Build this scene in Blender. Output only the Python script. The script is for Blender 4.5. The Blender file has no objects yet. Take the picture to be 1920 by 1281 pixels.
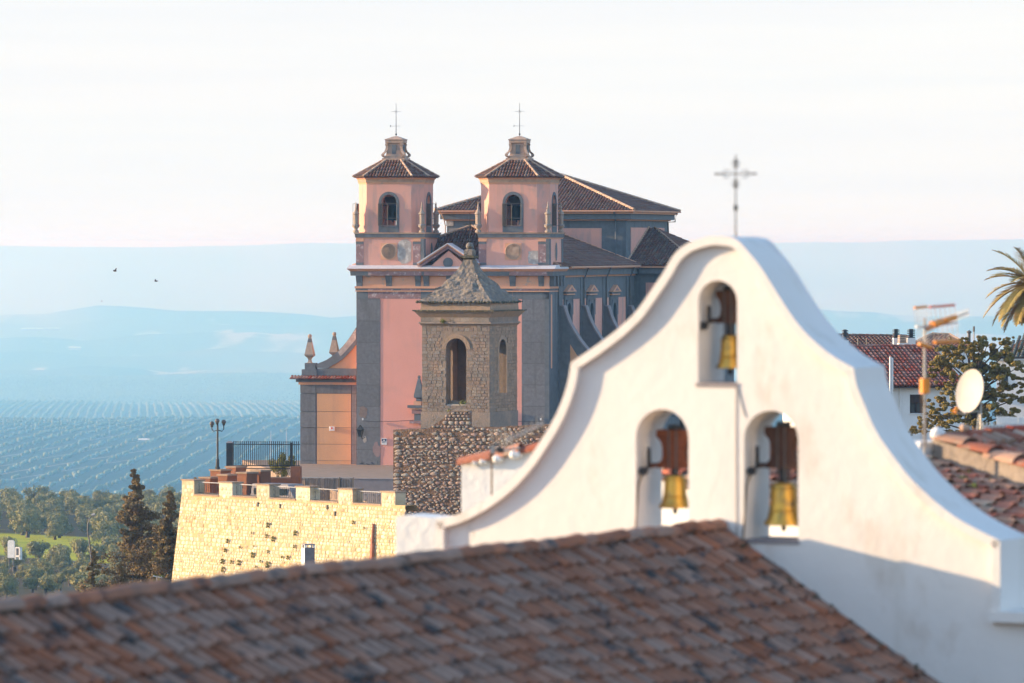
import bpy, bmesh, math, random
import numpy as np
from mathutils import Vector, Matrix, noise as mnoise
R = math.radians
random.seed(7)
SC = bpy.context.scene
COL = SC.collection

# ------------------------------------------------------------------ camera
FOC = 1920 * 200 / 36.0            # focal length in pixels of a 1920 wide frame
HZ = 460.0                          # image row of the horizon (camera is level, lens shifted down)
cam_d = bpy.data.cameras.new('camera')
cam = bpy.data.objects.new('camera', cam_d)
COL.objects.link(cam)
cam.location = (0, 0, 0)
cam.rotation_euler = (R(90), 0, 0)
cam_d.lens = 200
cam_d.sensor_width = 36
cam_d.shift_y = -(640.5 - HZ) / 1920.0
cam_d.clip_start = 1.0
cam_d.clip_end = 100000
cam_d.dof.use_dof = True
cam_d.dof.focus_distance = 372
cam_d.dof.aperture_fstop = 3.9
SC.camera = cam

# ------------------------------------------------------------------ sky, sun, exposure
SUN_EL, SUN_A = 10.5, -8.0         # elevation; angle of the sun against the picture plane (negative: beyond it)
to_sun = Vector((-math.cos(R(SUN_A)) * math.cos(R(SUN_EL)), -math.sin(R(SUN_A)) * math.cos(R(SUN_EL)), math.sin(R(SUN_EL))))
world = bpy.data.worlds.new('World')
SC.world = world
world.use_nodes = True
wn, wl = world.node_tree.nodes, world.node_tree.links
bg = wn['Background']
sky = wn.new('ShaderNodeTexSky')
sky.sky_type = 'NISHITA'
sky.sun_disc = False
sky.sun_elevation = R(SUN_EL)
sky.sun_rotation = math.atan2(to_sun.x, to_sun.y)
sky.altitude = 700
sky.air_density = 1.0
sky.dust_density = 1.2
sky.ozone_density = 1.5
wtc = wn.new('ShaderNodeTexCoord')
wmap = wn.new('ShaderNodeMapping')
wmap.inputs['Scale'].default_value = (1.0, 1.0, 9.0)
wnz = wn.new('ShaderNodeTexNoise')
wnz.inputs['Scale'].default_value = 7.0
wnz.inputs['Detail'].default_value = 6.0
wnz.inputs['Roughness'].default_value = 0.55
wrp = wn.new('ShaderNodeValToRGB')
wrp.color_ramp.elements[0].position = 0.30
wrp.color_ramp.elements[0].color = (0.97, 0.97, 0.97, 1)
wrp.color_ramp.elements[1].position = 0.62
wrp.color_ramp.elements[1].color = (1, 1, 1, 1)
wmx = wn.new('ShaderNodeMixRGB')
# thin bright veil of high cloud, streaked
wm2 = wn.new('ShaderNodeMapping'); wm2.inputs['Scale'].default_value = (1.0, 1.0, 26.0)
wl.new(wtc.outputs['Generated'], wm2.inputs['Vector'])
wn2 = wn.new('ShaderNodeTexNoise'); wn2.inputs['Scale'].default_value = 5.0; wn2.inputs['Detail'].default_value = 7.0; wn2.inputs['Roughness'].default_value = 0.6
wl.new(wm2.outputs['Vector'], wn2.inputs['Vector'])
wr2 = wn.new('ShaderNodeValToRGB')
wr2.color_ramp.elements[0].position = 0.38; wr2.color_ramp.elements[0].color = (1.74, 1.78, 1.82, 1)
wr2.color_ramp.elements[1].position = 0.60; wr2.color_ramp.elements[1].color = (1.83, 1.83, 1.82, 1)
wl.new(wn2.outputs['Fac'], wr2.inputs['Fac'])
wl.new(wr2.outputs['Color'], wmx.inputs['Color2'])
wl.new(wtc.outputs['Generated'], wmap.inputs['Vector'])
wl.new(wmap.outputs['Vector'], wnz.inputs['Vector'])
wl.new(wnz.outputs['Fac'], wrp.inputs['Fac'])
wsx = wn.new('ShaderNodeSeparateXYZ')
wl.new(wtc.outputs['Generated'], wsx.inputs[0])
wel = wn.new('ShaderNodeMapRange')
wel.inputs['From Min'].default_value = 0.06
wel.inputs['From Max'].default_value = 0.38
wel.inputs['To Min'].default_value = 1.0
wel.inputs['To Max'].default_value = 0.0
wl.new(wsx.outputs['Z'], wel.inputs['Value'])
wmu = wn.new('ShaderNodeMath'); wmu.operation = 'MULTIPLY'
wl.new(wrp.outputs['Color'], wmu.inputs[0]); wl.new(wel.outputs[0], wmu.inputs[1])
wl.new(wmu.outputs[0], wmx.inputs['Fac'])
wl.new(sky.outputs['Color'], wmx.inputs['Color1'])
wl.new(wmx.outputs['Color'], bg.inputs['Color'])
bg.inputs['Strength'].default_value = 0.15

sun_d = bpy.data.lights.new('sun', 'SUN')
sun_d.energy = 2.9
sun_d.angle = R(0.5)
sun_d.color = (1.0, 0.72, 0.43)
sun = bpy.data.objects.new('sun', sun_d)
COL.objects.link(sun)
sun.rotation_euler = to_sun.to_track_quat('Z', 'Y').to_euler()
sun.location = (-60, 0, 80)

vs = SC.view_settings
vs.view_transform = 'Standard'
vs.look = 'None'
vs.exposure = 1.84
vs.gamma = 1.0
SC.render.engine = 'CYCLES'
cy = SC.cycles
cy.use_denoising = True
cy.max_bounces = 6
cy.diffuse_bounces = 3
cy.glossy_bounces = 2
cy.transmission_bounces = 2
cy.volume_bounces = 2
cy.transparent_max_bounces = 4
cy.use_adaptive_sampling = True
cy.adaptive_threshold = 0.015
cy.sample_clamp_indirect = 8.0
cy.caustics_reflective = False
cy.caustics_refractive = False

# ------------------------------------------------------------------ materials
def mat(name, c1, c2=None, scale=1.5, rough=0.85, bump=0.0, bscale=30.0, spec=0.25, rnd=0.0, metal=0.0,
        c3=None, s3=0.5, t3=(0.58, 0.68), stretch=None, rndhue=0.0, streak=None, crack=None):
    """Principled surface: two tones by noise, an optional third tone in blotches, grain relief, per-piece variation."""
    m = bpy.data.materials.new(name)
    m.use_nodes = True
    n, l = m.node_tree.nodes, m.node_tree.links
    b = n['Principled BSDF']
    b.inputs['Roughness'].default_value = rough
    b.inputs['Metallic'].default_value = metal
    b.inputs['Specular IOR Level'].default_value = spec
    geo = n.new('ShaderNodeNewGeometry')
    pos = geo.outputs['Position']
    if stretch:
        mp = n.new('ShaderNodeMapping')
        mp.inputs['Scale'].default_value = stretch
        l.new(pos, mp.inputs['Vector'])
        pos = mp.outputs['Vector']
    nz = n.new('ShaderNodeTexNoise')
    nz.inputs['Scale'].default_value = scale
    nz.inputs['Detail'].default_value = 6
    nz.inputs['Roughness'].default_value = 0.62
    l.new(pos, nz.inputs['Vector'])
    mx = n.new('ShaderNodeMixRGB')
    mx.inputs['Color1'].default_value = (*c1, 1)
    mx.inputs['Color2'].default_value = (*(c2 or c1), 1)
    rp = n.new('ShaderNodeValToRGB')
    rp.color_ramp.elements[0].position = 0.36
    rp.color_ramp.elements[1].position = 0.64
    l.new(nz.outputs['Fac'], rp.inputs['Fac'])
    l.new(rp.outputs['Color'], mx.inputs['Fac'])
    col = mx.outputs['Color']
    if c3:
        n3 = n.new('ShaderNodeTexNoise')
        n3.inputs['Scale'].default_value = s3
        n3.inputs['Detail'].default_value = 7
        n3.inputs['Roughness'].default_value = 0.65
        l.new(pos, n3.inputs['Vector'])
        r3 = n.new('ShaderNodeValToRGB')
        r3.color_ramp.elements[0].position = t3[0]
        r3.color_ramp.elements[1].position = t3[1]
        l.new(n3.outputs['Fac'], r3.inputs['Fac'])
        m3 = n.new('ShaderNodeMixRGB')
        m3.inputs['Color2'].default_value = (*c3, 1)
        l.new(r3.outputs['Color'], m3.inputs['Fac'])
        l.new(col, m3.inputs['Color1'])
        col = m3.outputs['Color']
    if streak:
        sc, ss, s0, s1 = streak                  # rain streaks: colour, scale, thresholds
        smp_ = n.new('ShaderNodeMapping')
        smp_.inputs['Scale'].default_value = (ss, ss, ss * .09)
        l.new(geo.outputs['Position'], smp_.inputs['Vector'])
        sn = n.new('ShaderNodeTexNoise')
        sn.inputs['Scale'].default_value = 1.0
        sn.inputs['Detail'].default_value = 5
        l.new(smp_.outputs['Vector'], sn.inputs['Vector'])
        sr = n.new('ShaderNodeValToRGB')
        sr.color_ramp.elements[0].position = s0
        sr.color_ramp.elements[1].position = s1
        l.new(sn.outputs['Fac'], sr.inputs['Fac'])
        sm_ = n.new('ShaderNodeMixRGB')
        sm_.inputs['Color2'].default_value = (*sc, 1)
        sf_ = n.new('ShaderNodeMath'); sf_.operation = 'MULTIPLY'; sf_.inputs[1].default_value = .75
        l.new(sr.outputs['Color'], sf_.inputs[0]); l.new(sf_.outputs[0], sm_.inputs['Fac'])
        l.new(col, sm_.inputs['Color1'])
        col = sm_.outputs['Color']
    if crack:
        kc, ks = crack                           # hairline cracks: colour, scale
        wn0 = n.new('ShaderNodeTexNoise'); wn0.inputs['Scale'].default_value = ks * 2.2; wn0.inputs['Detail'].default_value = 4
        l.new(geo.outputs['Position'], wn0.inputs['Vector'])
        wa = n.new('ShaderNodeVectorMath'); wa.operation = 'MULTIPLY_ADD'
        l.new(wn0.outputs['Color'], wa.inputs[0]); wa.inputs[1].default_value = (.5 / ks,) * 3; l.new(geo.outputs['Position'], wa.inputs[2])
        vo_ = n.new('ShaderNodeTexVoronoi'); vo_.feature = 'DISTANCE_TO_EDGE'; vo_.inputs['Scale'].default_value = ks
        l.new(wa.outputs[0], vo_.inputs['Vector'])
        cr_ = n.new('ShaderNodeMapRange'); cr_.inputs['From Min'].default_value = .002; cr_.inputs['From Max'].default_value = .008
        cr_.inputs['To Min'].default_value = 1; cr_.inputs['To Max'].default_value = 0
        l.new(vo_.outputs['Distance'], cr_.inputs['Value'])
        cn = n.new('ShaderNodeTexNoise'); cn.inputs['Scale'].default_value = ks * .9
        l.new(geo.outputs['Position'], cn.inputs['Vector'])
        cq = n.new('ShaderNodeMapRange'); cq.inputs['From Min'].default_value = .56; cq.inputs['From Max'].default_value = .66
        l.new(cn.outputs['Fac'], cq.inputs['Value'])
        cm = n.new('ShaderNodeMath'); cm.operation = 'MULTIPLY'
        l.new(cr_.outputs[0], cm.inputs[0]); l.new(cq.outputs[0], cm.inputs[1])
        cx2 = n.new('ShaderNodeMixRGB'); cx2.inputs['Color2'].default_value = (*kc, 1)
        l.new(cm.outputs[0], cx2.inputs['Fac']); l.new(col, cx2.inputs['Color1'])
        col = cx2.outputs['Color']
    if rnd or rndhue:
        oi = n.new('ShaderNodeObjectInfo')
        ad = n.new('ShaderNodeMath'); ad.operation = 'ADD'
        l.new(oi.outputs['Random'], ad.inputs[0])
        l.new(geo.outputs['Random Per Island'], ad.inputs[1])
        fr = n.new('ShaderNodeMath'); fr.operation = 'FRACT'
        l.new(ad.outputs[0], fr.inputs[0])
        hs = n.new('ShaderNodeHueSaturation')
        mr = n.new('ShaderNodeMapRange')
        mr.inputs['To Min'].default_value = 1 - rnd
        mr.inputs['To Max'].default_value = 1 + rnd
        l.new(fr.outputs[0], mr.inputs['Value'])
        l.new(mr.outputs[0], hs.inputs['Value'])
        if rndhue:
            m7 = n.new('ShaderNodeMath'); m7.operation = 'MULTIPLY'; m7.inputs[1].default_value = 7.31
            f7 = n.new('ShaderNodeMath'); f7.operation = 'FRACT'
            l.new(fr.outputs[0], m7.inputs[0]); l.new(m7.outputs[0], f7.inputs[0])
            mh = n.new('ShaderNodeMapRange')
            mh.inputs['To Min'].default_value = 0.5 - rndhue
            mh.inputs['To Max'].default_value = 0.5 + rndhue
            l.new(f7.outputs[0], mh.inputs['Value'])
            l.new(mh.outputs[0], hs.inputs['Hue'])
            ms = n.new('ShaderNodeMapRange')
            ms.inputs['To Min'].default_value = 1.2
            ms.inputs['To Max'].default_value = 0.72
            l.new(f7.outputs[0], ms.inputs['Value'])
            l.new(ms.outputs[0], hs.inputs['Saturation'])
        l.new(col, hs.inputs['Color'])
        col = hs.outputs['Color']
    l.new(col, b.inputs['Base Color'])
    if bump:
        bn = n.new('ShaderNodeTexNoise')
        bn.inputs['Scale'].default_value = bscale
        bn.inputs['Detail'].default_value = 5
        l.new(geo.outputs['Position'], bn.inputs['Vector'])
        bp = n.new('ShaderNodeBump')
        bp.inputs['Strength'].default_value = 1.0
        bp.inputs['Distance'].default_value = bump
        l.new(bn.outputs['Fac'], bp.inputs['Height'])
        l.new(bp.outputs['Normal'], b.inputs['Normal'])
    return m

M = {}
M['white'] = mat('whitewash', (.80, .79, .77), (.76, .745, .72), scale=1.2, rough=.9, bump=.012, bscale=9, c3=(.68, .65, .61), s3=1.6, t3=(.60, .76), stretch=(1, 1, .45))
M['gable'] = mat('gable_whitewash', (.745, .71, .67), (.71, .675, .635), scale=1.1, rough=.92, bump=.005, bscale=9, c3=(.55, .48, .41), s3=1.9, t3=(.56, .78), stretch=(1, 1, .5), streak=((.60, .56, .50), 3.2, .60, .76), crack=((.60, .57, .53), .8))
M['white_plain'] = mat('white_paint', (.78, .77, .75), (.70, .69, .67), scale=2, rough=.8)
M['pink'] = mat('pink_render', (.80, .365, .285), (.76, .345, .265), scale=.5, rough=.92, bump=.01, bscale=14, c3=(.68, .34, .27), s3=.45, t3=(.54, .70), streak=((.62, .33, .27), 1.6, .58, .74))
M['pink_worn'] = mat('pink_tower_render', (.74, .38, .285), (.67, .355, .285), scale=.9, rough=.92, bump=.012, bscale=12, c3=(.52, .34, .28), s3=.9, t3=(.53, .66), stretch=(1, 1, .5), streak=((.48, .31, .26), 2.2, .56, .70))
M['orange'] = mat('ochre_render', (.64, .35, .19), (.59, .325, .18), scale=.8, rough=.92, bump=.008, bscale=14, streak=((.50, .29, .18), 1.8, .56, .72))
M['peach'] = mat('peach_moulding', (.70, .36, .22), (.66, .35, .22), scale=3, rough=.88, bump=.01, bscale=20, c3=(.42, .33, .26), s3=2.2, t3=(.58, .66))
M['grey'] = mat('grey_cement_panel', (.195, .19, .195), (.155, .15, .155), scale=5, rough=.9, bump=.006, bscale=60, rnd=.08, streak=((.12, .115, .115), 2.0, .55, .70))
M['grey_plain'] = mat('grey_cement', (.168, .177, .187), (.134, .142, .151), scale=2.5, rough=.9, bump=.006, bscale=40, streak=((.10, .105, .11), 1.6, .55, .70))
M['mauve'] = mat('worn_mauve_plaster', (.34, .20, .19), (.26, .17, .17), scale=3, rough=.95, bump=.02, bscale=25, c3=(.50, .40, .38), s3=3.5, t3=(.55, .62))
M['bare'] = mat('bare_plaster', (.44, .40, .37), (.36, .31, .28), scale=4, rough=.95, bump=.03, bscale=18, c3=(.56, .52, .48), s3=3, t3=(.5, .6))
M['roundel'] = mat('roundel_plaster', (.30, .26, .235), (.25, .22, .20), scale=3, rough=.95, bump=.015, bscale=30, c3=(.40, .36, .33), s3=4, t3=(.58, .66))
M['finial'] = mat('weathered_finial_stone', (.42, .33, .26), (.34, .27, .22), scale=5, rough=.95)
M['lead'] = mat('pale_lead_flashing', (.62, .60, .62), (.52, .50, .52), scale=1.3, rough=.7)
M['tile_dark'] = mat('dark_roof_tile', (.20, .105, .072), (.14, .08, .06), scale=1.2, rough=.9, rnd=.22, rndhue=.012)
M['tile_red'] = mat('red_roof_tile', (.34, .125, .075), (.24, .09, .06), scale=1.5, rough=.9, rnd=.25, rndhue=.012)
M['tile_ridge'] = mat('pale_ridge_tile', (.52, .36, .25), (.42, .27, .19), scale=3, rough=.9, rnd=.15)
M['tile_old'] = mat('weathered_clay_tile', (.335, .165, .105), (.25, .135, .092), scale=5, rough=.92, bump=.008, bscale=50, rnd=.17, rndhue=.007, c3=(.075, .068, .068), s3=3.4, t3=(.545, .64))
M['tile_pan'] = mat('weathered_channel_tile', (.22, .12, .085), (.13, .085, .07), scale=5, rough=.95, rnd=.2, c3=(.05, .045, .04), s3=3, t3=(.5, .62))
M['tile_warm'] = mat('orange_clay_tile', (.42, .20, .125), (.33, .17, .115), scale=4, rough=.92, bump=.008, bscale=40, rnd=.28, rndhue=.02, c3=(.30, .25, .19), s3=5, t3=(.56, .64))  # orange clay, blotched and varied from piece to piece
M['mortar'] = mat('lime_mortar', (.46, .41, .36), (.36, .32, .28), scale=8, rough=.95, bump=.02, bscale=30)
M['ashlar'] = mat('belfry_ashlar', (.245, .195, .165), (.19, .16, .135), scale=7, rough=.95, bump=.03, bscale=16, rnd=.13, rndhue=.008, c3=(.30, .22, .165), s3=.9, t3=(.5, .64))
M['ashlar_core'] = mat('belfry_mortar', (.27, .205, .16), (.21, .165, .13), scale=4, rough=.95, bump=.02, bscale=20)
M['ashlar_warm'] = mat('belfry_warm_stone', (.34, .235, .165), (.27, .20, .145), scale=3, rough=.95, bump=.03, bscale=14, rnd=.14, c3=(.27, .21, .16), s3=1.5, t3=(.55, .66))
M['spire'] = mat('lichened_spire_stone', (.20, .17, .145), (.145, .125, .105), scale=5, rough=.97, bump=.16, bscale=4.0, c3=(.27, .22, .17), s3=2.2, t3=(.52, .62))
M['moss'] = mat('mossy_stone', (.12, .105, .07), (.075, .07, .05), scale=6, rough=1, bump=.05, bscale=12, c3=(.30, .24, .15), s3=5, t3=(.56, .62))
M['rubble'] = mat('rubble_stone', (.44, .34, .27), (.33, .25, .195), scale=9, rough=.95, bump=.02, bscale=30, rnd=.30, rndhue=.025)
M['rubble_core'] = mat('rubble_mortar', (.235, .145, .095), (.175, .105, .07), scale=5, rough=1, bump=.05, bscale=10, c3=(.33, .21, .13), s3=2, t3=(.55, .66))
M['fort'] = mat('rampart_stone', (.52, .42, .26), (.63, .545, .40), scale=2.2, rough=.95, bump=.02, bscale=18, rnd=.22, rndhue=.02, c3=(.40, .27, .11), s3=.9, t3=(.55, .75))
M['fort_core'] = mat('rampart_mortar', (.52, .39, .21), (.46, .32, .16), scale=3, rough=.97, bump=.03, bscale=12)
M['brick_brown'] = mat('brown_terrace_stone', (.24, .10, .055), (.19, .085, .05), scale=4, rough=.95, bump=.02, bscale=20, rnd=.12)
M['iron'] = mat('dark_iron', (.028, .03, .032), (.045, .04, .036), scale=12, rough=.6, spec=.4)
M['iron_grey'] = mat('grey_iron', (.13, .12, .11), (.10, .09, .085), scale=12, rough=.55, spec=.4)
M['steel'] = mat('galvanised_steel', (.42, .39, .36), (.33, .31, .29), scale=8, rough=.45, spec=.5, metal=.4)
M['brass'] = mat('bell_bronze', (.62, .38, .075), (.52, .31, .07), scale=6, rough=.42, metal=.8, spec=.5, c3=(.22, .17, .09), s3=9, t3=(.50, .66))
M['bell_dark'] = mat('dark_bell_metal', (.045, .042, .036), (.03, .03, .028), scale=6, rough=.55, metal=.3)
M['yoke_dark'] = mat('dark_yoke_wood', (.11, .055, .035), (.07, .035, .025), scale=7, rough=.7)
M['dish'] = mat('dish_paint', (.50, .46, .42), (.44, .40, .36), scale=3, rough=.6)
M['lantern_stone'] = mat('lantern_stone', (.52, .35, .25), (.42, .29, .22), scale=3, rough=.95, c3=(.30, .24, .20), s3=3, t3=(.52, .64))
M['yoke'] = mat('yoke_wood', (.20, .065, .028), (.12, .04, .02), scale=7, rough=.7, stretch=(1, 1, 6))
M['rope'] = mat('rope_fibre', (.20, .13, .08), (.15, .09, .05), scale=30, rough=1)
M['black'] = mat('opening_dark', (.012, .014, .016), rough=.5)
M['glass'] = mat('window_glass', (.02, .03, .035), (.03, .04, .045), scale=1, rough=.12, spec=.6)
M['orange_plastic'] = mat('orange_plastic', (.80, .27, .02), (.74, .24, .02), scale=6, rough=.45, spec=.4)
M['red_plastic'] = mat('red_plastic', (.70, .10, .04), rough=.4)
M['wood_dark'] = mat('brown_shutter', (.075, .045, .04), (.055, .035, .03), scale=5, rough=.8)
M['door_wood'] = mat('weathered_shutter_wood', (.16, .115, .085), (.08, .06, .05), scale=14, rough=.9, stretch=(6, 6, .6))
M['conifer'] = mat('conifer_needles', (.15, .11, .045), (.20, .13, .055), scale=.9, rough=.9, rnd=.35)
M['cedar'] = mat('cedar_needles', (.20, .16, .045), (.28, .20, .055), scale=1.1, rough=.9, rnd=.35)
M['olive'] = mat('olive_leaves', (.21, .20, .075), (.29, .255, .105), scale=.25, rough=.85, rnd=.28)
M['olive_far'] = mat('far_olive_leaves', (.10, .135, .08), (.145, .17, .10), scale=.02, rough=.9, rnd=.25)
M['bark'] = mat('bark', (.14, .10, .07), (.09, .065, .05), scale=3, rough=.95)
M['shrub'] = mat('yellow_green_shrub', (.22, .19, .03), (.15, .15, .03), scale=1.5, rough=.9, rnd=.3)
M['weed'] = mat('wall_weed', (.24, .24, .06), (.16, .17, .05), scale=6, rough=.95, rnd=.3)
M['palm'] = mat('palm_leaf', (.27, .21, .06), (.34, .24, .07), scale=1.2, rough=.75, rnd=.25)
M['palm_old'] = mat('dry_palm_leaf', (.36, .20, .09), (.28, .16, .08), scale=2, rough=.9, rnd=.2)
M['feather'] = mat('dark_feather', (.05, .04, .045), (.09, .06, .06), scale=8, rough=.8)
M['corrugated'] = mat('weathered_metal_sheet', (.26, .22, .19), (.15, .12, .105), scale=3, rough=.8, stretch=(3, 3, .3))
M['concrete'] = mat('grey_concrete', (.30, .27, .27), (.25, .22, .225), scale=1.5, rough=.95, bump=.01, bscale=20)
M['paving'] = mat('terrace_paving', (.28, .20, .15), (.22, .16, .12), scale=1, rough=.95)
M['tree_bare'] = mat('bare_twigs', (.17, .105, .085), (.13, .085, .07), scale=2, rough=1)

# ------------------------------------------------------------------ mesh helpers
class MB:
    """Collects simple shapes and links them as one mesh object."""
    def __init__(s, xf=None):
        s.v, s.f, s.xf = [], [], xf
    def add(s, verts, faces):
        k = len(s.v)
        if s.xf:
            verts = [s.xf(*p) for p in verts]
        s.v.extend([tuple(p) for p in verts])
        s.f.extend([tuple(i + k for i in f) for f in faces])
        return s
    def box(s, a, b):
        (x0, y0, z0), (x1, y1, z1) = a, b
        return s.add([(x0, y0, z0), (x1, y0, z0), (x1, y1, z0), (x0, y1, z0), (x0, y0, z1), (x1, y0, z1), (x1, y1, z1), (x0, y1, z1)],
                     [(0, 3, 2, 1), (4, 5, 6, 7), (0, 1, 5, 4), (1, 2, 6, 5), (2, 3, 7, 6), (3, 0, 4, 7)])
    def prism(s, poly, y0, y1):
        """poly in (x, z), extruded along y"""
        n = len(poly)
        vv = [(p[0], y0, p[1]) for p in poly] + [(p[0], y1, p[1]) for p in poly]
        ff = [tuple(range(n)), tuple(range(2 * n - 1, n - 1, -1))] + [(i, i + n, (i + 1) % n + n, (i + 1) % n) for i in range(n)]
        return s.add(vv, ff)
    def prism_z(s, poly, z0, z1, top=None):
        """poly in (x, y), from z0 to z1; top: another outline of the same length"""
        n = len(poly)
        t = top or poly
        vv = [(p[0], p[1], z0) for p in poly] + [(p[0], p[1], z1) for p in t]
        ff = [tuple(range(n - 1, -1, -1)), tuple(range(n, 2 * n))] + [(i, (i + 1) % n, (i + 1) % n + n, i + n) for i in range(n)]
        return s.add(vv, ff)
    def rings(s, rings, cap=True, closed=True):
        n = len(rings[0])
        vv = [p for r in rings for p in r]
        ff = []
        for k in range(len(rings) - 1):
            for i in range(n if closed else n - 1):
                j = (i + 1) % n
                ff.append((k * n + i, k * n + j, (k + 1) * n + j, (k + 1) * n + i))
        if cap:
            ff.append(tuple(range(n - 1, -1, -1)))
            ff.append(tuple((len(rings) - 1) * n + i for i in range(n)))
        return s.add(vv, ff)
    def lathe(s, prof, c=(0, 0, 0), n=10):
        rs = []
        for r, z in prof:
            rs.append([(c[0] + max(r, 1e-4) * math.cos(2 * math.pi * i / n), c[1] + max(r, 1e-4) * math.sin(2 * math.pi * i / n), c[2] + z) for i in range(n)])
        return s.rings(rs)
    def sq(s, prof, c=(0, 0, 0)):
        """square section profile of (half width, z)"""
        return s.rings([[(c[0] - r, c[1] - r, c[2] + z), (c[0] + r, c[1] - r, c[2] + z), (c[0] + r, c[1] + r, c[2] + z), (c[0] - r, c[1] + r, c[2] + z)] for r, z in prof])
    def tube(s, pts, r, n=6):
        pts = [Vector(p) for p in pts]
        rs = []
        for i, p in enumerate(pts):
            d = (pts[min(i + 1, len(pts) - 1)] - pts[max(i - 1, 0)]).normalized()
            a = Vector((0, 0, 1)) if abs(d.z) < .9 else Vector((1, 0, 0))
            x = d.cross(a).normalized(); y = d.cross(x)
            rr = r[i] if isinstance(r, (list, tuple)) else r
            rs.append([tuple(p + (x * math.cos(2 * math.pi * k / n) + y * math.sin(2 * math.pi * k / n)) * rr) for k in range(n)])
        return s.rings(rs)
    def ball(s, c, r, n=10, sz=1.0):
        return s.lathe([(r * math.sin(math.pi * k / 8), -r * sz * math.cos(math.pi * k / 8)) for k in range(9)], c, n)
    def slab(s, us, top, bottom, t0, t1, holes=()):
        """vertical slab along x between y=t0 and t1; top(u) its upper line; holes: (ua, ub, wbottom, wtop(u))"""
        eps = 1e-6
        us = sorted(set(round(u, 5) for u in list(us) + [h[0] for h in holes] + [h[1] for h in holes]))
        def hole_at(a, b):
            m = (a + b) / 2
            return [h for h in holes if h[0] - eps < m < h[1] + eps]
        def quad(p):
            s.add(p, [(0, 1, 2, 3)])
        for a, b in zip(us[:-1], us[1:]):
            hs = sorted(hole_at(a, b), key=lambda h: h[2])
            za, zb = bottom, bottom
            segs = []
            for h in hs:
                segs.append((za, zb, h[2], h[2]))
                za, zb = h[3](a), h[3](b)
                quad([(a, t0, h[2]), (b, t0, h[2]), (b, t1, h[2]), (a, t1, h[2])])
                quad([(a, t0, za), (b, t0, zb), (b, t1, zb), (a, t1, za)])
            segs.append((za, zb, top(a), top(b)))
            for (p, q, r_, t_) in segs:
                quad([(a, t0, p), (b, t0, q), (b, t0, t_), (a, t0, r_)])
                quad([(a, t1, p), (b, t1, q), (b, t1, t_), (a, t1, r_)])
            quad([(a, t0, top(a)), (b, t0, top(b)), (b, t1, top(b)), (a, t1, top(a))])
            quad([(a, t0, bottom), (b, t0, bottom), (b, t1, bottom), (a, t1, bottom)])
        for h in holes:
            for u in (h[0], h[1]):
                quad([(u, t0, h[2]), (u, t1, h[2]), (u, t1, h[3](u)), (u, t0, h[3](u))])
        for u in (us[0], us[-1]):
            quad([(u, t0, bottom), (u, t1, bottom), (u, t1, top(u)), (u, t0, top(u))])
        return s
    def mesh(s, name, weld=True):
        me = bpy.data.meshes.new(name)
        me.from_pydata(s.v, [], s.f)
        bm = bmesh.new(); bm.from_mesh(me)
        if weld:
            bmesh.ops.remove_doubles(bm, verts=bm.verts, dist=1e-5)
        bmesh.ops.recalc_face_normals(bm, faces=bm.faces)
        bm.to_mesh(me); bm.free()
        return me
    def build(s, name, m, parent=None, smooth=False, weld=True, kind=None):
        me = s.mesh(name, weld)
        me.materials.append(M[m] if isinstance(m, str) else m)
        if smooth:
            me.polygons.foreach_set('use_smooth', [True] * len(me.polygons))
            try:
                me.set_sharp_from_angle(angle=R(38))
            except Exception:
                pass
        return link(name, me, parent, kind)

def link(name, me, parent=None, kind=None):
    o = bpy.data.objects.new(name, me)
    COL.objects.link(o)
    if parent:
        o.parent = parent
    if kind:
        o['kind'] = kind
    return o

def tag(o, label=None, cat=None, group=None, kind=None):
    if label: o['label'] = label
    if cat: o['category'] = cat
    if group: o['group'] = group
    if kind: o['kind'] = kind
    return o

def empty(name, loc, rz=0.0, label=None, cat=None, group=None):
    o = bpy.data.objects.new(name, None)
    COL.objects.link(o)
    o.location = loc
    o.rotation_euler = (0, 0, rz)
    o.empty_display_size = .3
    return tag(o, label, cat, group)

def copy_tree(o, parent=None):
    c = o.copy()
    COL.objects.link(c)
    c.parent = parent
    for ch in list(o.children):
        copy_tree(ch, c)
    return c

def P(px, py, Y):
    """world point seen at image place (px, py) at distance Y"""
    return Vector(((px - 960) / FOC * Y, Y, (HZ - py) / FOC * Y))

class Frame:
    """a building's own axes: u along its front, v inwards, w up; turned by ang degrees so that its front looks to the left of the camera"""
    def __init__(s, px, py, Y, ang):
        s.o = P(px, py, Y)
        s.a = R(ang)
        s.c, s.s = math.cos(s.a), math.sin(s.a)
    def u(s, px, v=0.0):
        k = (px - 960) / FOC
        return (k * (s.o.y + v * s.c) - s.o.x - v * s.s) / (s.c + k * s.s)
    def v(s, px, u):
        k = (px - 960) / FOC
        return (k * (s.o.y - u * s.s) - s.o.x - u * s.c) / (s.s - k * s.c)
    def w(s, py, u=0.0, v=0.0):
        return (HZ - py) / FOC * (s.o.y - u * s.s + v * s.c) - s.o.z
    def empty(s, name, label, cat, group=None, du=0, dv=0, dw=0):
        loc = s.o + Vector((du * s.c + dv * s.s, -du * s.s + dv * s.c, dw))
        return empty(name, loc, -s.a, label, cat, group)

def interp(pts):
    xs = [p[0] for p in pts]; ys = [p[1] for p in pts]
    def f(x):
        return float(np.interp(x, xs, ys))
    return f

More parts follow.
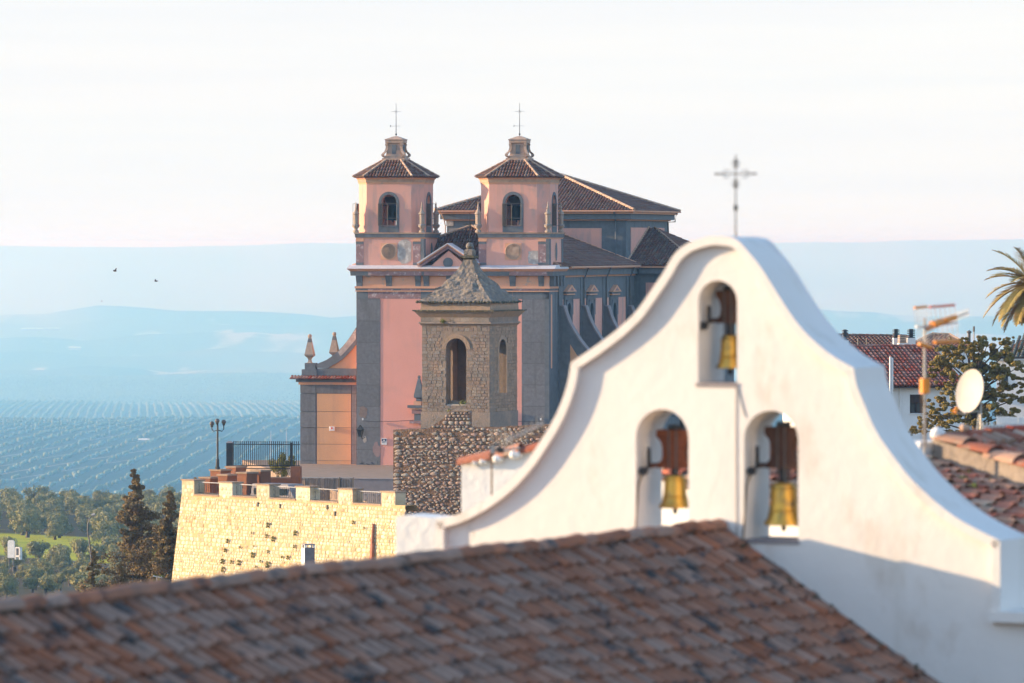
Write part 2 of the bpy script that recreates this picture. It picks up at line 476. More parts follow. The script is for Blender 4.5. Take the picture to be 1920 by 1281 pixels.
def smooth_curve(pts, sub=4):
    """Catmull-Rom through 2-D points"""
    out = []
    n = len(pts)
    for i in range(n - 1):
        p0, p1, p2, p3 = pts[max(i - 1, 0)], pts[i], pts[i + 1], pts[min(i + 2, n - 1)]
        for k in range(sub):
            t = k / sub
            out.append(tuple(.5 * ((2 * b) + (-a + c) * t + (2 * a - 5 * b + 4 * c - d) * t * t + (-a + 3 * b - 3 * c + d) * t ** 3)
                             for a, b, c, d in zip(p0, p1, p2, p3)))
    out.append(tuple(pts[-1]))
    return out

def arch(ua, ub, wspring):
    """round arch over ua..ub springing at wspring: function of u and sample places"""
    c, r = (ua + ub) / 2, (ub - ua) / 2
    def top(u):
        d = max(0.0, r * r - (u - c) ** 2)
        return wspring + math.sqrt(d)
    us = [c - r * math.cos(math.pi * k / 14) for k in range(15)]
    return top, us

def arch_ring(mb, ua, ub, w0, ws, wd, y0, y1, close=False):
    """flat surround of width wd outside an arched opening"""
    c, r = (ua + ub) / 2, (ub - ua) / 2
    inn = [(ua, w0)] + [(c - r * math.cos(math.pi * k / 14), ws + r * math.sin(math.pi * k / 14)) for k in range(15)] + [(ub, w0)]
    out = [(ua - wd, w0)] + [(c - (r + wd) * math.cos(math.pi * k / 14), ws + (r + wd) * math.sin(math.pi * k / 14)) for k in range(15)] + [(ub + wd, w0)]
    for i in range(len(inn) - 1):
        mb.prism([inn[i], inn[i + 1], out[i + 1], out[i]], y0, y1)
    return mb

def tiled(poly, spacing, rad, seg, lift=0.35, rnd=0.0, nsec=4):
    """ribs of clay tiles on a flat convex slope; poly[0]-poly[1] is its eave. Returns an MB (ribs only)."""
    mb = MB()
    A = Vector(poly[0]); e = (Vector(poly[1]) - A); L = e.length; e.normalize()
    nrm = None
    for p in poly[2:]:
        c = e.cross(Vector(p) - A)
        if c.length > 1e-6:
            nrm = c.normalized(); break
    if nrm.z < 0: nrm = -nrm
    up = nrm.cross(e).normalized()
    if up.z < 0: up = -up
    p2 = [((Vector(p) - A).dot(e), (Vector(p) - A).dot(up)) for p in poly]
    dmin, dmax = min(p[0] for p in p2), max(p[0] for p in p2)
    d = dmin + spacing * .5
    while d < dmax:
        ts = []
        for (a, b) in zip(p2, p2[1:] + p2[:1]):
            if (a[0] - d) * (b[0] - d) < 0:
                ts.append(a[1] + (b[1] - a[1]) * (d - a[0]) / (b[0] - a[0]))
        if len(ts) >= 2:
            t0, t1 = min(ts), max(ts)
            t = t0 - .03
            while t < t1 - .02:
                te = min(t + seg, t1)
                dd = d + random.uniform(-rnd, rnd)
                ring = []
                for (tt, rr, h) in ((t, rad * 1.08, rad * lift), (te, rad * .9, 0.0)):
                    ring.append([tuple(A + e * (dd - rr * math.cos(math.pi * k / nsec)) + up * tt + nrm * (h + rr * .9 * math.sin(math.pi * k / nsec))) for k in range(nsec + 1)])
                mb.rings(ring, cap=False, closed=False)
                n0 = len(mb.v) - 2 * (nsec + 1)
                mb.f.append(tuple(range(n0, n0 + nsec + 1)))
                t = te
        d += spacing
    return mb

def ridge_line(mb, p, q, rad, seg=.4):
    p, q = Vector(p), Vector(q)
    L = (q - p).length
    n = max(1, int(L / seg))
    for i in range(n):
        a, b = p.lerp(q, i / n), p.lerp(q, (i + 1) / n)
        mb.tube([a, b], [rad * 1.1, rad * .9], 7)
    return mb

def leaf_cloud(mb, centers, n, size, seed, flat=.6):
    """leaf-sized faces spread through clumps; centers: (x, y, z, r)"""
    rg = random.Random(seed)
    for (cx, cy_, cz, r) in centers:
        for _ in range(n):
            d = Vector((rg.gauss(0, 1), rg.gauss(0, 1), rg.gauss(0, 1)))
            if d.length < 1e-3: continue
            d.normalize()
            rr = r * (rg.random() ** .38)
            c = Vector((cx, cy_, cz)) + Vector((d.x * rr, d.y * rr, d.z * rr * flat))
            a = Vector((rg.gauss(0, 1), rg.gauss(0, 1), rg.gauss(0, .7))).normalized()
            nn = (d + Vector((rg.gauss(0, .5), rg.gauss(0, .5), rg.gauss(0, .5)))).normalized()
            x = nn.cross(a)
            if x.length < 1e-3: continue
            x.normalize(); y = nn.cross(x)
            sz = size * rg.uniform(.6, 1.4)
            k = len(mb.v)
            mb.v.extend([tuple(c + x * sz), tuple(c + y * sz * .55), tuple(c - x * sz), tuple(c - y * sz * .55)])
            mb.f.append((k, k + 1, k + 2, k + 3))
    return mb

# ================================================================== SETTING: land, far hills, haze
# rows of the picture at which the ground lies, for each distance, left of the town
LAND = [(-200, None, -20), (150, None, -20), (300, None, -21), (380, None, -27), (500, None, -36), (600, None, -41), (700, 1122, 0), (800, 1092, 0),
        (900, 1054, 0), (1000, 1018, 0), (1100, 986, 0), (1250, 952, 0), (1400, None, -66), (1700, None, -88), (2100, None, -103),
        (2400, 938, 0), (2550, 910, 0), (2700, 880, 0), (2850, 852, 0), (3000, 830, 0), (3150, 812, 0), (3350, 797, 0), (3600, 786, 0), (3900, None, -124), (4300, None, -140),
        (4700, 776, 0), (5000, 763, 0), (5300, 756, 0), (5800, None, -170), (6400, None, -186), (7000, 748, 0), (7800, 728, 0), (8600, 716, 0),
        (9400, 708, 0), (10400, None, -252), (11500, 704, 0), (11900, 693, 0), (12900, 716, 0), (13900, 674, 0), (14200, 667, 0), (15200, 690, 0), (16000, 642, 0), (16300, 636, 0), (17000, 654, 0), (17600, 614, 0), (17800, 609, 0), (18200, 622, 0),
        (18700, 590, 0), (20500, None, -290), (23500, None, -330), (25000, 582, 0), (26500, 545, 0), (28000, 508, 0), (29500, 474, 0),
        (30800, 458, 0), (32500, 466, 0), (34000, 480, 0)]
def far_y(y):
    if y <= 1250: return y
    return 1250 + (min(y, 6000) - 1250) * 3.0 + max(0, y - 6000) * 0.6
LZ = [c * (1 if a < 1300 else far_y(a) / a) if b is None else (HZ - b) / FOC * far_y(a) for a, b, c in LAND]
LY = [far_y(a) for a, b, c in LAND]
def inv_y(y):
    if y <= 1250: return y
    return 1250 + (y - 1250) / 3.0 if y < 15500 else 6000 + (y - 15500) / 0.6

def hash2(x, y):
    return mnoise.noise(Vector((x, y, 3.7)))

def land_z(X, Y):
    z = float(np.interp(Y, LY, LZ))
    Y0_ = Y
    if Y > 650:
        k = X / max(Y, 1) * FOC / 960.0          # about -1 at the left edge of the view, +1 at the right
        amp = min(1.0, (Y - 650) / 500.0) * Y / FOC
        Y = inv_y(Y)
        low = hash2(k * 2.6, Y * .0007)
        z += amp * (6.0 if Y < 2000 else 10.0) * low
        if 2300 < Y < 3800:                     # hillside tilts up to the right
            z += amp * (16 * (k + .62)) * min(1, (Y - 2300) / 500)
        if 4400 < Y < 5600:
            z += amp * (6 - 26 * abs(k + .82))
        if 11000 < Y < 19500:
            z += amp * (16 * hash2(k * 2.4 + 4, Y * .00045) + 11 * hash2(k * 6.0, Y * .0011) + 5 * hash2(k * 15.0, Y * .0022))
        if Y > 25500:
            z += amp * (9.0 * hash2(k * 2.3, 1.5) + 4 * hash2(k * 7, 2.5) + 5.0 * (k + .2)) * min(1, (Y - 25500) / 3000)
    Y = Y0_
    # the plateau of the town stays level to the right of the rampart
    t = max(0.0, min(1.0, (X + (22 if Y < 345 else 19)) / 4.0)) * max(0.0, min(1.0, (470 - Y) / 40.0))
    if Y < 470 and t > 0:
        z = z * (1 - t) + max(z, -20.0) * t
    return z

ys = []
y = -200.0
while y < 34000:
    ys.append(far_y(y))
    y += 20 if y < 640 else (25 if y < 4200 else (60 if y < 9500 else (150 if y < 20000 else 300)))
ys.append(far_y(34000.0))
gv, gf = [], []
NX = 61
for yy in ys:
    half = 260 + max(yy, 0) * .125
    for i in range(NX):
        xx = -half + 2 * half * i / (NX - 1)
        gv.append((xx, yy, land_z(xx, yy)))
for j in range(len(ys) - 1):
    for i in range(NX - 1):
        a = j * NX + i
        gf.append((a, a + 1, a + NX + 1, a + NX))
gm = bpy.data.meshes.new('ground')
gm.from_pydata(gv, [], gf)
gm.polygons.foreach_set('use_smooth', [True] * len(gf))
ground = link('ground', gm)
tag(ground, 'rolling farmland below the town, running out to pale distant mountains', 'ground', kind='structure')

def ground_material():
    m = bpy.data.materials.new('farmland')
    m.use_nodes = True
    n, l = m.node_tree.nodes, m.node_tree.links
    b = n['Principled BSDF']
    b.inputs['Roughness'].default_value = 1.0
    b.inputs['Specular IOR Level'].default_value = 0.0
    g = n.new('ShaderNodeNewGeometry')
    sx = n.new('ShaderNodeSeparateXYZ')
    l.new(g.outputs['Position'], sx.inputs[0])
    def noise(scale, det=4, sc=(1, 1, 1), rot=0):
        mp = n.new('ShaderNodeMapping')
        mp.inputs['Scale'].default_value = sc
        mp.inputs['Rotation'].default_value = (0, 0, rot)
        l.new(g.outputs['Position'], mp.inputs['Vector'])
        t = n.new('ShaderNodeTexNoise'); t.inputs['Scale'].default_value = scale; t.inputs['Detail'].default_value = det
        l.new(mp.outputs['Vector'], t.inputs['Vector'])
        return t.outputs['Fac']
    def ramp(fac, a, b_):
        r = n.new('ShaderNodeMapRange')
        r.inputs['From Min'].default_value = a; r.inputs['From Max'].default_value = b_
        l.new(fac, r.inputs['Value'])
        return r.outputs[0]
    def mix(fac, c1, c2):
        x = n.new('ShaderNodeMixRGB')
        if isinstance(fac, float): x.inputs[0].default_value = fac
        else: l.new(fac, x.inputs[0])
        for k, c in ((1, c1), (2, c2)):
            if isinstance(c, tuple): x.inputs[k].default_value = (*c, 1)
            else: l.new(c, x.inputs[k])
        return x.outputs[0]
    def mul(a, b_):
        x = n.new('ShaderNodeMath'); x.operation = 'MULTIPLY'
        l.new(a, x.inputs[0])
        if isinstance(b_, float): x.inputs[1].default_value = b_
        else: l.new(b_, x.inputs[1])
        return x.outputs[0]
    # dry soil with patches of sparse grass
    soil = mix(ramp(noise(.02, 6), .4, .6), (.13, .10, .065), (.09, .085, .045))
    soil = mix(ramp(noise(.25, 5), .35, .65), soil, (.12, .095, .062))
    # the green meadow of the near slope
    grass = mix(ramp(noise(.08, 6), .4, .62), (.42, .40, .05), (.27, .29, .045))
    y_ = sx.outputs['Y']
    wob = n.new('ShaderNodeMath'); wob.operation = 'MULTIPLY_ADD'
    l.new(sx.outputs['X'], wob.inputs[0]); wob.inputs[1].default_value = 2.2; l.new(y_, wob.inputs[2])
    wn_ = n.new('ShaderNodeMath'); wn_.operation = 'MULTIPLY_ADD'
    l.new(noise(.02, 3), wn_.inputs[0]); wn_.inputs[1].default_value = 90.0; l.new(wob.outputs[0], wn_.inputs[2])
    lo = ramp(wn_.outputs[0], 790.0, 800.0); hi = ramp(wn_.outputs[0], 905.0, 890.0)
    soil = mix(mul(lo, hi), soil, grass)
    # olive rows too far off to tell tree from tree
    mp = n.new('ShaderNodeMapping'); mp.inputs['Rotation'].default_value = (0, 0, R(27))
    l.new(g.outputs['Position'], mp.inputs['Vector'])
    sc = n.new('ShaderNodeVectorMath'); sc.operation = 'MULTIPLY'; sc.inputs[1].default_value = (1 / 13.0, 1 / 19.0, 0)
    l.new(mp.outputs['Vector'], sc.inputs[0])
    vo = n.new('ShaderNodeTexVoronoi'); vo.inputs['Scale'].default_value = 1.0; vo.inputs['Randomness'].default_value = .25
    vo.voronoi_dimensions = '2D'
    l.new(sc.outputs[0], vo.inputs['Vector'])
    dots = ramp(vo.outputs['Distance'], .46, .30)
    dots = mul(dots, ramp(noise(.0006, 2), .30, .42))
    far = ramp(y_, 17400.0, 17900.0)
    soil = mix(mul(ramp(y_, 2500.0, 4500.0), .75), soil, (.03, .045, .035))  # far soil darkened to paint in tree shadows, and for green cover
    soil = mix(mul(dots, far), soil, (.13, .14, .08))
    field = ramp(noise(.0022, 3, (1, .5, 1)), .58, .61)
    soil = mix(mul(mul(field, far), .9), soil, (.46, .40, .30))
    soil = mix(mul(ramp(noise(.0007, 4, (1, .5, 1)), .42, .62), mul(far, .7)), soil, (.27, .25, .18))
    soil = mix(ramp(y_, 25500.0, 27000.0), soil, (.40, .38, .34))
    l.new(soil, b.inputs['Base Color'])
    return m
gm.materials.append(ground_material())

# haze: one closed box of even air round the camera and the whole land
hz = MB().box((-9300, -260, -900), (9300, 33500, 22))
hm = bpy.data.materials.new('haze_air')
hm.use_nodes = True
hn, hl = hm.node_tree.nodes, hm.node_tree.links
for x in list(hn):
    if x.type != 'OUTPUT_MATERIAL': hn.remove(x)
hv = hn.new('ShaderNodeVolumePrincipled')
hv.inputs['Color'].default_value = (.22, .57, .97, 1)
hv.inputs['Absorption Color'].default_value = (1, .86, .2, 1)
hv.inputs['Density'].default_value = 0.000132
hv.inputs['Anisotropy'].default_value = 0.60
hl.new(hv.outputs['Volume'], hn['Material Output'].inputs['Volume'])
haze = hz.build('haze', hm)
tag(haze, 'blue morning haze lying over the plain', 'haze', kind='stuff')

# ------------------------------------------------------------------ olive trees
def olive_crown(seed, leaves=230):
    rg = random.Random(seed)
    cs = []
    for k in range(11):
        a = rg.uniform(0, 6.28); d = rg.uniform(.3, 1.5)
        cs.append((d * math.cos(a), d * math.sin(a), rg.uniform(1.5, 3.3) - d * .25, rg.uniform(.65, 1.15)))
    cs.append((0, 0, 2.7, 1.2))
    return leaf_cloud(MB(), cs, leaves, .135, seed, .8).mesh('crown', weld=False)

def olive_trunk(seed):
    rg = random.Random(seed)
    mb = MB()
    mb.tube([(0, 0, -.4), (.08, .05, .6), (0, .1, 1.3)], [.32, .24, .2], 6)
    for k in range(3):
        a = rg.uniform(0, 6.28)
        mb.tube([(0, .1, 1.2), (.5 * math.cos(a), .1 + .5 * math.sin(a), 1.9), (1.0 * math.cos(a), 1.0 * math.sin(a), 2.6)], [.17, .11, .05], 5)
    return mb.mesh('trunk')

oc = [olive_crown(40 + k) for k in range(5)]
ot = [olive_trunk(60 + k) for k in range(3)]
for me in oc: me.materials.append(M['olive'])
for me in ot: me.materials.append(M['bark'])
oc_small = []
for k in range(4):
    rg = random.Random(90 + k)
    mb = MB()
    leaf_cloud(mb, [(rg.uniform(-.9, .9), rg.uniform(-.9, .9), rg.uniform(1.5, 2.9), rg.uniform(.8, 1.2)) for _ in range(7)], 26, .42, 90 + k, .85)
    me = mb.mesh('olive_tree', weld=False); me.materials.append(M['olive_far']); oc_small.append(me)

def shape_at(X, Y):
    return (X / Y * FOC + 960, HZ - land_z(X, Y) / Y * FOC)

spots = []
rg = random.Random(5)
# near slope: loose grove beyond the meadow and clumps this side of it
for (Y0, Y1, stp, keep) in ((690, 850, 6.5, .8), (940, 1260, 7.2, .93)):
    yy = Y0
    while yy < Y1:
        half = .10 * yy
        xx = -half
        while xx < -.045 * yy:
            X = xx + rg.uniform(-2, 2); Y = yy + rg.uniform(-3, 3)
            if rg.random() < keep and (Y0 < 900 or Y + 2.2 * X > 838):
                spots.append((X, Y, rg.uniform(.95, 1.5) if Y > 900 else rg.uniform(.55, .9)))
            xx += stp
        yy += stp * (1.6 if Y0 > 900 else 1.5)
# a few in the meadow
for _ in range(10):
    Y = rg.uniform(850, 925); spots.append((rg.uniform(-.09, -.066) * Y, Y, rg.uniform(.9, 1.25)))
near_n = len(spots)
far = []
def rows(Y0, Y1, xl, xr, ang, drow, dtree, jit, keep, size):
    ca, sa = math.cos(R(ang)), math.sin(R(ang))
    Ym, Xm = (Y0 + Y1) / 2, (xl + xr) / 2 * (Y0 + Y1) / 2
    L = (Y1 - Y0) * 1.1 + (xr - xl) * Y1
    nr, nt = int(L / drow), int(L / dtree)
    for i in range(-nr, nr + 1):
        for j in range(-nt, nt + 1):
            X = Xm + i * drow * -sa + j * dtree * ca
            Y = Ym + i * drow * ca + j * dtree * sa
            if not (Y0 < Y < Y1) or not (xl * Y < X < xr * Y): continue
            if rg.random() > keep: continue
            far.append((X + rg.uniform(-jit, jit), Y + rg.uniform(-jit, jit), rg.uniform(.75, 1.15) * size))
rows(far_y(2250), far_y(3700), -.098, -.030, 90, 27, 34, 1.8, .95, 1.55)
rows(far_y(4300), far_y(5450), -.098, -.030, 93.7, 17, 38.0, 2.0, .93, 2.0)
rows(far_y(6300), far_y(9500), -.098, -.022, 80, 12, 15.0, 2.0, .95, 1.6)
spots.sort(key=lambda t: t[1])
far.sort(key=lambda t: t[1])
OL = ['grey-green olive tree low on the near slope, just above the tiled roof', 'grey-green olive tree standing in the bright green meadow strip',
      'grey-green olive tree in the loose grove behind the green meadow', 'small hazy blue olive tree in the planted rows across the valley']
count = 0
for (X, Y, s) in spots:
    z = land_z(X, Y)
    t = empty('olive_tree', (X, Y, z - .1), rg.uniform(0, 6.28))
    t.scale = (s, s, s * rg.uniform(.85, 1.1))
    lab = 0 if Y < 852 else (1 if Y < 938 else 2)
    tag(t, OL[lab], 'olive tree', 'olive trees on the near slope' if lab != 1 else 'olive trees in the meadow')
    link('trunk', ot[count % 3], t)
    link('crown', oc[count % 5], t)
    count += 1
ind = far[:max(0, 300 - count)]
for i, (X, Y, s) in enumerate(ind):
    o = link('olive_tree', oc_small[i % 4])
    o.location = (X, Y, land_z(X, Y) - .2); o.scale = (s, s, s); o.rotation_euler = (0, 0, i * 1.7)
    tag(o, OL[3], 'olive tree', 'olive trees in rows across the valley')
# the rest of the rows as one mass: a small faceted crown each
base_v = []
rgx = random.Random(3)
ico = [(0, 0, 3.6), (1.5, 0, 2.6), (.46, 1.42, 2.6), (-1.2, .88, 2.6), (-1.2, -.88, 2.6), (.46, -1.42, 2.6),
       (1.2, .9, 1.2), (-.46, 1.45, 1.2), (-1.5, 0, 1.2), (-.46, -1.45, 1.2), (1.2, -.9, 1.2), (0, 0, .2)]
icf = [(0, 1, 2), (0, 2, 3), (0, 3, 4), (0, 4, 5), (0, 5, 1), (1, 6, 2), (2, 6, 7), (2, 7, 3), (3, 7, 8), (3, 8, 4), (4, 8, 9), (4, 9, 5), (5, 9, 10), (5, 10, 1), (1, 10, 6),
       (11, 7, 6), (11, 8, 7), (11, 9, 8), (11, 10, 9), (11, 6, 10)]
rest = far[len(ind):]
ico = np.array(ico)
N = len(rest)
npr = np.random.RandomState(4)
V = np.zeros((N, 12, 3))
ra = npr.uniform(0, 6.28, N); sc_ = np.array([r_[2] for r_ in rest]) if N else np.zeros(0)
jit = npr.uniform(.72, 1.28, (N, 12, 1))
ctr = np.array([0, 0, 1.9])
loc = (ico[None] - ctr) * jit + ctr
loc = loc * sc_[:, None, None]
cx, sx_ = np.cos(ra)[:, None], np.sin(ra)[:, None]
V[..., 0] = loc[..., 0] * cx - loc[..., 1] * sx_
V[..., 1] = loc[..., 0] * sx_ + loc[..., 1] * cx
V[..., 2] = loc[..., 2]
V += np.array([(X, Y, land_z(X, Y) - .2) for X, Y, s in rest])[:, None, :]
Fi = (np.array(icf)[None] + (np.arange(N) * 12)[:, None, None]).reshape(-1, 3)
om = bpy.data.meshes.new('olive_groves')
om.vertices.add(N * 12); om.vertices.foreach_set('co', V.reshape(-1))
om.loops.add(len(Fi) * 3); om.loops.foreach_set('vertex_index', Fi.reshape(-1).astype(np.int32))
om.polygons.add(len(Fi)); om.polygons.foreach_set('loop_start', np.arange(0, len(Fi) * 3, 3, dtype=np.int32))
om.update(); om.validate()
om.materials.append(M['olive_far'])
tag(link('olive_groves', om), 'countless hazy olive trees in rows over the far hills', 'olive grove', kind='stuff')

# pale dirt tracks between the olive rows, on the ground
def ground_at(px, py, Y0, Y1):
    """distance at which the ground is seen at picture place (px, py)"""
    n = 300
    for i in range(n):
        Y = Y0 + (Y1 - Y0) * i / n
        X = (px - 960) / FOC * Y
        if HZ - land_z(X, Y) / Y * FOC <= py: return Vector((X, Y, land_z(X, Y)))
    return None
M['track'] = mat('pale_dirt_track', (.24, .21, .155), (.20, .17, .125), scale=.02, rough=1)
TR = [[(-30, 911), (20, 903), (100, 889), (195, 873), (254, 863)], [(-30, 897), (100, 875.6), (187, 861), (262, 849), (340, 836), (420, 822)], [(0, 877), (100, 859), (200, 841), (287, 825), (337, 815), (430, 800)],
      [(0, 860), (100, 842), (180, 826), (280, 808), (340, 797), (420, 789)], [(60, 830), (150, 812), (240, 800), (330, 790)]]
for k, tr in enumerate(TR):
    mb = MB()
    pts = []
    for (a, b_) in zip(tr[:-1], tr[1:]):
        for q in range(6):
            t = q / 6
            p = ground_at(a[0] + (b_[0] - a[0]) * t, a[1] + (b_[1] - a[1]) * t, far_y(2250), far_y(3800))
            if p: pts.append(p)
    if len(pts) < 3: continue
    hw_ = 4.0 if k % 2 else 2.8
    for p, q in zip(pts[:-1], pts[1:]):
        d = (q - p); nrm_ = Vector((-d.y, d.x, 0)).normalized() * hw_
        nrm_ = Vector((0, 15, 0)) if k % 2 else Vector((0, 10, 0))
        vv = [p - nrm_, q - nrm_, q + nrm_, p + nrm_]
        mb.add([(x.x, x.y, land_z(x.x, x.y) + 1.2) for x in vv], [(0, 1, 2, 3)])
    o = mb.build('path', 'track')
    tag(o, 'pale dirt track running between olive rows', 'path', kind='structure')

# ================================================================== THE CHURCH
C = Frame(668, 895, 391, 13)
church = C.empty('church', 'pink and grey twin-towered church with dark tiled roofs', 'church')
U1 = C.u(1029)                       # right corner of the front
def cu(px, v=0.0): return C.u(px, v)
def cw(py, u=5.0, v=0.0): return C.w(py, u, v)
def gbox(name, m, px0, px1, py0, py1, v0, v1, parent=church, vv=0.0, kind=None):
    """box whose front spans image columns px0..px1 and rows py0..py1 on the plane v=vv"""
    u0, u1 = cu(px0, vv), cu(px1, vv)
    um = (u0 + u1) / 2
    return MB().box((u0, v0, cw(py1, um, vv)), (u1, v1, cw(py0, um, vv))).build(name, m, parent)

# ---- main front
wt = cw(538)
fb = MB().box((.05, .05, -1.2), (U1 - .05, 4.0, cw(500))).build('front_wall', 'pink', church)
MB().box((cu(668), -.02, -5.5), (U1 + .05, 3.9, -.03)).build('plinth', 'concrete', church)
rows_l = [561, 602, 642, 682, 722, 762, 802, 843, 882, 897]
def pilaster(px0, px1, rows_, v0):
    for a, b in zip(rows_[:-1], rows_[1:]):
        um = (cu(px0) + cu(px1)) / 2
        MB().box((cu(px0), v0, cw(b, um) + .018), (cu(px1), .1, cw(a, um) - .018)).build('panel', 'grey', church)
pilaster(668, 713, rows_l, .032)
pilaster(978, 1023, rows_l, .032)
MB().box((cu(669), .044, -.02), (cu(712), .09, cw(560))).build('pilaster_core', 'iron_grey', church)
MB().box((cu(979), .044, -.02), (cu(1022), .09, cw(560))).build('pilaster_core', 'iron_grey', church)
MB().box((U1 - .3, .03, -.02), (U1 + .02, 3.7, cw(546))).build('corner_strip', 'grey_plain', church)
MB().box((U1 - .12, .55, cw(690)), (U1 + .03, .95, cw(552))).build('corner_inset', 'peach', church)
# frieze below the entablature: worn mauve and grey lengths
gbox('frieze', 'grey_plain', 668, 690, 547, 561, .03, .1)
gbox('frieze', 'mauve', 690.5, 788, 547, 560, .028, .1)
gbox('frieze', 'grey_plain', 788.5, 960, 547, 561, .03, .1)
gbox('frieze', 'grey_plain', 960.5, 1029, 547, 561, .03, .1)
# lower string course
def course(name, m, y0, y1, out, px0=664, px1=1031, side=True):
    u0, u1 = cu(668) - out, U1 + out
    MB().box((u0, -out, cw(y1)), (u1, 3.9, cw(y0))).build(name, m, church)
course('string_course', 'peach', 545.2, 547, .06)
course('string_band', 'grey_plain', 541, 545, .045)
for a, b in ((690, 738), (752, 789), (962, 1022)):
    gbox('worn_band', 'mauve', a, b, 541.4, 544.8, -.05, .02)
course('string_course', 'peach', 537, 541, .09)
# bracket zone
course('bracket_ground', 'peach', 517.2, 537.2, .0)
for a, b in ((668.5, 680), (724, 735), (779, 789), (794.5, 805), (838, 848), (904, 912), (956, 967), (1010, 1020)):
    um = (cu(a) + cu(b)) / 2
    w0, w1 = cw(537, um), cw(517.3, um)
    mb = MB(lambda x, y, z: (y, x, z))       # profile in (v, w), width along u
    prof = [(.01, w0), (-.05, w0), (-.06, w0 + .25), (-.14, w0 + .42), (-.26, w1), (.01, w1)]
    mb.prism(prof, cu(a), cu(b))
    mb.build('bracket', 'grey_plain', church)
for v in (.45, 1.5, 2.6, 3.5):
    MB().box((U1, v - .18, cw(537)), (U1 + .34, v + .18, cw(517.3))).build('bracket', 'grey_plain', church)
# cornice
def ring_course(name, m, y0, y1, o0, o1, vback=3.95):
    """moulding with lower edge projecting o0 and upper o1"""
    w0, w1 = cw(y1), cw(y0)
    MB().rings([[(-o0, -o0, w0), (U1 + o0, -o0, w0), (U1 + o0, vback, w0), (-o0, vback, w0)],
                [(-o1, -o1, w1), (U1 + o1, -o1, w1), (U1 + o1, vback, w1), (-o1, vback, w1)]]).build(name, m, church)
ring_course('cornice_band', 'grey_plain', 509, 517.2, .32, .35)
for a, b in ((690, 790), (795, 872), (955, 1026)):
    gbox('worn_band', 'mauve', a, b, 509.6, 516.6, -.352, -.3, vv=-.35)
ring_course('cornice', 'peach', 504, 509, .36, .55)
w0 = cw(504)
MB().rings([[(-.56, -.56, w0), (U1 + .56, -.56, w0), (U1 + .56, 3.9, w0), (-.56, 3.9, w0)],
            [(-.5, .12, w0 + .26), (U1 + .5, .12, w0 + .26), (U1 + .5, 3.8, w0 + .26), (-.5, 3.8, w0 + .26)]]).build('cornice_flashing', 'lead', church)
# pediment between the towers
ua, ub, um = cu(787), cu(898), cu(842)
wp, wa = cw(503.5), cw(470)
MB().prism([(ua + .6, wp), (ub - .6, wp), (um, wa)], -.12, .6).build('pediment', 'pink_worn', church)
for (p, q) in ((ua, um), (ub, um)):
    sgn = 1 if q > p else -1
    for nm, mm, d0, d1, o in (('raking_moulding', 'mauve', .02, .24, -.30), ('raking_moulding', 'peach', .24, .33, -.44), ('raking_flashing', 'lead', .33, .40, -.52)):
        poly = [(p, wp + d0), (q, wa + d0 + .12), (q, wa + d1 + .12), (p - sgn * .1, wp + d1 - .02)]
        MB().prism(poly, o, .9).build(nm, mm, church)
c = ((cu(841)), cw(492.5))
MB(lambda x, y, z: (c[0] + x, -.14 + z, c[1] + y)).lathe([(.34, -.04), (.34, .05)], n=22).build('oculus', 'grey_plain', church)
# worn patches, wiring and small fittings on the front
def blob_patch(name, m, px, py, rx, ry, v, seed, parent=church, n=18):
    rgp = random.Random(seed)
    u, w = cu(px, v), cw(py, cu(px, v), v)
    k = C.c * FOC / 391
    poly = []
    for i in range(n):
        a = 2 * math.pi * i / n
        r = 1 + rgp.uniform(-.22, .22)
        poly.append((u + rx / k * r * math.cos(a), w + ry / k * r * math.sin(a)))
    MB().prism(poly, v - .006, v + .01).build(name, m, parent)
M['peel'] = mat('peeled_patch', (.20, .145, .12), (.26, .19, .16), scale=5, rough=.95)
M['peel_pink'] = mat('peeled_pinkish', (.34, .23, .21), (.28, .19, .18), scale=5, rough=.95)
M['graffiti'] = mat('dark_spray', (.05, .055, .065), rough=.8)
blob_patch('peeled_patch', 'peel', 681, 773, 8, 11, .030, 1)
blob_patch('peeled_patch', 'peel_pink', 706, 843, 7, 13, .030, 2)
blob_patch('peeled_patch', 'bare', 684, 824, 3.4, 6, .030, 3)
rgg = random.Random(11)
mbg = MB()
for (pxc, pyc, nn) in ((684, 872, 16), (703, 871, 9)):
    for _ in range(nn):
        x, y_ = pxc + rgg.uniform(-8, 8), pyc + rgg.uniform(-6, 6)
        u, w = cu(x), cw(y_, cu(x)); a = rgg.uniform(0, 3.1); l_ = rgg.uniform(.06, .16)
        du, dw = l_ * math.cos(a), l_ * math.sin(a)
        mbg.add([(u - du - .015, .026, w - dw), (u + du, .026, w + dw), (u + du + .03, .026, w + dw + .03), (u - du + .02, .026, w - dw + .05)], [(0, 1, 2, 3)])
mbg.build('sprayed_scrawl', 'graffiti', church, weld=False)
blob_patch('peeled_patch', 'mauve', 1000, 875, 8, 10, .030, 5)
pts = [(cu(x), -.16, cw(y_, cu(x))) for x, y_ in ((681, 789), (700, 790.5), (740, 790), (776, 788), (792, 787))]
MB().tube(pts, .016, 5).build('facade_cable', 'iron', church)
pts = [(cu(x), -.16, cw(y_, cu(x))) for x, y_ in ((960, 790), (990, 790), (1021, 790.5))]
MB().tube(pts, .016, 5).build('facade_cable', 'iron', church)
gbox('cable_insulator', 'white_plain', 680, 682.5, 784, 788, -.2, -.1)
gbox('cable_insulator', 'white_plain', 1013.5, 1016, 784, 788, -.2, -.1)
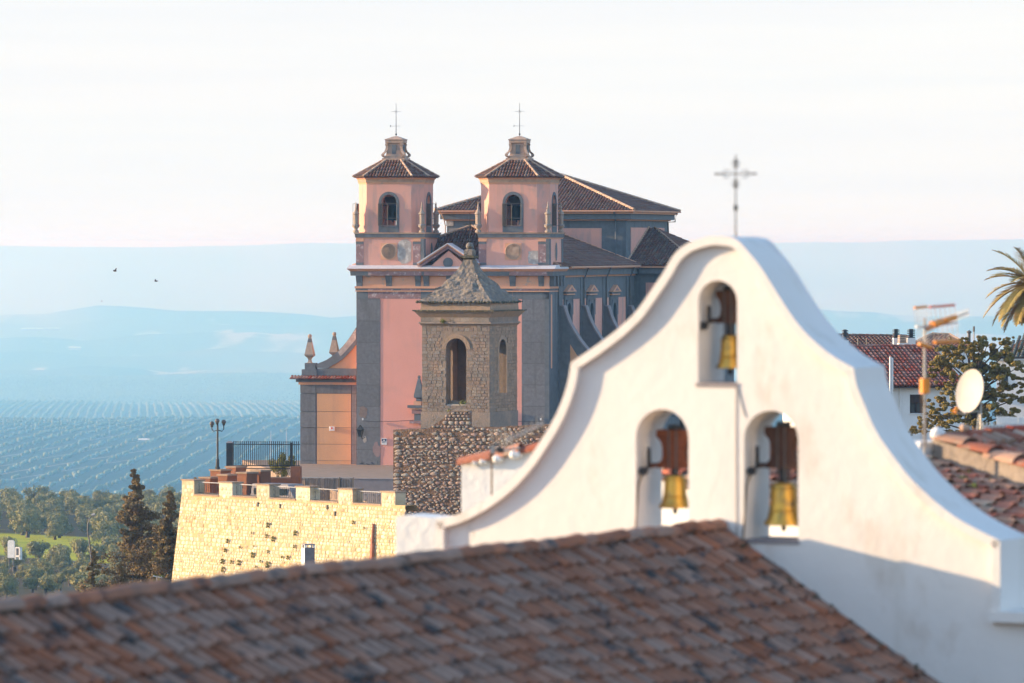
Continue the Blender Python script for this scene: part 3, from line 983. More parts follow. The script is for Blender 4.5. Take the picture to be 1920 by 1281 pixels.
# portal surround half hidden by the stone belfry
gbox('portal_cornice', 'grey_plain', 767, 900, 760, 765, -.5, 0)
gbox('portal_cornice', 'peach', 771, 896, 765, 768, -.42, 0)
gbox('portal_frieze', 'mauve', 774, 890, 768, 776, -.3, 0)
gbox('portal_panel', 'grey_plain', 778, 790, 776, 789, -.2, 0)
gbox('portal_cornice', 'mauve', 770, 800, 789, 794, -.36, 0)
gbox('portal_block', 'peach', 778, 792, 752, 760, -.4, 0)
MB().sq([(.17, 0), (.17, .18), (.30, .25), (.30, .42), (.08, 1.5), (.05, 1.55), (.09, 1.62), (.05, 1.75)], (cu(787.5), -.25, cw(752))).build('portal_obelisk', 'grey_plain', church)

# ---- wings with scrolled shoulders
def wing(v0, left=True):
    if left:
        px = lambda x: cu(x, v0)
        w = lambda y_: C.w(y_, px(615), v0)
        uo, ui = px(563), px(668)
    else:
        w = lambda y_: C.w(y_, cu(615, 1.0), 1.0)
        span = cu(668, 1.0) - cu(563, 1.0)
        ui, uo = U1, U1 + span
        px = lambda x: U1 + (cu(668, 1.0) - cu(x, 1.0))
    lo, hi = min(uo, ui), max(uo, ui)
    MB().box((lo + .04, v0 + .06, -5.5), (hi - .02, v0 + 22, w(722))).build('aisle_wall', 'grey_plain', church)
    def bx(name, m, x0, x1, y0, y1, a, b):
        p, q = sorted((px(x0), px(x1)))
        MB().box((p, v0 + a, w(y1)), (q, v0 + b, w(y0))).build(name, m, church)
    rr = [720.5, 738, 772, 802, 833, 864, 894]
    for a, b in zip(rr[1:-1], rr[2:]):
        bx('panel', 'grey', 563, 592, a + .5, b - .5, -.004, .1)
        bx('panel', 'orange', 594, 658, a + .35, b - .35, .004, .1)
        bx('panel', 'grey', 659.5, 667.8, a + .5, b - .5, -.004, .1)
    bx('panel', 'grey', 563, 592, 720.5, 737.5, -.004, .1)
    bx('panel', 'grey', 592.6, 658.5, 720.5, 737.5, -.004, .1)
    bx('panel', 'grey', 659.5, 667.8, 720.5, 737.5, -.004, .1)
    # eaves
    e = -.45
    def strip(name, m, y0, y1, o):
        a, b = (lo - o, hi) if left else (lo, hi + o)
        MB().box((a, v0 - o, w(y1)), (b, v0 + 22, w(y0))).build(name, m, church)
    strip('eaves_moulding', 'peach', 716.5, 721.5, .10)
    strip('eaves_band', 'grey_plain', 711, 716.6, .25)
    a, b = (lo - .62, hi) if left else (lo, hi + .62)
    tl = tiled([(a, v0 - .55, w(711)), (b, v0 - .55, w(711)), (b, v0 - .1, w(706)), (a, v0 - .1, w(706))], .22, .1, .45)
    tl.build('eaves_tiles', 'tile_red', church, kind='stuff', weld=False)
    MB().rings([[(a, v0 - .55, w(711.2)), (b, v0 - .55, w(711.2)), (b, v0 + 22, w(711.2)), (a, v0 + 22, w(711.2))],
                [(a + .3, v0 - .1, w(706.4)), (b - .05, v0 - .1, w(706.4)), (b - .05, v0 + 22, w(706.4)), (a + .3, v0 + 22, w(706.4))]]).build('eaves_roof', 'tile_red', church)
    # parapet block, scroll and pinnacle pedestal
    bx('parapet', 'grey_plain', 594.5, 667.5, 691, 706, .0, .5)
    bx('pinnacle_pedestal', 'grey_plain', 566, 594, 693, 706, -.05, .75)
    bx('pinnacle_pedestal', 'grey_plain', 571, 591, 681, 693, .05, .65)
    curve = smooth_curve([(594, 690), (594, 683), (612, 675), (631, 661), (648, 643), (660, 626), (667.5, 614)], 3)
    inner = smooth_curve([(667.5, 646), (655, 661), (640, 675), (622, 686), (615, 690.8)], 3)
    MB().prism([(px(x), w(y_)) for x, y_ in curve + inner], v0 + .0, v0 + .55).build('scroll', 'mauve' if False else 'grey_plain', church)
    MB().prism([(px(x), w(y_)) for x, y_ in [(667.5, 691)] + inner], v0 + .1, v0 + .45).build('scroll_infill', 'orange', church)
    band = smooth_curve([(634, 659.5), (648, 643.5), (660, 627), (667, 617)], 3)
    band2 = smooth_curve([(667, 636), (657, 648), (644, 663), (638, 668)], 3)
    MB().prism([(px(x), w(y_)) for x, y_ in band + band2], v0 - .006, v0 + .1).build('worn_scroll', 'bare', church)
    return px, w
pxL, wL = wing(1.0, True)
wing(3.6, False)
def pinnacle(u, v, wbase, h):
    k = h / 1.95
    pr = [(.20, 0), (.12, .06), (.09, .22), (.14, .36), (.29, .50), (.30, .56), (.09, 1.68), (.08, 1.72), (.06, 1.74)]
    p = MB().sq([(r * k, z * k) for r, z in pr], (u, v, wbase)).build('pinnacle', 'finial', church)
    MB().sq([(.306 * k, .545 * k), (.285 * k, .62 * k), (.095 * k, 1.66 * k)], (u, v, wbase)).build('pinnacle_cone', 'grey_plain', p)
    MB().ball((u, v, wbase + 1.82 * k), .14 * k, 9).build('pinnacle_ball', 'finial', p, smooth=True)
pinnacle(cu(581, 1.35), 1.35, C.w(681, cu(581, 1.35), 1.35), 2.0)
vb = 9.0
ub_ = cu(627, vb)
MB().box((ub_ - .4, vb - .4, C.w(705, ub_, vb)), (ub_ + .4, vb + .4, C.w(674, ub_, vb))).build('pinnacle_pedestal', 'grey_plain', church)
pinnacle(ub_, vb, C.w(676, ub_, vb), 2.0)

# ---- bell towers
def oct_ring(uc, vc, hu, hv, ch, o=0.0):
    a, b = hu + o, hv + o
    k = ch + o * .59
    return [(uc - a + k, vc - b), (uc + a - k, vc - b), (uc + a, vc - b + k), (uc + a, vc + b - k), (uc + a - k, vc + b), (uc - a + k, vc + b), (uc - a, vc + b - k), (uc - a, vc - b + k)]

def tower(pxf0, pxf1, ped0, ped1, patch):
    uc = (cu(pxf0, .25) + cu(pxf1, .25)) / 2
    fw = (cu(pxf1, .25) - cu(pxf0, .25))
    ch = .74
    hu = fw / 2 + ch
    hv = 1.27 + ch
    v0 = .25
    vc = v0 + hv
    W = lambda y_: C.w(y_, uc, v0)
    ped = MB().box((cu(ped0), .06, cw(504)), (cu(ped1), .06 + 2 * hv + .35, W(446))).build('tower', 'pink_worn', church)
    ped.name = 'tower'
    t = ped
    p0, p1 = cu(ped0), cu(ped1)
    vbk = .06 + 2 * hv + .35
    # corner strips of the pedestal
    for a, b, mm in ((p0, p0 + .5, 'mauve'), (p1 - .72, p1 - .22, 'mauve')):
        MB().box((a - .03, .03, W(493)), (b, .2, W(453))).build('pedestal_pilaster', mm, t)
        MB().box((a - .05, .01, W(453)), (b + .04, .2, W(447.5))).build('pilaster_capital', 'peach', t)
        MB().box((a - .035, .027, W(458)), (b + .01, .2, W(453))).build('pilaster_neck', 'grey_plain', t)
        MB().box((a - .035, .027, W(497)), (b + .01, .2, W(492.5))).build('pilaster_foot', 'grey_plain', t)
    MB().box((p1 - .2, -.01, W(497)), (p1 + .03, .55, W(448))).build('pedestal_corner', 'grey_plain', t)
    MB().box((p1 - .2, vbk - .5, W(497)), (p1 + .03, vbk + .03, W(448))).build('pedestal_corner', 'grey_plain', t)
    ov = (p1, .06 + hv + .2, W(472))
    MB(lambda x, y_, z: (ov[0] - .02 + z, ov[1] + x * .62, ov[2] + y_ * 1.3)).lathe([(.48, 0), (.48, .05)], n=18).build('oval_panel', 'grey_plain', t)
    MB(lambda x, y_, z: (ov[0] - .02 + z, ov[1] + x * .72, ov[2] + y_ * 1.28)).lathe([(.56, 0), (.56, .035)], n=18).build('oval_frame', 'peach', t)
    rc = (uc + cu(730.5) - cu(729.2), W(471.5))
    s_ = .58
    MB().box((rc[0] - s_, .035, rc[1] - s_), (rc[0] + s_, .1, rc[1] + s_)).build('roundel_frame', 'peach', t)
    MB(lambda x, y_, z: (rc[0] + x, .045 - z, rc[1] + y_)).lathe([(.555, 0), (.555, .05), (.52, .06)], n=26).build('roundel_rim', 'tile_ridge', t)
    MB(lambda x, y_, z: (rc[0] + x, .02 - z, rc[1] + y_)).lathe([(.51, 0), (.51, .035)], n=26).build('roundel', 'roundel', t)
    for (x0, x1, y0, y1, sd) in patch:
        rgp = random.Random(sd)
        um = uc + (x0 + x1) / 2 / 26.6; wm = W((y0 + y1) / 2)
        ru, rw = (x1 - x0) / 53.2, (y1 - y0) / 54.0
        poly = []
        for i in range(26):
            a = 2 * math.pi * i / 26
            cx_, sy_ = math.cos(a), math.sin(a)
            k = 1 / max(abs(cx_), abs(sy_)) ** .75 * rgp.uniform(.90, 1.03)
            poly.append((um + ru * cx_ * k, wm + rw * sy_ * k))
        MB().prism(poly, .048, .1).build('bare_patch', 'bare', t)
    # cornice of the pedestal
    def pring(name, m, y0, y1, o0, o1):
        MB().rings([[(p0 - o, .06 - o, W(y_)), (p1 + o, .06 - o, W(y_)), (p1 + o, vbk + o, W(y_)), (p0 - o, vbk + o, W(y_))] for o, y_ in ((o0, y1), (o1, y0))]).build(name, m, t)
    pring('pedestal_moulding', 'peach', 445.5, 447.5, .02, .05)
    pring('pedestal_band', 'grey_plain', 438.8, 445.5, .08, .10)
    pring('pedestal_top', 'tile_ridge', 436, 438.8, .13, .16)
    # shaft: four pierced walls and four solid corners
    oc_ = oct_ring(uc, vc, hu, hv, ch)
    w_b, w_t = W(436), W(345)
    us_, ws_ = cu(743, v0) - cu(715, v0), W(365)
    rad = us_ / 2
    sill = W(423)
    def wallface(a, b, hole, th=.45):
        A, B = Vector((*oc_[a], 0)), Vector((*oc_[b], 0))
        d = (B - A); L = d.length; d.normalize()
        nrm = Vector((-d.y, d.x, 0))
        if nrm.dot(Vector((uc, vc, 0)) - A) < 0: nrm = -nrm
        xf = lambda x, y_, z: (A.x + d.x * x + nrm.x * y_, A.y + d.y * x + nrm.y * y_, z)
        mb = MB(xf)
        if hole:
            cc = L / 2
            r_ = min(rad, L * .3)
            top, smp = arch(cc - r_, cc + r_, ws_ - r_)
            mb.slab([0, L] + smp, lambda u: w_t, w_b, 0, th, [(cc - r_, cc + r_, sill, top)])
            mb.build('shaft_wall', 'pink_worn', t)
            arch_ring(MB(xf), cc - r_, cc + r_, W(435.6), ws_ - r_, .20, -.035, .05).build('arch_surround', 'grey_plain', t)
            MB(xf).box((cc - r_ - .0, -.03, W(435.6)), (cc + r_, .08, W(424.2))).build('arch_apron', 'grey_plain', t)
            return xf, cc, r_, L
        mb.slab([0, L], lambda u: w_t, w_b, 0, th)
        mb.build('shaft_wall', 'pink_worn', t)
        return xf, L / 2, 0, L
    faces = {}
    for a, b, h in ((0, 1, True), (1, 2, False), (2, 3, True), (3, 4, False), (4, 5, True), (5, 6, False), (6, 7, True), (7, 0, False)):
        faces[a] = wallface(a, b, h)
    MB().prism_z(oct_ring(uc, vc, hu - .3, hv - .3, ch), w_b, w_b + .12).build('belfry_floor', 'concrete', t)
    MB().prism_z(oct_ring(uc, vc, hu - .3, hv - .3, ch), w_t - .3, w_t).build('belfry_ceiling', 'wood_dark', t)
    # balcony grilles with a shutter standing open
    for a in (0, 2, 6):
        xf, cc, r_, L = faces[a]
        mb = MB(xf)
        x0, x1 = cc - r_ - .16, cc + r_ + .10
        y_ = -.60 if a == 6 else -.30
        w0_, w1_ = W(423), W(382)
        for z in (w0_, w0_ + (w1_ - w0_) * .33, w1_):
            mb.tube([(x0, 0, z), (x0, y_, z), (x1, y_, z), (x1, 0, z)], .016, 4)
        for x in (x0, (x0 + x1) / 2, x1):
            mb.tube([(x, y_, w0_), (x, y_, w1_)], .014, 4)
        mb.build('balcony_grille', 'iron_grey', t)
        MB(xf).box((x0 - .02, y_ + .02, w0_), (x0 + .05, -.02, w1_)).build('shutter', 'door_wood', t)
        MB(xf).box((x0 + .05, y_ + .02, w0_), (x0 + .30, y_ + .05, w1_)).build('shutter', 'door_wood', t)
    # top cornice
    for nm, mm, y0, y1, o0, o1 in (('tower_cornice', 'peach', 342, 345.5, .01, .05), ('tower_cornice', 'tile_ridge', 336.5, 342, .07, .10), ('tower_cornice', 'peach', 331.5, 336.5, .12, .26)):
        r0, r1 = oct_ring(uc, vc, hu, hv, ch, o0), oct_ring(uc, vc, hu, hv, ch, o1)
        MB().prism_z(r0, W(y1), W(y0), r1).build(nm, mm, t)
    # tiled roof
    e = oct_ring(uc, vc, hu, hv, ch, .38)
    tp = oct_ring(uc, vc, .72, .72, .22)
    we, wtp = W(331.8), W(300)
    rf = MB().prism_z(e, we - .05, wtp - .05, tp).build('tower_roof', 'tile_dark', t)
    mt = MB(); mr_ = MB()
    for i in range(8):
        j = (i + 1) % 8
        q = tiled([(*e[i], we), (*e[j], we), (*tp[j], wtp), (*tp[i], wtp)], .205, .085, .42)
        mt.add(q.v, q.f)
        ridge_line(mr_, (*e[i], we + .05), (*tp[i], wtp + .05), .085)
    mt.build('roof_tiles', 'tile_dark', t, kind='stuff', weld=False)
    mr_.build('hip_tiles', 'tile_ridge', t, kind='stuff', weld=False)
    # lantern on the roof
    wl_ = W(301.5)
    hh = W(256) - wl_
    MB().sq([(.80, -.1), (.80, .20), (.72, .22)], (uc, vc, wl_)).build('lantern_base', 'lantern_stone', t)
    MB().sq([(.66, .20), (.66, .34), (.56, .42), (.52, .8), (.50, 1.2), (.56, 1.24)], (uc, vc, wl_)).build('lantern_body', 'lantern_stone', t)
    for sx2 in (-1, 1):
        for sy2 in (-1, 1):
            cv = (uc + sx2 * .58, vc + sy2 * .58)
            MB().rings([[(cv[0] + sx2 * r_ + dx, cv[1] + sy2 * r_ + dy, wl_ + z) for dx, dy in ((-.09, -.09), (.09, -.09), (.09, .09), (-.09, .09))] for r_, z in ((-.02, .22), (.10, .27), (.17, .36), (.17, .47), (.10, .57), (.0, .66), (-.06, .82), (-.08, 1.0), (-.04, 1.14), (-.06, 1.22))]).build('lantern_volute', 'lantern_stone', t)
    for a_ in range(4):
        ca_, sa_ = math.cos(a_ * math.pi / 2), math.sin(a_ * math.pi / 2)
        xf = lambda x, y_, z: (uc + ca_ * x - sa_ * y_, vc + sa_ * x + ca_ * y_, wl_ + z)
        MB(xf).box((-.14, -.60, .5), (.14, -.5, 1.12)).build('lantern_niche', 'grey_plain', t)
    MB().sq([(.56, 1.22), (.62, 1.26), (.62, 1.42), (.66, 1.46), (.66, 1.50), (.10, 1.72)], (uc, vc, wl_)).build('lantern_cap', 'lantern_stone', t)
    zt = wl_ + 1.70
    mb = MB()
    mb.tube([(uc, vc, zt - .05), (uc, vc, zt + 2.3)], [.028, .012], 5)
    mb.tube([(uc - .34, vc, zt + 1.72), (uc + .34, vc, zt + 1.72)], .009, 4)
    mb.tube([(uc, vc - .3, zt + 1.72), (uc, vc + .3, zt + 1.72)], .007, 4)
    mb.tube([(uc - .42, vc, zt + .72), (uc + .30, vc, zt + .72)], .009, 4)
    mb.add([(uc - .42, vc, zt + .65), (uc - .34, vc, zt + .72), (uc - .42, vc, zt + .79)], [(0, 1, 2)])
    mb.ball((uc, vc, zt + .15), .07, 7)
    for k in range(8):
        a = k * math.pi / 4
        mb.tube([(uc + .04 * math.cos(a), vc, zt + 1.72 + .04 * math.sin(a)), (uc + .16 * math.cos(a), vc, zt + 1.72 + .16 * math.sin(a))], .006, 3)
    mb.build('weather_cross', 'iron', t)
    # finials at the corners
    for (su, sv) in ((-1, -1), (1, -1), (1, 1), (-1, 1)):
        fx = uc + su * (hu + .02); fy = vc + sv * (hv + .02)
        pr = [(.17, 0), (.17, .12), (.10, .18), (.10, .26), (.21, .40), (.22, .52), (.14, .60), (.15, .66), (.16, 1.22), (.20, 1.26), (.20, 1.32), (.11, 1.44), (.06, 1.66), (.075, 1.72), (.04, 1.80), (.035, 1.98), (.01, 2.12)]
        MB().lathe([(r_ * 1.25, z) for r_, z in pr], (fx, fy, w_b), 8).build('finial', 'finial', t, smooth=True)
        MB().lathe([(.258, .42), (.282, .52), (.24, .56)], (fx, fy, w_b), 8).build('finial_collar', 'roundel', t)
    return uc, vc, W

tower_a = tower(687.5, 771, 668, 794, [(17, 44, 449.5, 494, 21)])
tower_b = tower(917, 1007, 898, 1029, [(29, 60, 470, 496, 22)])

# bells hung in the tower arches
def tower_bell(uc, vc, W, label):
    b = C.empty('tower_bell', label, 'bell', 'bells in the church towers', uc, vc - .9, W(386))
    MB().lathe([(.05, .02), (.28, 0), (.33, -.12), (.36, -.6), (.44, -.85), (.55, -1.0), (.5, -1.0)], (0, 0, 0), 14).build('bell', 'bell_dark', b, smooth=True)
    MB().prism([(-.62, .62), (.62, .62), (.5, .35), (.34, .02), (-.34, .02), (-.5, .35)], -.14, .14).build('yoke', 'wood_dark', b)
    MB().tube([(-1.0, 0, .05), (1.0, 0, .05)], .05, 6).build('axle', 'iron', b)
    MB().tube([(0, 0, -.3), (0, 0, -1.12)], [.02, .06], 6).build('clapper', 'iron', b)
tower_bell(*tower_a, 'dark bell in the arch of the church tower beside open sky')
tower_bell(*tower_b, 'dark bell in the arch of the church tower before the main roof')

# ---- nave, crossing and transept behind the towers
VD = 28.5
weN = C.w(500, U1, 4)
um_ = U1 / 2
wr = C.w(425, um_, 5.5)
nv = MB().box((.1, 3.6, -1), (U1 - .06, VD + 1, weN - .35)).build('nave_wall', 'grey_plain', church)
eo = .55
eN = [(-eo, 1.2, weN), (U1 + eo, 1.2, weN), (U1 + eo, VD, weN), (-eo, VD, weN)]
r0, r1 = (um_, 5.6, wr), (um_, VD + .4, wr)
def roofmesh(name, faces, m='tile_dark', parent=church):
    mb = MB()
    for f in faces: mb.add([(x, y_, z - .03) for x, y_, z in f], [tuple(range(len(f)))])
    return mb.build(name, m, parent)
nr = roofmesh('nave_roof', [[eN[0], eN[1], r0], [eN[1], eN[2], r1, r0], [eN[3], eN[0], r0, r1]])
q = tiled([eN[0], eN[1], r0], .23, .09, .45); q2 = tiled([eN[1], eN[2], r1, r0], .23, .085, .45)
q.add(q2.v, q2.f)
q.build('roof_tiles', 'tile_dark', nr, kind='stuff', weld=False)
mr_ = MB()
ridge_line(mr_, (eN[1][0], eN[1][1], weN + .06), (r0[0], r0[1], r0[2] + .06), .10)
ridge_line(mr_, (eN[0][0], eN[0][1], weN + .06), (r0[0], r0[1], r0[2] + .06), .10)
ridge_line(mr_, (r0[0], r0[1], r0[2] + .06), (r1[0], r1[1], r1[2] + .06), .10)
mr_.build('ridge_tiles', 'tile_ridge', nr, kind='stuff', weld=False)
# eaves along the nave side
MB().box((U1 - .1, 3.95, weN - .18), (U1 + .42, VD - .2, weN - .04)).build('eaves_moulding', 'peach', church)
MB().tube([(U1 + eo + .03, 4.4, weN - .06), (U1 + eo + .03, VD - .5, weN - .06)], .07, 7).build('gutter', 'peach', church)
MB().box((U1 - .1, 3.95, weN - .62), (U1 + .30, VD - .1, weN - .18)).build('eaves_band', 'grey_plain', church)
MB().box((U1 - .1, 3.95, weN - .74), (U1 + .12, VD - .1, weN - .62)).build('eaves_moulding', 'peach', church)
side = lambda a, b, c_: (U1 - b, a, c_)       # a along the side, b into the wall
vpil = [C.v(p, U1) for p in (1049, 1090, 1132, 1176)]
vwin = [C.v(p, U1 + .05) for p in (1065, 1107, 1150)]
WS = lambda y_, v: C.w(y_, U1, v)
MB(side).box((3.7, -.05, WS(560, 10)), (VD, .1, weN - .74)).build('side_frieze', 'grey_plain', church)
for i, v in enumerate(vpil):
    MB(side).box((v - .62, -.10, -1), (v + .62, .1, weN - .76)).build('side_pilaster', 'grey_plain', church)
    if i:
        MB(side).tube([(v + .1, -.5, weN - .1), (v + .1, -.35, weN - .5), (v + .1, -.18, weN - .85), (v + .1, -.18, WS(573, v))], .05, 6).build('downpipe', 'iron_grey', church)
for v0_, v1_ in zip(vpil[:-1], vpil[1:]):
    MB(side).box((v0_ + .64, -.02, WS(700, v0_)), (v1_ - .64, .1, WS(534, (v0_ + v1_) / 2) + .0)).build('side_panel', 'pink_worn', church)
for v in vwin:
    w_ = lambda y_: WS(y_, v)
    h = 1.15
    arch_ring(MB(side), v - .62, v + .62, w_(650), w_(571) - .5, .42, -.16, .05).build('window_surround', 'grey_plain', church)
    MB(side).box((v - 1.35, -.14, w_(590)), (v - 1.04, .05, w_(556))).build('window_ear', 'grey_plain', church)
    MB(side).box((v + 1.04, -.14, w_(590)), (v + 1.35, .05, w_(556))).build('window_ear', 'grey_plain', church)
    MB(side).box((v - 1.2, -.15, w_(562)), (v + 1.2, .05, w_(553))).build('window_head', 'grey_plain', church)
    MB(side).box((v - 1.3, -.28, w_(553)), (v + 1.3, .05, w_(551))).build('window_cornice', 'peach', church)
    MB(side).box((v - 1.2, -.2, w_(551)), (v + 1.2, .05, w_(547))).build('window_frieze', 'grey_plain', church)
    MB(side).prism([(v - 1.55, w_(547)), (v + 1.55, w_(547)), (v, w_(534))], -.34, .05).build('window_pediment', 'peach', church)
    MB(side).prism([(v - .7, w_(545)), (v + .7, w_(545)), (v, w_(539))], -.345, .05).build('window_pediment_field', 'mauve', church)
    top, smp = arch(v - .62, v + .62, w_(571) - .5)
    mbw = MB(side)
    poly = [(v - .62, w_(650))] + [(u, top(u)) for u in smp] + [(v + .62, w_(650))]
    mbw.prism(poly, -.03, .05)
    wd = mbw.build('window', 'glass', church)
    MB(side).tube([(v, -.045, w_(650)), (v, -.045, top(v))], .03, 4).build('window_mullion', 'iron_grey', wd)
# curved buttress fins
for i, v in enumerate(vpil):
    wtop = WS(574.5, v)
    k = 1.0
    prof = [(0, 0), (.32, 0), (.45, -.35), (.75, -1.15), (1.25, -2.0), (1.75, -2.7), (2.35, -3.3), (3.2, -3.95), (4.2, -4.4), (5.3, -4.6)]
    prof = smooth_curve(prof, 2)
    poly = [(U1 + a * 1.0, wtop + b) for a, b in prof] + [(U1 + 5.3, WS(780, v)), (U1, WS(780, v))]
    MB().prism(poly, v - .42, v + .42).build('buttress', 'grey_plain', church)
    cap = [(U1 + a, wtop + b) for a, b in prof]
    mb = MB()
    for (p, q_) in zip(cap[1:-1], cap[2:]):
        mb.prism([p, q_, (q_[0] + .05, q_[1] + .07), (p[0] + .05, p[1] + .07)], v - .47, v + .47)
    mb.build('buttress_coping', 'concrete', church)
    if i == 0:
        inner = [(U1 + a, wtop + b) for a, b in ((.85, -2.6), (1.3, -3.3), (1.9, -3.95), (2.7, -4.5), (3.3, -4.75))]
        MB().prism(inner + [(U1 + 3.3, WS(690, v)), (U1 + .85, WS(690, v))], v - .43, v).build('buttress_infill', 'orange', church)
# crossing block
ul, ur_ = cu(838, VD), cu(1174, VD)
wEv = C.w(395.5, (ul + ur_) / 2, VD)
vbk = C.v(1253, ur_)
cr = MB().box((ul, VD, -1), (ur_, vbk, wEv - .3)).build('crossing_wall', 'grey_plain', church)
ov = .75
def cbox(name, m, x0, x1, y0, y1, o):
    um2 = cu((x0 + x1) / 2, VD)
    MB().box((cu(x0, VD), VD - o, C.w(y1, um2, VD)), (cu(x1, VD), VD + .1, C.w(y0, um2, VD))).build(name, m, church)
cbox('wall_panel', 'pink_worn', 1055, 1128, 428, 500, .03)
cbox('wall_panel', 'roundel', 842, 960, 428, 500, .03)
MB().box((ul - .04, VD - .06, C.w(424, ul, VD)), (ul + .5, VD + .3, wEv - .4)).build('wall_pilaster', 'bare', church)
for (v0_, v1_) in ((VD + 1.6, vbk - 1.6),):
    MB().box((ur_ - .1, v0_, -1), (ur_ + .03, v1_, C.w(427, ur_, VD + 5))).build('wall_panel', 'pink_worn', church)
def crring(name, m, a, b, o):
    MB().box((ul - o, VD - o, wEv - b), (ur_ + o, vbk + o, wEv - a)).build(name, m, church)
crring('crossing_moulding', 'peach', .62, .72, .16)
crring('crossing_band', 'grey_plain', .22, .62, .42)
crring('crossing_cornice', 'peach', .06, .22, .62)
a_, b_, c_, d_ = (ul - ov, VD - ov, wEv), (ur_ + ov, VD - ov, wEv), (ur_ + ov, vbk + ov, wEv), (ul - ov, vbk + ov, wEv)
ap = ((ul + ur_) / 2, (VD + vbk) / 2, C.w(328.5, (ul + ur_) / 2, (VD + vbk) / 2))
cro = roofmesh('crossing_roof', [[a_, b_, ap], [b_, c_, ap], [c_, d_, ap], [d_, a_, ap]])
q = tiled([a_, b_, ap], .24, .095, .45)
for f in ([b_, c_, ap], [d_, a_, ap]):
    q2 = tiled(f, .24, .085, .45); q.add(q2.v, q2.f)
q.build('roof_tiles', 'tile_dark', cro, kind='stuff', weld=False)
mr_ = MB()
for p in (a_, b_, c_, d_):
    ridge_line(mr_, (p[0], p[1], p[2] + .07), (ap[0], ap[1], ap[2] + .07), .12)
mr_.build('hip_tiles', 'tile_ridge', cro, kind='stuff', weld=False)
MB().tube([(ul - ov, VD - ov - .05, wEv - .03), (ur_ + ov, VD - ov - .05, wEv - .03), (ur_ + ov + .05, vbk + ov, wEv - .03)], .06, 6).build('gutter', 'peach', church)
ud = cu(1155, VD)
MB().tube([(ud, VD - ov, wEv - .1), (ud, VD - .5, wEv - .35), (ud, VD - .1, wEv - .8), (ud, VD - .1, C.w(480, ud, VD))], .055, 6).build('downpipe', 'grey_plain', church)
MB().tube([(ur_ + ov, vbk - .6, wEv - .1), (ur_ + ov - .1, vbk - .6, wEv - .75), (ur_ + .05, vbk - .3, wEv - .8), (ur_ + .08, vbk - .2, wEv - 2.6)], .05, 6).build('downpipe', 'iron', church)
ud = cu(836, VD)
MB().tube([(ud - .2, VD - ov, wEv - .1), (ud, VD - .45, wEv - .75), (ud, VD - .15, wEv - 1.1), (ud, VD - .15, wEv - 2.2)], .045, 6).build('downpipe', 'tile_ridge', church)
# flashing where the nave roof meets the crossing
MB().tube([(um_, VD - .03, wr + .05), (U1 + .4, VD - .03, weN + .12)], .07, 5).build('flashing', 'peach', church)
# transept
vt0, vt1 = VD + .05, vbk + .3
vm = (vt0 + vt1) / 2
ut = ur_ + 5.0
weT = C.w(497.5, ur_, VD)
wrT = C.w(428, ur_, vm)
MB().box((ur_ - .2, vt0, -1), (ut, vt1, weT - .3)).build('transept_wall', 'grey_plain', church)
MB().box((cu(1211, vt0), vt0 - .03, C.w(620, ur_, VD)), (cu(1232, vt0), vt0 + .1, C.w(530, ur_, VD))).build('transept_panel', 'pink_worn', church)
MB().box((U1 + .4, vt0 - .3, weT - .62), (ut + .3, vt1 + .3, weT - .18)).build('transept_band', 'grey_plain', church)
MB().box((U1 + .4, vt0 - .5, weT - .18), (ut + .5, vt1 + .5, weT - .03)).build('transept_cornice', 'peach', church)
A_, B_, C_, D_ = (ur_, vt0 - .6, weT), (ut + .6, vt0 - .6, weT), (ut + .6, vt1 + .6, weT), (ur_, vt1 + .6, weT)
r0, r1 = (ur_, vm, wrT), (ur_ + .5, vm, wrT)
tr = roofmesh('transept_roof', [[A_, B_, r1, r0], [B_, C_, r1], [C_, D_, r0, r1]])
q = tiled([A_, B_, r1, r0], .25, .1, .45); q2 = tiled([B_, C_, r1], .25, .1, .45); q.add(q2.v, q2.f)
q.build('roof_tiles', 'tile_dark', tr, kind='stuff', weld=False)
mr_ = MB()
ridge_line(mr_, (r0[0] + .05, r0[1], r0[2] + .06), (A_[0] + .05, A_[1], A_[2] + .06), .10)
ridge_line(mr_, (B_[0], B_[1], B_[2] + .05), (r1[0], r1[1], r1[2] + .05), .09)
mr_.build('hip_tiles', 'tile_ridge', tr, kind='stuff', weld=False)

# ---- loose fittings on the church front (things of their own)
ln = C.empty('wall_lantern', 'black iron lantern on a bracket on the grey church pilaster', 'lantern', None, cu(675, -.5), -.45, C.w(818, cu(675), -.5))
MB().tube([(.25, .4, -.1), (.1, .15, -.18), (0, 0, 0)], .02, 5).build('bracket', 'iron', ln)
MB().sq([(.09, .0), (.19, .42), (.21, .44)], (0, 0, 0)).build('glass_body', 'glass', ln)
for sx2 in (-1, 1):
    for sy2 in (-1, 1):
        MB().tube([(sx2 * .095, sy2 * .095, 0), (sx2 * .195, sy2 * .195, .44)], .016, 4).build('frame_bar', 'iron', ln)
MB().sq([(.24, .44), (.20, .50), (.09, .62), (.09, .68), (.03, .76)], (0, 0, 0)).build('cap', 'iron', ln)
MB().sq([(.11, -.05), (.10, .02)], (0, 0, 0)).build('base', 'iron', ln)
sg = C.empty('notice_plate', 'small white and blue notice plate on the pink church wall', 'sign', None, cu(720), 0, C.w(834, cu(720)))
MB().box((-.19, .0, 0), (.19, .04, .44)).build('plate', 'white_plain', sg)
M['navy'] = mat('navy_print', (.05, .06, .11), rough=.6)
MB().box((-.16, -.006, .24), (.16, .0, .40)).build('pictogram_field', 'navy', sg)
MB().prism([(-.08, .27), (.08, .27), (.04, .34), (0, .37), (-.04, .34)], -.011, -.006).build('pictogram', 'white_plain', sg)
for k, z in enumerate((.19, .155, .12)):
    MB().box((-.14, -.006, z), (.14 - .05 * k, .0, z + .014)).build('print_line', 'navy', sg)
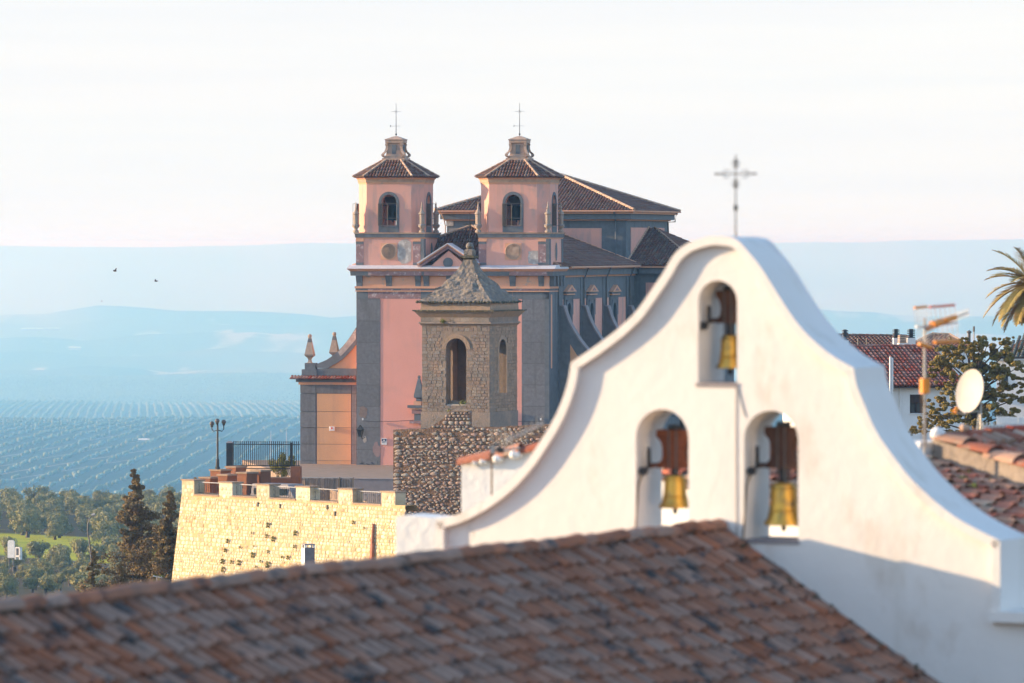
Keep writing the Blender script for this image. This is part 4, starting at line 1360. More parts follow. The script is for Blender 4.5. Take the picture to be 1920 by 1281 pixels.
al = C.empty('alarm_box', 'white alarm box with red lens on the ochre church panel', 'alarm', None, cu(623, 1.0), 1.0 - .03, C.w(808, cu(623, 1.), 1.))
MB().rings([[(-.20, 0, 0), (.20, 0, 0), (.20, 0, .30), (-.20, 0, .30)], [(-.19, -.1, .01), (.19, -.1, .01), (.15, -.1, .29), (-.15, -.1, .29)]]).build('housing', 'white_plain', al)
MB().prism([(-.05, .12), (.05, .12), (.06, .25), (-.06, .25)], -.125, -.1).build('lens', 'red_plastic', al)

# ================================================================== STONE PIECES
def stone_mesh(seed, n=7):
    """irregular rounded stone facing -y, 1 x 1 in x and z, 1 deep"""
    rgs = random.Random(seed)
    an = [2 * math.pi * (i + rgs.uniform(-.25, .25)) / n for i in range(n)]
    rr = [rgs.uniform(.80, 1.08) for _ in range(n)]
    def ring(k, y_, jx=0, jz=0):
        out = []
        for a, r_ in zip(an, rr):
            c_, s_ = math.cos(a), math.sin(a)
            q = .5 / max(abs(c_), abs(s_)) ** .55
            out.append((c_ * r_ * q * k + jx, y_, s_ * r_ * q * k + jz))
        return out
    j = (rgs.uniform(-.08, .08), rgs.uniform(-.08, .08))
    mb = MB().rings([ring(1, .3), ring(1, -.1), ring(.86, -.62, *j), ring(.5, -.95, *j)])
    return mb.mesh('stone')

def block_mesh(seed):
    rgs = random.Random(seed)
    j = lambda: rgs.uniform(-.035, .035)
    f = [(-.5 + j(), 0, -.5 + j()), (.5 + j(), 0, -.5 + j()), (.5 + j(), 0, .5 + j()), (-.5 + j(), 0, .5 + j())]
    g = [(x * .94, -1 + rgs.uniform(-.3, .3), z * .92) for x, _, z in f]
    bk = [(x, 1.0, z) for x, _, z in f]
    return MB().rings([bk, f, g]).mesh('stone')

def place_stones(parent, items, meshes, m, limit, name='stone', rest_name='stone_infill'):
    """items: (size on view, place function args) -> individuals for the largest, one joined part for the rest"""
    for me in meshes:
        if not me.materials: me.materials.append(M[m])
    items.sort(key=lambda t: -t[0])
    rgs = random.Random(len(items))
    rest = MB()
    for i, (_, loc, rot, sc) in enumerate(items):
        me = meshes[i % len(meshes)]
        if i < limit:
            o = link(name, me, parent)
            o.location = loc; o.rotation_euler = rot; o.scale = sc
        else:
            mx = Matrix.LocRotScale(Vector(loc), Matrix.Rotation(rot[2], 3, 'Z').to_quaternion(), Vector(sc)) if not rot[0] and not rot[1] else \
                 Matrix.LocRotScale(Vector(loc), __import__('mathutils').Euler(rot), Vector(sc))
            rest.add([tuple(mx @ v.co) for v in me.vertices], [tuple(p.vertices) for p in me.polygons])
    if rest.f:
        rest.build(rest_name, m, parent, weld=False, kind='stuff')

# ================================================================== RUINED STONE BELFRY
B = Frame(918, 803, 330, 21)          # origin: its front right edge at the foot
bel = B.empty('stone_belfry', 'weathered square stone belfry with concave mossy spire', 'tower')
BW = -B.u(791)                        # width of the front
BD = B.v(970, 0.0)                    # depth of the side
bw = lambda y_, u=-2., v=0.: B.w(y_, u, v)
th = .75
z0, zt = -1.2, bw(604)
oa, ob = B.u(836), B.u(874)
so = bw(762)
top, smp = arch(oa, ob, bw(634.5) - (ob - oa) / 2)
MB().slab([-BW, 0] + smp, lambda u: zt, z0, .03, th, [(oa, ob, so, top)]).build('wall', 'ashlar_core', bel)
sidef = lambda a, b_, c_: (-b_, a, c_)
sa, sb = B.v(935.5, 0), B.v(948, 0)
sa, sb = BD * .34, BD * .60
top2, smp2 = arch(sa, sb, bw(636, 0, 2) - (sb - sa) / 2)
so2 = bw(738, 0, 2)
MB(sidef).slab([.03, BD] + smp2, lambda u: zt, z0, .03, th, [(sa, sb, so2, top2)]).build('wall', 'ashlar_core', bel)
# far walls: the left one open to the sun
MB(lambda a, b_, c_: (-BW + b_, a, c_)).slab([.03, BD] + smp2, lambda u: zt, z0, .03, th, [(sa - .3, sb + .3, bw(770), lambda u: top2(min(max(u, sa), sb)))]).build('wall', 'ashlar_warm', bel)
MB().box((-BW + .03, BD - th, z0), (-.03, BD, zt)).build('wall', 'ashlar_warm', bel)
MB().box((-BW + th, th, bw(775)), (-th, BD - th, bw(770))).build('floor', 'ashlar_warm', bel)
MB().box((-BW + .1, .1, zt - .25), (-.1, BD - .1, zt)).build('vault', 'ashlar_core', bel)
# warm arch stones
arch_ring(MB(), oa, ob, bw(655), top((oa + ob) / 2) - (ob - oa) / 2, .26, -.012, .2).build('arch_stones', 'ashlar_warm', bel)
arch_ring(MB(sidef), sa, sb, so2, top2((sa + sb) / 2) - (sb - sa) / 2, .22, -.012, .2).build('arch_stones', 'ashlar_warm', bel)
MB().box((oa + .02, .1, so - .5), (ob - .02, .45, so + .12)).build('sill_stone', 'mortar', bel)
MB().box((oa + .05, .45, so - .5), (ob - .05, .7, so + .32)).build('sill_stone', 'ashlar_core', bel)
# plinth
MB().box((-BW - .05, -.05, z0), (.05, BD, bw(772.5))).build('plinth', 'ashlar', bel)
# ashlar blocks
rgb_ = random.Random(77)
blk = [block_mesh(500 + k) for k in range(6)]
items_f, items_s = [], []
ch_ = .19
w_ = bw(772.5)
row = 0
while w_ < bw(611):
    h = ch_ * rgb_.uniform(.85, 1.15)
    u = -BW
    while u < -.05:
        L = rgb_.uniform(.22, .42)
        if u + L > -.12: L = -u
        a, b_ = u, u + L
        inside = b_ > oa - .16 and a < ob + .16 and so - .02 < w_ + h / 2 < bw(628)
        if inside:
            if a < oa - .30: b_ = oa - .02 if w_ < bw(655) else oa - .26
            elif b_ > ob + .30: a = ob + .02 if w_ < bw(655) else ob + .26
            else: a = b_
            if w_ > bw(640) and b_ - a < .1: pass
        if b_ - a > .12 and not (w_ > bw(658) and b_ > oa - .22 and a < ob + .22 and w_ < bw(624)):
            items_f.append(((b_ - a) * h, ((a + b_) / 2, .03, w_ + h / 2), (0, 0, 0), (b_ - a - .014, rgb_.uniform(.008, .026), h - .012)))
        u += L
    v = 0.0
    while v < BD - .05:
        L = rgb_.uniform(.28, .52)
        if v + L > BD - .12: L = BD - v
        a, b_ = v, v + L
        if b_ > sa - .2 and a < sb + .2 and so2 < w_ + h / 2 < bw(632):
            if a < sa - .25: b_ = sa - .22
            elif b_ > sb + .25: a = sb + .22
            else: a = b_
        if b_ - a > .1:
            items_s.append(((b_ - a) * h, (-.03, (a + b_) / 2, w_ + h / 2), (0, 0, R(90)), (b_ - a - .02, rgb_.uniform(.018, .04), h - .018)))
        v += L
    w_ += h
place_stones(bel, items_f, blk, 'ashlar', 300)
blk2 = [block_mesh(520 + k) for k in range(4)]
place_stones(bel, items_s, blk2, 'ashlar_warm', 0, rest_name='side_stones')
# mouldings
def bring(name, m, y0, y1, o0, o1):
    MB().rings([[(-BW - o, -o, bw(y_)), (o, -o, bw(y_)), (o, BD + o, bw(y_)), (-BW - o, BD + o, bw(y_))] for o, y_ in ((o0, y1), (o1, y0))]).build(name, m, bel)
bring('string_course', 'ashlar_warm', 607, 611, .03, .12)
bring('string_course', 'ashlar', 604, 607, .16, .12)
bring('frieze', 'ashlar', 595, 604, .05, .06)
bring('cornice', 'ashlar_warm', 584, 595, .08, .36)
bring('cornice_edge', 'moss', 581.5, 584, .42, .44)
bring('attic', 'ashlar_warm', 567, 581.5, .06, .04)
for k in range(7):
    a = -BW + (k + .5) * BW / 7
    MB().box((a - BW / 14 + .012, -.052, bw(581)), (a + BW / 14 - .012, .1, bw(568))).build('attic_block', 'ashlar_warm', bel)
    MB().box((a - BW / 14 + .01, -.075, bw(603.6)), (a + BW / 14 - .01, .1, bw(595.4))).build('frieze_block', 'ashlar', bel)
# spire: concave pyramid, rough
prof = smooth_curve([(1.0, 566), (.84, 556), (.62, 541), (.42, 525), (.27, 510), (.17, 496), (.12, 487)], 4)
cu_, cv_ = -BW / 2, BD / 2
rgs_ = random.Random(8)
rings_ = []
NS = 9
for k, (f, py_) in enumerate(prof):
    hu, hv = (BW / 2 + .20) * f, (BD / 2 + .20) * f
    ring = []
    for sidei in range(4):
        for t in range(NS):
            s_ = t / NS * 2 - 1
            x, y_ = [(s_, -1), (1, s_), (-s_, 1), (-1, -s_)][sidei]
            p = Vector((cu_ + x * hu, cv_ + y_ * hv, B.w(py_, cu_, 0)))
            nz = mnoise.noise(p * 2.3) * .10 + mnoise.noise(p * 6.0) * .06
            d = Vector((x * (abs(x) == 1), y_ * (abs(y_) == 1), .3))
            p = p + d * nz * min(1, f * 2.5)
            ring.append(tuple(p))
    rings_.append(ring)
MB().rings(rings_).build('spire', 'spire', bel)
mbm = MB()
eave = rings_[0]
for i in range(len(eave)):
    for k in range(3):
        p, q = Vector(eave[i]), Vector(eave[(i + 1) % len(eave)])
        c_ = p.lerp(q, (k + rgs_.random()) / 3)
        r_ = rgs_.uniform(.05, .11)
        mbm.lathe([(r_ * .5, -r_ * .8), (r_, -.02), (r_ * .7, r_ * .6), (.01, r_ * .8)], (c_.x, c_.y, c_.z - .02), 6)
mbm.build('moss_edge', 'moss', bel, kind='stuff', weld=False)
wf = B.w(488, cu_, cv_)
ku = 1.0
MB().sq([(.20, 0), (.26, .08), (.40, .14), (.42, .24), (.27, .28)], (cu_, cv_, wf)).build('finial_capital', 'moss', bel)
MB().sq([(.25, .27), (.27, .33), (.27, .58), (.2, .64)], (cu_, cv_, wf)).build('finial_block', 'spire', bel)
MB().ball((cu_, cv_, wf + .82), .23, 12).build('finial_ball', 'spire', bel, smooth=True)
zc = wf + 1.0
mb = MB().tube([(cu_, cv_, zc), (cu_, cv_, zc + 1.75)], .022, 5)
mb.tube([(cu_ - .42, cv_, zc + 1.1), (cu_ + .42, cv_, zc + 1.1)], .016, 4)
for k in range(4):
    a = math.pi / 4 + k * math.pi / 2
    mb.tube([(cu_, cv_, zc + 1.1), (cu_ + .2 * math.cos(a), cv_, zc + 1.1 + .2 * math.sin(a))], .01, 4)
mb.build('iron_cross', 'iron', bel)
def weed(parent, p, r, n, seed, m='weed', flat=.7):
    return leaf_cloud(MB(), [(p[0], p[1], p[2], r)], n, r * .34, seed, flat).build('weed_tuft', m, parent, weld=False)
weed(bel, (B.u(832), -.12, bw(602)), .22, 26, 3, 'shrub')
weed(bel, (B.u(866), .12, so + .2), .25, 30, 4)
weed(bel, (B.u(841), -.05, bw(770)), .16, 16, 5)

# ================================================================== RUBBLE WALL
Wf = Frame(737, 806, 318, 16.5)
rub = Wf.empty('rubble_wall', 'old brown rubble wall of round stones below the belfry', 'wall')
WL = Wf.u(1075)
ww = lambda y_, u=3.: Wf.w(y_, u, 0)
topf = interp([(0, ww(806, 0)), (Wf.u(800), ww(804)), (Wf.u(870), ww(801.5)), (Wf.u(930), ww(800)), (WL, ww(793, WL))])
us = [WL * k / 40 for k in range(41)]
zb = ww(1010)
MB().slab(us, lambda u: topf(u) + .06 * mnoise.noise(Vector((u * 3, 1, 2))), zb - 3, .02, 1.0).build('core', 'rubble_core', rub)
rgr = random.Random(19)
sm = [stone_mesh(700 + k) for k in range(8)]
items = []
w_ = zb
while w_ < .3:
    h = rgr.uniform(.14, .28)
    u = rgr.uniform(-.05, .05)
    first = True
    while u < WL - .1:
        L = h * rgr.uniform(.8, 2.0)
        if first: L = rgr.uniform(.34, .55); hh = h * 1.1
        else: hh = h * rgr.uniform(.65, 1.02)
        z = w_ + h / 2 + rgr.uniform(-.05, .05)
        if z + hh / 2 < topf(u + L / 2) + .02 and (rgr.random() < .86 or first):
            k = rgr.uniform(.72, .97)
            items.append((L * hh * (2 if first else 1), (u + L / 2, .02, z), (0, rgr.uniform(-.12, .12), 0), (L * k, rgr.uniform(.03, .065), hh * k)))
        if rgr.random() < .75 and not first:
            s_ = rgr.uniform(.07, .14)
            zz = w_ + rgr.uniform(-.03, .05)
            if zz < topf(u) - .1:
                items.append((s_ * s_, (u + L + rgr.uniform(-.06, .03), .02, zz), (0, rgr.uniform(-1, 1), 0), (s_ * 1.4, rgr.uniform(.03, .07), s_)))
        u += L + rgr.uniform(.0, .07)
        first = False
    w_ += h + rgr.uniform(.0, .035)
place_stones(rub, items, sm, 'rubble', 300)
# stepped ruin leaning on the belfry
ru0, ru1 = Wf.u(803), Wf.u(876)
sf = interp([(ru0, ww(804)), (Wf.u(812), ww(797)), (Wf.u(824), ww(790)), (Wf.u(834), ww(783)), (Wf.u(838), ww(777)), (Wf.u(848), ww(772)), (ru1, ww(770.5))])
MB().slab([ru0 + (ru1 - ru0) * k / 24 for k in range(25)], lambda u: sf(u) + .05 * mnoise.noise(Vector((u * 5, 3, 1))), ww(806), .05, .9).build('ruined_step', 'rubble_core', rub)
items = []
w_ = ww(803)
while w_ < ww(771):
    h = rgr.uniform(.16, .28)
    u = ru0
    while u < ru1:
        L = h * rgr.uniform(.9, 1.6)
        if w_ + h < sf(u + L / 2) + .06:
            items.append((L * h, (u + L / 2, .05, w_ + h / 2), (0, rgr.uniform(-.2, .2), 0), (L * .88, rgr.uniform(.05, .10), h * .88)))
        u += L + .02
    w_ += h
place_stones(rub, items, [stone_mesh(720 + k) for k in range(4)], 'rubble', 40)
MB().box((Wf.u(846), -.02, ww(772)), (ru1 + .02, .9, ww(769.5))).build('ruin_coping', 'ashlar_warm', rub)

# ================================================================== RAMPART
Fo = Frame(740, 946, 306, 50)         # origin: right end, at the foot of the merlons
ram = Fo.empty('rampart', 'sunlit battered stone rampart with square merlons', 'wall')
fu = lambda px, v=0.: Fo.u(px, v)
fw = lambda y_, u, v=0.: Fo.w(y_, u, v)
FL = fu(341)                          # left end (negative)
UR = fu(760)
batter = .075
depth = 9.0
Zb = -13.0
# body: face leans back with height; left end leans too
def face_pt(u, w, v=0.0):
    """v=0 on the leaning face"""
    return (u, v + (w if w < 0 else 0) * batter * 1.0, w)
lt = lambda w: FL + (w * .095 if w < 0 else 0)
base_line = interp([(FL, fw(927, FL)), (fu(437), fw(930, fu(437))), (fu(509), fw(934, fu(509))), (fu(585), fw(939, fu(585))), (fu(666), fw(944.5, fu(666))), (UR, fw(948, UR))])
mb = MB()
nu = 30
r0 = [face_pt(lt(Zb) + (UR - lt(Zb)) * k / nu, Zb, 0) for k in range(nu + 1)]
r1 = [face_pt(lt(-.01) + (UR - FL) * k / nu, base_line(FL + (UR - FL) * k / nu), 0) for k in range(nu + 1)]
mb.rings([r0, r1], cap=False, closed=False)
r2 = [(p[0], .75, p[2]) for p in r1]
mb.rings([r1, r2], cap=False, closed=False)
mb.add([r0[0], r1[0], (r1[0][0] + .2, depth, r1[0][2]), (r0[0][0], depth, Zb)], [(0, 1, 2, 3)])
mb.add([r2[0], r2[-1], (UR, .9, -.35), (FL + .2, 2.0, -.35)], [(0, 1, 2, 3)])
mb.build('core', 'fort_core', ram)
# merlons
mer = [(340.5, 364, 899, 924), (411, 435.5, 903.5, 930), (481, 505, 907.5, 934), (555, 581, 911.5, 939), (634, 661, 915.5, 944.5), (715, 741, 921, 949)]
rgm = random.Random(31)
for (x0, x1, y0, y1) in mer:
    a, b_ = fu(x0), fu(x1)
    if x0 < 345: a = FL
    t_ = fw(y0, (a + b_) / 2)
    lo_ = min(base_line(a), base_line(b_)) - .12
    MB().box((a, .0, lo_), (b_, .72, t_ - .07)).build('merlon', 'fort', ram)
    MB().box((a - .05, -.05, t_ - .07), (b_ + .05, .77, t_)).build('merlon_cap', 'ashlar_warm', ram)
for (x0, x1) in ((364, 411), (435.5, 481), (505, 555), (581, 634), (661, 715)):
    a, b_ = fu(x0), fu(x1)
    lo_ = (base_line(a) + base_line(b_)) / 2
    MB().box((a + .01, -.04, lo_ - .05), (b_ - .01, .74, lo_ + .035)).build('crenel_sill', 'ashlar_warm', ram)
# face stones
items = []
fm = [stone_mesh(800 + k) for k in range(8)]
w_ = Zb + 6.2
tilt = math.atan(batter)
while w_ < .75:
    h = rgm.uniform(.13, .25)
    u = (lt(min(w_, 0)) + .02)
    while u < UR - .1:
        L = h * rgm.uniform(.9, 2.0)
        zc = w_ + h / 2
        ok = zc + h / 2 < base_line(u + L / 2) - .02
        y_ = zc * batter if zc < 0 else 0
        if not ok:
            for (x0, x1, y0, y1) in mer:
                a, b_ = (FL if x0 < 345 else fu(x0)), fu(x1)
                if u > a - .02 and u + L < b_ + .02 and zc + h / 2 < fw(y0, a) - .09:
                    ok = True; y_ = 0
        if ok and rgm.random() < .97:
            items.append((L * h, (u + L / 2, y_, zc), (-tilt if zc < 0 else 0, rgm.uniform(-.14, .14), 0), (L * .97, rgm.uniform(.008, .035), h * .96)))
        u += L
    w_ += h
place_stones(ram, items, fm, 'fort', 300)
# putlog holes: short dark sockets
for (x, y_) in ((527, 949), (615, 951), (485, 946), (630, 963)):
    u = fu(x); w = fw(y_, u)
    MB().box((u - .06, w * batter - .06, w - .12), (u + .06, w * batter + .1, w + .12)).build('socket', 'bell_dark', ram)
# ruined buttress stub of warm brick on the rampart face
ux = fu(705)
prof = [(-.30, -4.6), (.34, -4.6), (.30, -3.2), (.22, -3.1), (.20, -2.2), (.10, -2.1), (.06, -1.2), (-.02, -1.1), (-.08, -1.9), (-.14, -2.0), (-.2, -3.1)]
MB(lambda x, y_, z: (x, y_ + z * batter + .05 * mnoise.noise(Vector((x * 6, z * 5, 1))), z)).prism([(ux + a * .6, b_) for a, b_ in prof], -.16, .05).build('buttress_stub', 'tile_warm', ram)

# tufts growing on the face
tufts = [(507, 984, 6, 1), (559, 999, 6, 1), (518, 1010, 6, 0), (506, 1005, 4, 0), (434, 1014, 5, 0), (430, 1031, 5, 1), (457, 1026, 3, 0), (482, 1040, 6, 1), (478, 999, 3, 0), (510, 1034, 4, 0), (548, 1045, 5, 0),
         (537, 1044, 3, 0), (457, 1054, 6, 1), (443, 1053, 4, 0), (426, 1052, 6, 1), (428, 1067, 6, 0), (511, 1058, 7, 1), (559, 1024, 4, 0), (666, 979, 4, 0), (688, 990, 2.5, 0), (498, 1052, 3, 0), (489, 1062, 3, 0), (484, 1024, 2.5, 0)]
for i, (x, y_, r_, _) in enumerate(tufts):
    u = fu(x); w = fw(y_, u)
    rr = r_ / 42.0
    mbt = leaf_cloud(MB(), [(0, -.06, 0, rr), (rr * .3, -.12, rr * .5, rr * .7), (-rr * .2, -.1, -rr * .7, rr * .5)], 60, rr * .22, 900 + i, 1.0)
    o = mbt.build('wall_plant', 'weed', None, weld=False)
    p = Fo.o + Vector((u * Fo.c + (w * batter) * Fo.s, -u * Fo.s + (w * batter) * Fo.c, w))
    o.location = p; o.rotation_euler = (0, 0, -Fo.a)
    tag(o, 'small dark weed tuft rooted in the face of the sunlit rampart', 'plant', 'weeds on the rampart')

# iron railings in the crenels
for i, (x0, x1, y0, y1) in enumerate(((367, 411, 905, 926), (438, 481, 909, 931), (509, 555, 913, 935), (585, 634, 917.5, 940), (666, 715, 922, 945))):
    a, b_ = fu(x0, .3), fu(x1, .3)
    za, zt_ = fw((y1), (a + b_) / 2, .3), fw(y0, (a + b_) / 2, .3)
    nth = ['second', 'third', 'fourth', 'fifth'][i - 1] if i else 'first'
    rl = Fo.empty('iron_railing', f'iron railing with scrolls, {nth} from the corner lamp along the rampart', 'railing', 'railings between the merlons', (a + b_) / 2, .3, za)
    H = zt_ - za; hl_ = (b_ - a) / 2
    MB().tube([(-hl_, 0, H), (hl_, 0, H)], .03, 6).build('top_rail', 'steel', rl)
    MB().tube([(-hl_, 0, .05), (hl_, 0, .05)], .02, 5).build('bottom_rail', 'iron', rl)
    mb = MB()
    nb = 13
    for k in range(nb + 1):
        x = -hl_ + 2 * hl_ * k / nb
        mb.tube([(x, 0, .05), (x, 0, H)], .011, 4)
    mb.build('bars', 'iron', rl, kind='stuff')
    mb = MB()
    for k in (1.5, 5.5, 9.5, 12):
        x = -hl_ + 2 * hl_ * k / nb
        for s_ in (-1, 1):
            pts = [(x + s_ * (.02 + .06 * math.sin(t * 3.0)), -.01, H * .5 + s_ * .0 + (t - .5) * H * .62) for t in [q / 8 for q in range(9)]]
            mb.tube(pts, .012, 4)
    mb.build('scrolls', 'iron_grey', rl)

# ================================================================== TERRACE BEHIND THE RAMPART
tz = Fo.o.z - 1.15
def fo_xy(u, v): return (Fo.o.x + u * Fo.c + v * Fo.s, Fo.o.y - u * Fo.s + v * Fo.c)
MB().prism_z([fo_xy(FL + .25, .74), fo_xy(-.2, .74), (-6.4, 334), (14, 334), (16, 392), (-19.0, 400), fo_xy(FL + .25, 14)], -22, tz).build('terrace', 'paving')
tag(bpy.data.objects['terrace'], kind='structure')
def pier(px0, px1, py0, py1, Y, dep, label, cap=True, nx=2):
    p = P((px0 + px1) / 2, py1, Y)
    hwid = (px1 - px0) / 2 / FOC * Y
    zbot = tz - p.z
    H = (py1 - py0) / FOC * Y
    e = empty('terrace_pier', p, -R(38), label, 'pier', 'brown stone piers on the terrace')
    k = hwid * 1.25
    b_ = MB().box((-k * .62, -dep / 2, zbot), (k * .62, dep / 2, H - .09)).build('shaft', 'brick_brown', e)
    MB().box((-k * .62 - .06, -dep / 2 - .06, H - .09), (k * .62 + .06, dep / 2 + .06, H)).build('cap', 'ashlar_warm', e)
    for j in range(3):
        z_ = zbot + (H - .09 - zbot) * (j + .5) / 3
        MB().box((-k * .62 + .03, -dep / 2 - .012, z_ - .2), (k * .62 - .03, -dep / 2 + .05, z_ + .2)).build('stone', 'brick_brown', e)
    return e
pier(397, 430, 880, 900, 327, .9, 'pale-capped brown pier carrying the three-globe lamp post')
pier(427, 458, 874, 900, 330, .9, 'tallest brown terrace pier beside the dark gate post')
pier(411, 441, 889, 905, 325, .8, 'low brown terrace pier in front of the lamp pier')
pier(448, 479, 885, 915, 323, .9, 'brown terrace pier with sunlit orange side, middle of the group')
pier(475, 504, 881, 912, 324, .9, 'brown terrace pier with an orange side, nearest the church')
pier(376, 410, 894, 908, 326, .8, 'lowest brown terrace block behind the corner merlon')
# low brown wall under the fence
tw = Frame(505, 915, 330, 10)
o = tw.empty('terrace_wall', 'low brown stone wall with a raised end against the church', 'wall')
MB().box((0, 0, -1.2), (tw.u(563), .4, tw.w(897, 1))).build('wall_body', 'brick_brown', o)
MB().box((tw.u(545), -.02, tw.w(897, 1) - .02), (tw.u(563), .42, tw.w(875, 1))).build('raised_end', 'brick_brown', o)
MB().box((-.05, -.04, tw.w(897, 1)), (tw.u(545) - .01, .44, tw.w(896, 1) + .03)).build('coping', 'tile_warm', o)

# lamp post with three globes
lp = empty('lamp_post', P(408, 880, 327), R(-20), 'dark lamp post with three globe lamps on the terrace', 'lamp post')
k = 318 / FOC
MB().lathe([(.14, 0), (.14, .12), (.10, .16), (.10, .55), (.06, .62), (.055, 2.85), (.03, 2.9)], (0, 0, 0), 9).build('post', 'iron', lp, smooth=True)
for (x, y_, z) in ((-.36, 0, 2.62), (.34, .1, 2.72), (0.02, -.1, 2.78)):
    if abs(x) > .1:
        MB().tube([(0, 0, 2.25), (x * .7, y_ * .7, 2.18), (x, y_, 2.3), (x, y_, z - .16)], .03, 6).build('arm', 'iron', lp)
    MB().lathe([(.07, -.2), (.09, -.14), (.05, -.12)], (x, y_, z), 8).build('lamp_holder', 'iron', lp)
    MB().ball((x, y_, z), .135, 12).build('globe', 'iron_grey', lp, smooth=True)

# iron fence with gate post
fe = Frame(425, 896, 332, 6)
fn = fe.empty('iron_fence', 'tall dark iron bar fence beside the church wing', 'fence')
H = fe.w(829)
MB().box((0, -.16, -.5), (fe.u(436.5), .17, H - .05)).build('gate_post', 'iron', fn)
MB().rings([[(-.03, -.19, H - .05), (fe.u(436.5) + .03, -.19, H - .05), (fe.u(436.5) + .03, .2, H - .05), (-.03, .2, H - .05)], [(.08, -.05, H + .05), (fe.u(436.5) - .08, -.05, H + .05), (fe.u(436.5) - .08, .08, H + .05), (.08, .08, H + .05)]]).build('post_cap', 'concrete', fn)
MB().box((fe.u(545), -.05, -.3), (fe.u(549), .05, H - .02)).build('post', 'iron', fn)
UE = fe.u(563)
for z in (fe.w(833), fe.w(873), fe.w(878.5)):
    MB().tube([(fe.u(436), 0, z), (UE, 0, z)], .028, 5).build('rail', 'iron', fn)
mb = MB()
x = fe.u(438.5)
while x < UE:
    mb.tube([(x, 0, fe.w(874)), (x, 0, H)], .022, 4)
    mb.ball((x, 0, H + .02), .04, 5)
    x += fe.u(442.4) - fe.u(438.5)
mb.build('bars', 'iron', fn, kind='stuff')
# metal sheet fence at the foot of the church
cf = Frame(562, 921, 352, 11)
fc = cf.empty('sheet_fence', 'weathered grey slatted metal fence at the foot of the church', 'fence')
UE = cf.u(663)
n_ = 34
sl = MB().box((-.045, -.02, -1.6), (.045, .03, cf.w(897.5))).mesh('slat'); sl.materials.append(M['corrugated'])
for k in range(n_):
    o = link('slat', sl, fc)
    o.location = (.06 + (UE - .12) * k / (n_ - 1), random.uniform(-.03, .03), random.uniform(-.02, .02)); o.scale = (random.uniform(.75, 1.05), 1, 1)
MB().tube([(0, 0, cf.w(896)), (UE, 0, cf.w(896))], .035, 5).build('rail', 'steel', fc)
for x in (.0, cf.u(637), UE):
    MB().tube([(x, -.05, -1.6), (x, -.05, cf.w(894.5))], .04, 6).build('post', 'iron' if x else 'iron_grey', fc)
lw = Frame(663, 922, 350, 11)
o = lw.empty('concrete_wall', 'low stained grey concrete wall between metal fence and rubble wall', 'wall')
MB().box((0, 0, -1.8), (lw.u(745), .3, lw.w(898.5))).build('wall_body', 'concrete', o)
MB().box((-.02, -.03, lw.w(898.5)), (lw.u(745), .33, lw.w(897.3))).build('coping', 'concrete', o)
# parked vehicle roof glimpsed through the third railing: a pale van roof
vn = empty('parked_van', P(527, 931, 322), R(-35), 'pale van glimpsed through the third rampart railing', 'van')
MB().rings([[(-1.6, -.8, z), (1.5, -.8, z), (1.5, .8, z), (-1.6, .8, z)] if z < .7 else [(-1.5, -.7, z), (1.0, -.7, z), (1.0, .7, z), (-1.5, .7, z)] for z in (-.9, -.2, .0, .72)]).build('body', 'concrete', vn)
MB().box((-1.3, -.83, .12), (1.0, -.76, .48)).build('side_window', 'glass', vn)
for x in (-1.0, 1.0):
    for y_ in (-.8, .8):
        MB(lambda a, b_, c_: (x + a, y_ + c_, -.85 + b_)).lathe([(.3, -.1), (.33, 0), (.3, .1)], n=12).build('wheel', 'iron', vn)
# chimney before the rampart
M['chimney_shade'] = mat('chimney_shade', (.25, .21, .205), (.20, .17, .165), scale=4, rough=.95)  # white stack given a darker colour to paint its shaded sides
cp = P(578, 1080, 262)
kx = 262 / FOC
chm = empty('white_chimney', cp, R(20), 'slim white chimney standing in front of the sunlit rampart', 'chimney')
hC = (1080 - 1022) * kx
MB().box((-.24, -.24, -4), (.24, .24, hC - .12)).build('stack', 'chimney_shade', chm)
MB().box((-.255, -.24, -4), (-.243, .24, hC - .13)).build('sunlit_face', 'white_plain', chm)  # thin white slab paints the sunlit left side bright
for sx2 in (-1, 1):
    for sy2 in (-1, 1):
        MB().box((sx2 * .2 - .04, sy2 * .2 - .04, hC - .12), (sx2 * .2 + .04, sy2 * .2 + .04, hC)).build('cowl_foot', 'white_plain', chm)
MB().box((-.25, -.25, hC), (.25, .25, hC + .05)).build('cowl_slab', 'concrete', chm)

# ================================================================== CHAPEL: bell gable and tiled roof
G = Frame(1345, 975, 50, 26.5)
chapel = G.empty('chapel', 'whitewashed chapel with curved bell gable and weathered clay tile roof', 'chapel')
def gp(x, y_, v=0.0):
    u = G.u(x, v)
    return (u, G.w(y_, u, v))
T = .55                              # thickness of the gable wall
MO = .075                            # moulding stands proud
outer = [(817, 979), (832, 972), (862, 963), (905, 940), (948, 908), (985, 868), (1014, 826), (1034, 793), (1050, 760), (1064, 718), (1070.5, 680),
         (1115, 650), (1157, 618), (1190, 587), (1213, 556), (1243, 512), (1264, 477), (1290, 456), (1325, 444.5), (1350, 443), (1380, 449), (1405, 475), (1430, 507), (1460, 555), (1490, 600), (1520, 634), (1560, 667), (1600, 690),
         (1606, 722), (1617, 750), (1641, 806), (1674, 855), (1710, 900), (1767, 952), (1813, 983), (1875, 1014)]
op = [gp(x, y_, -MO) for x, y_ in outer]
segs_ = [op[0:11], op[10:20], op[19:28], op[27:]]
cur = []
for s_ in segs_:
    q = smooth_curve(s_, 4)
    cur += q if not cur else q[1:]
MW = .078                            # width of the moulding band
def offset(c, d):
    out = []
    for i, p in enumerate(c):
        a, b_ = Vector(c[max(i - 1, 0)]), Vector(c[min(i + 1, len(c) - 1)])
        t = (b_ - a).normalized()
        out.append((p[0] + t.y * d, p[1] - t.x * d))
    return out
inn = offset(cur, MW)
Wb = G.w(1400, 0, 0)
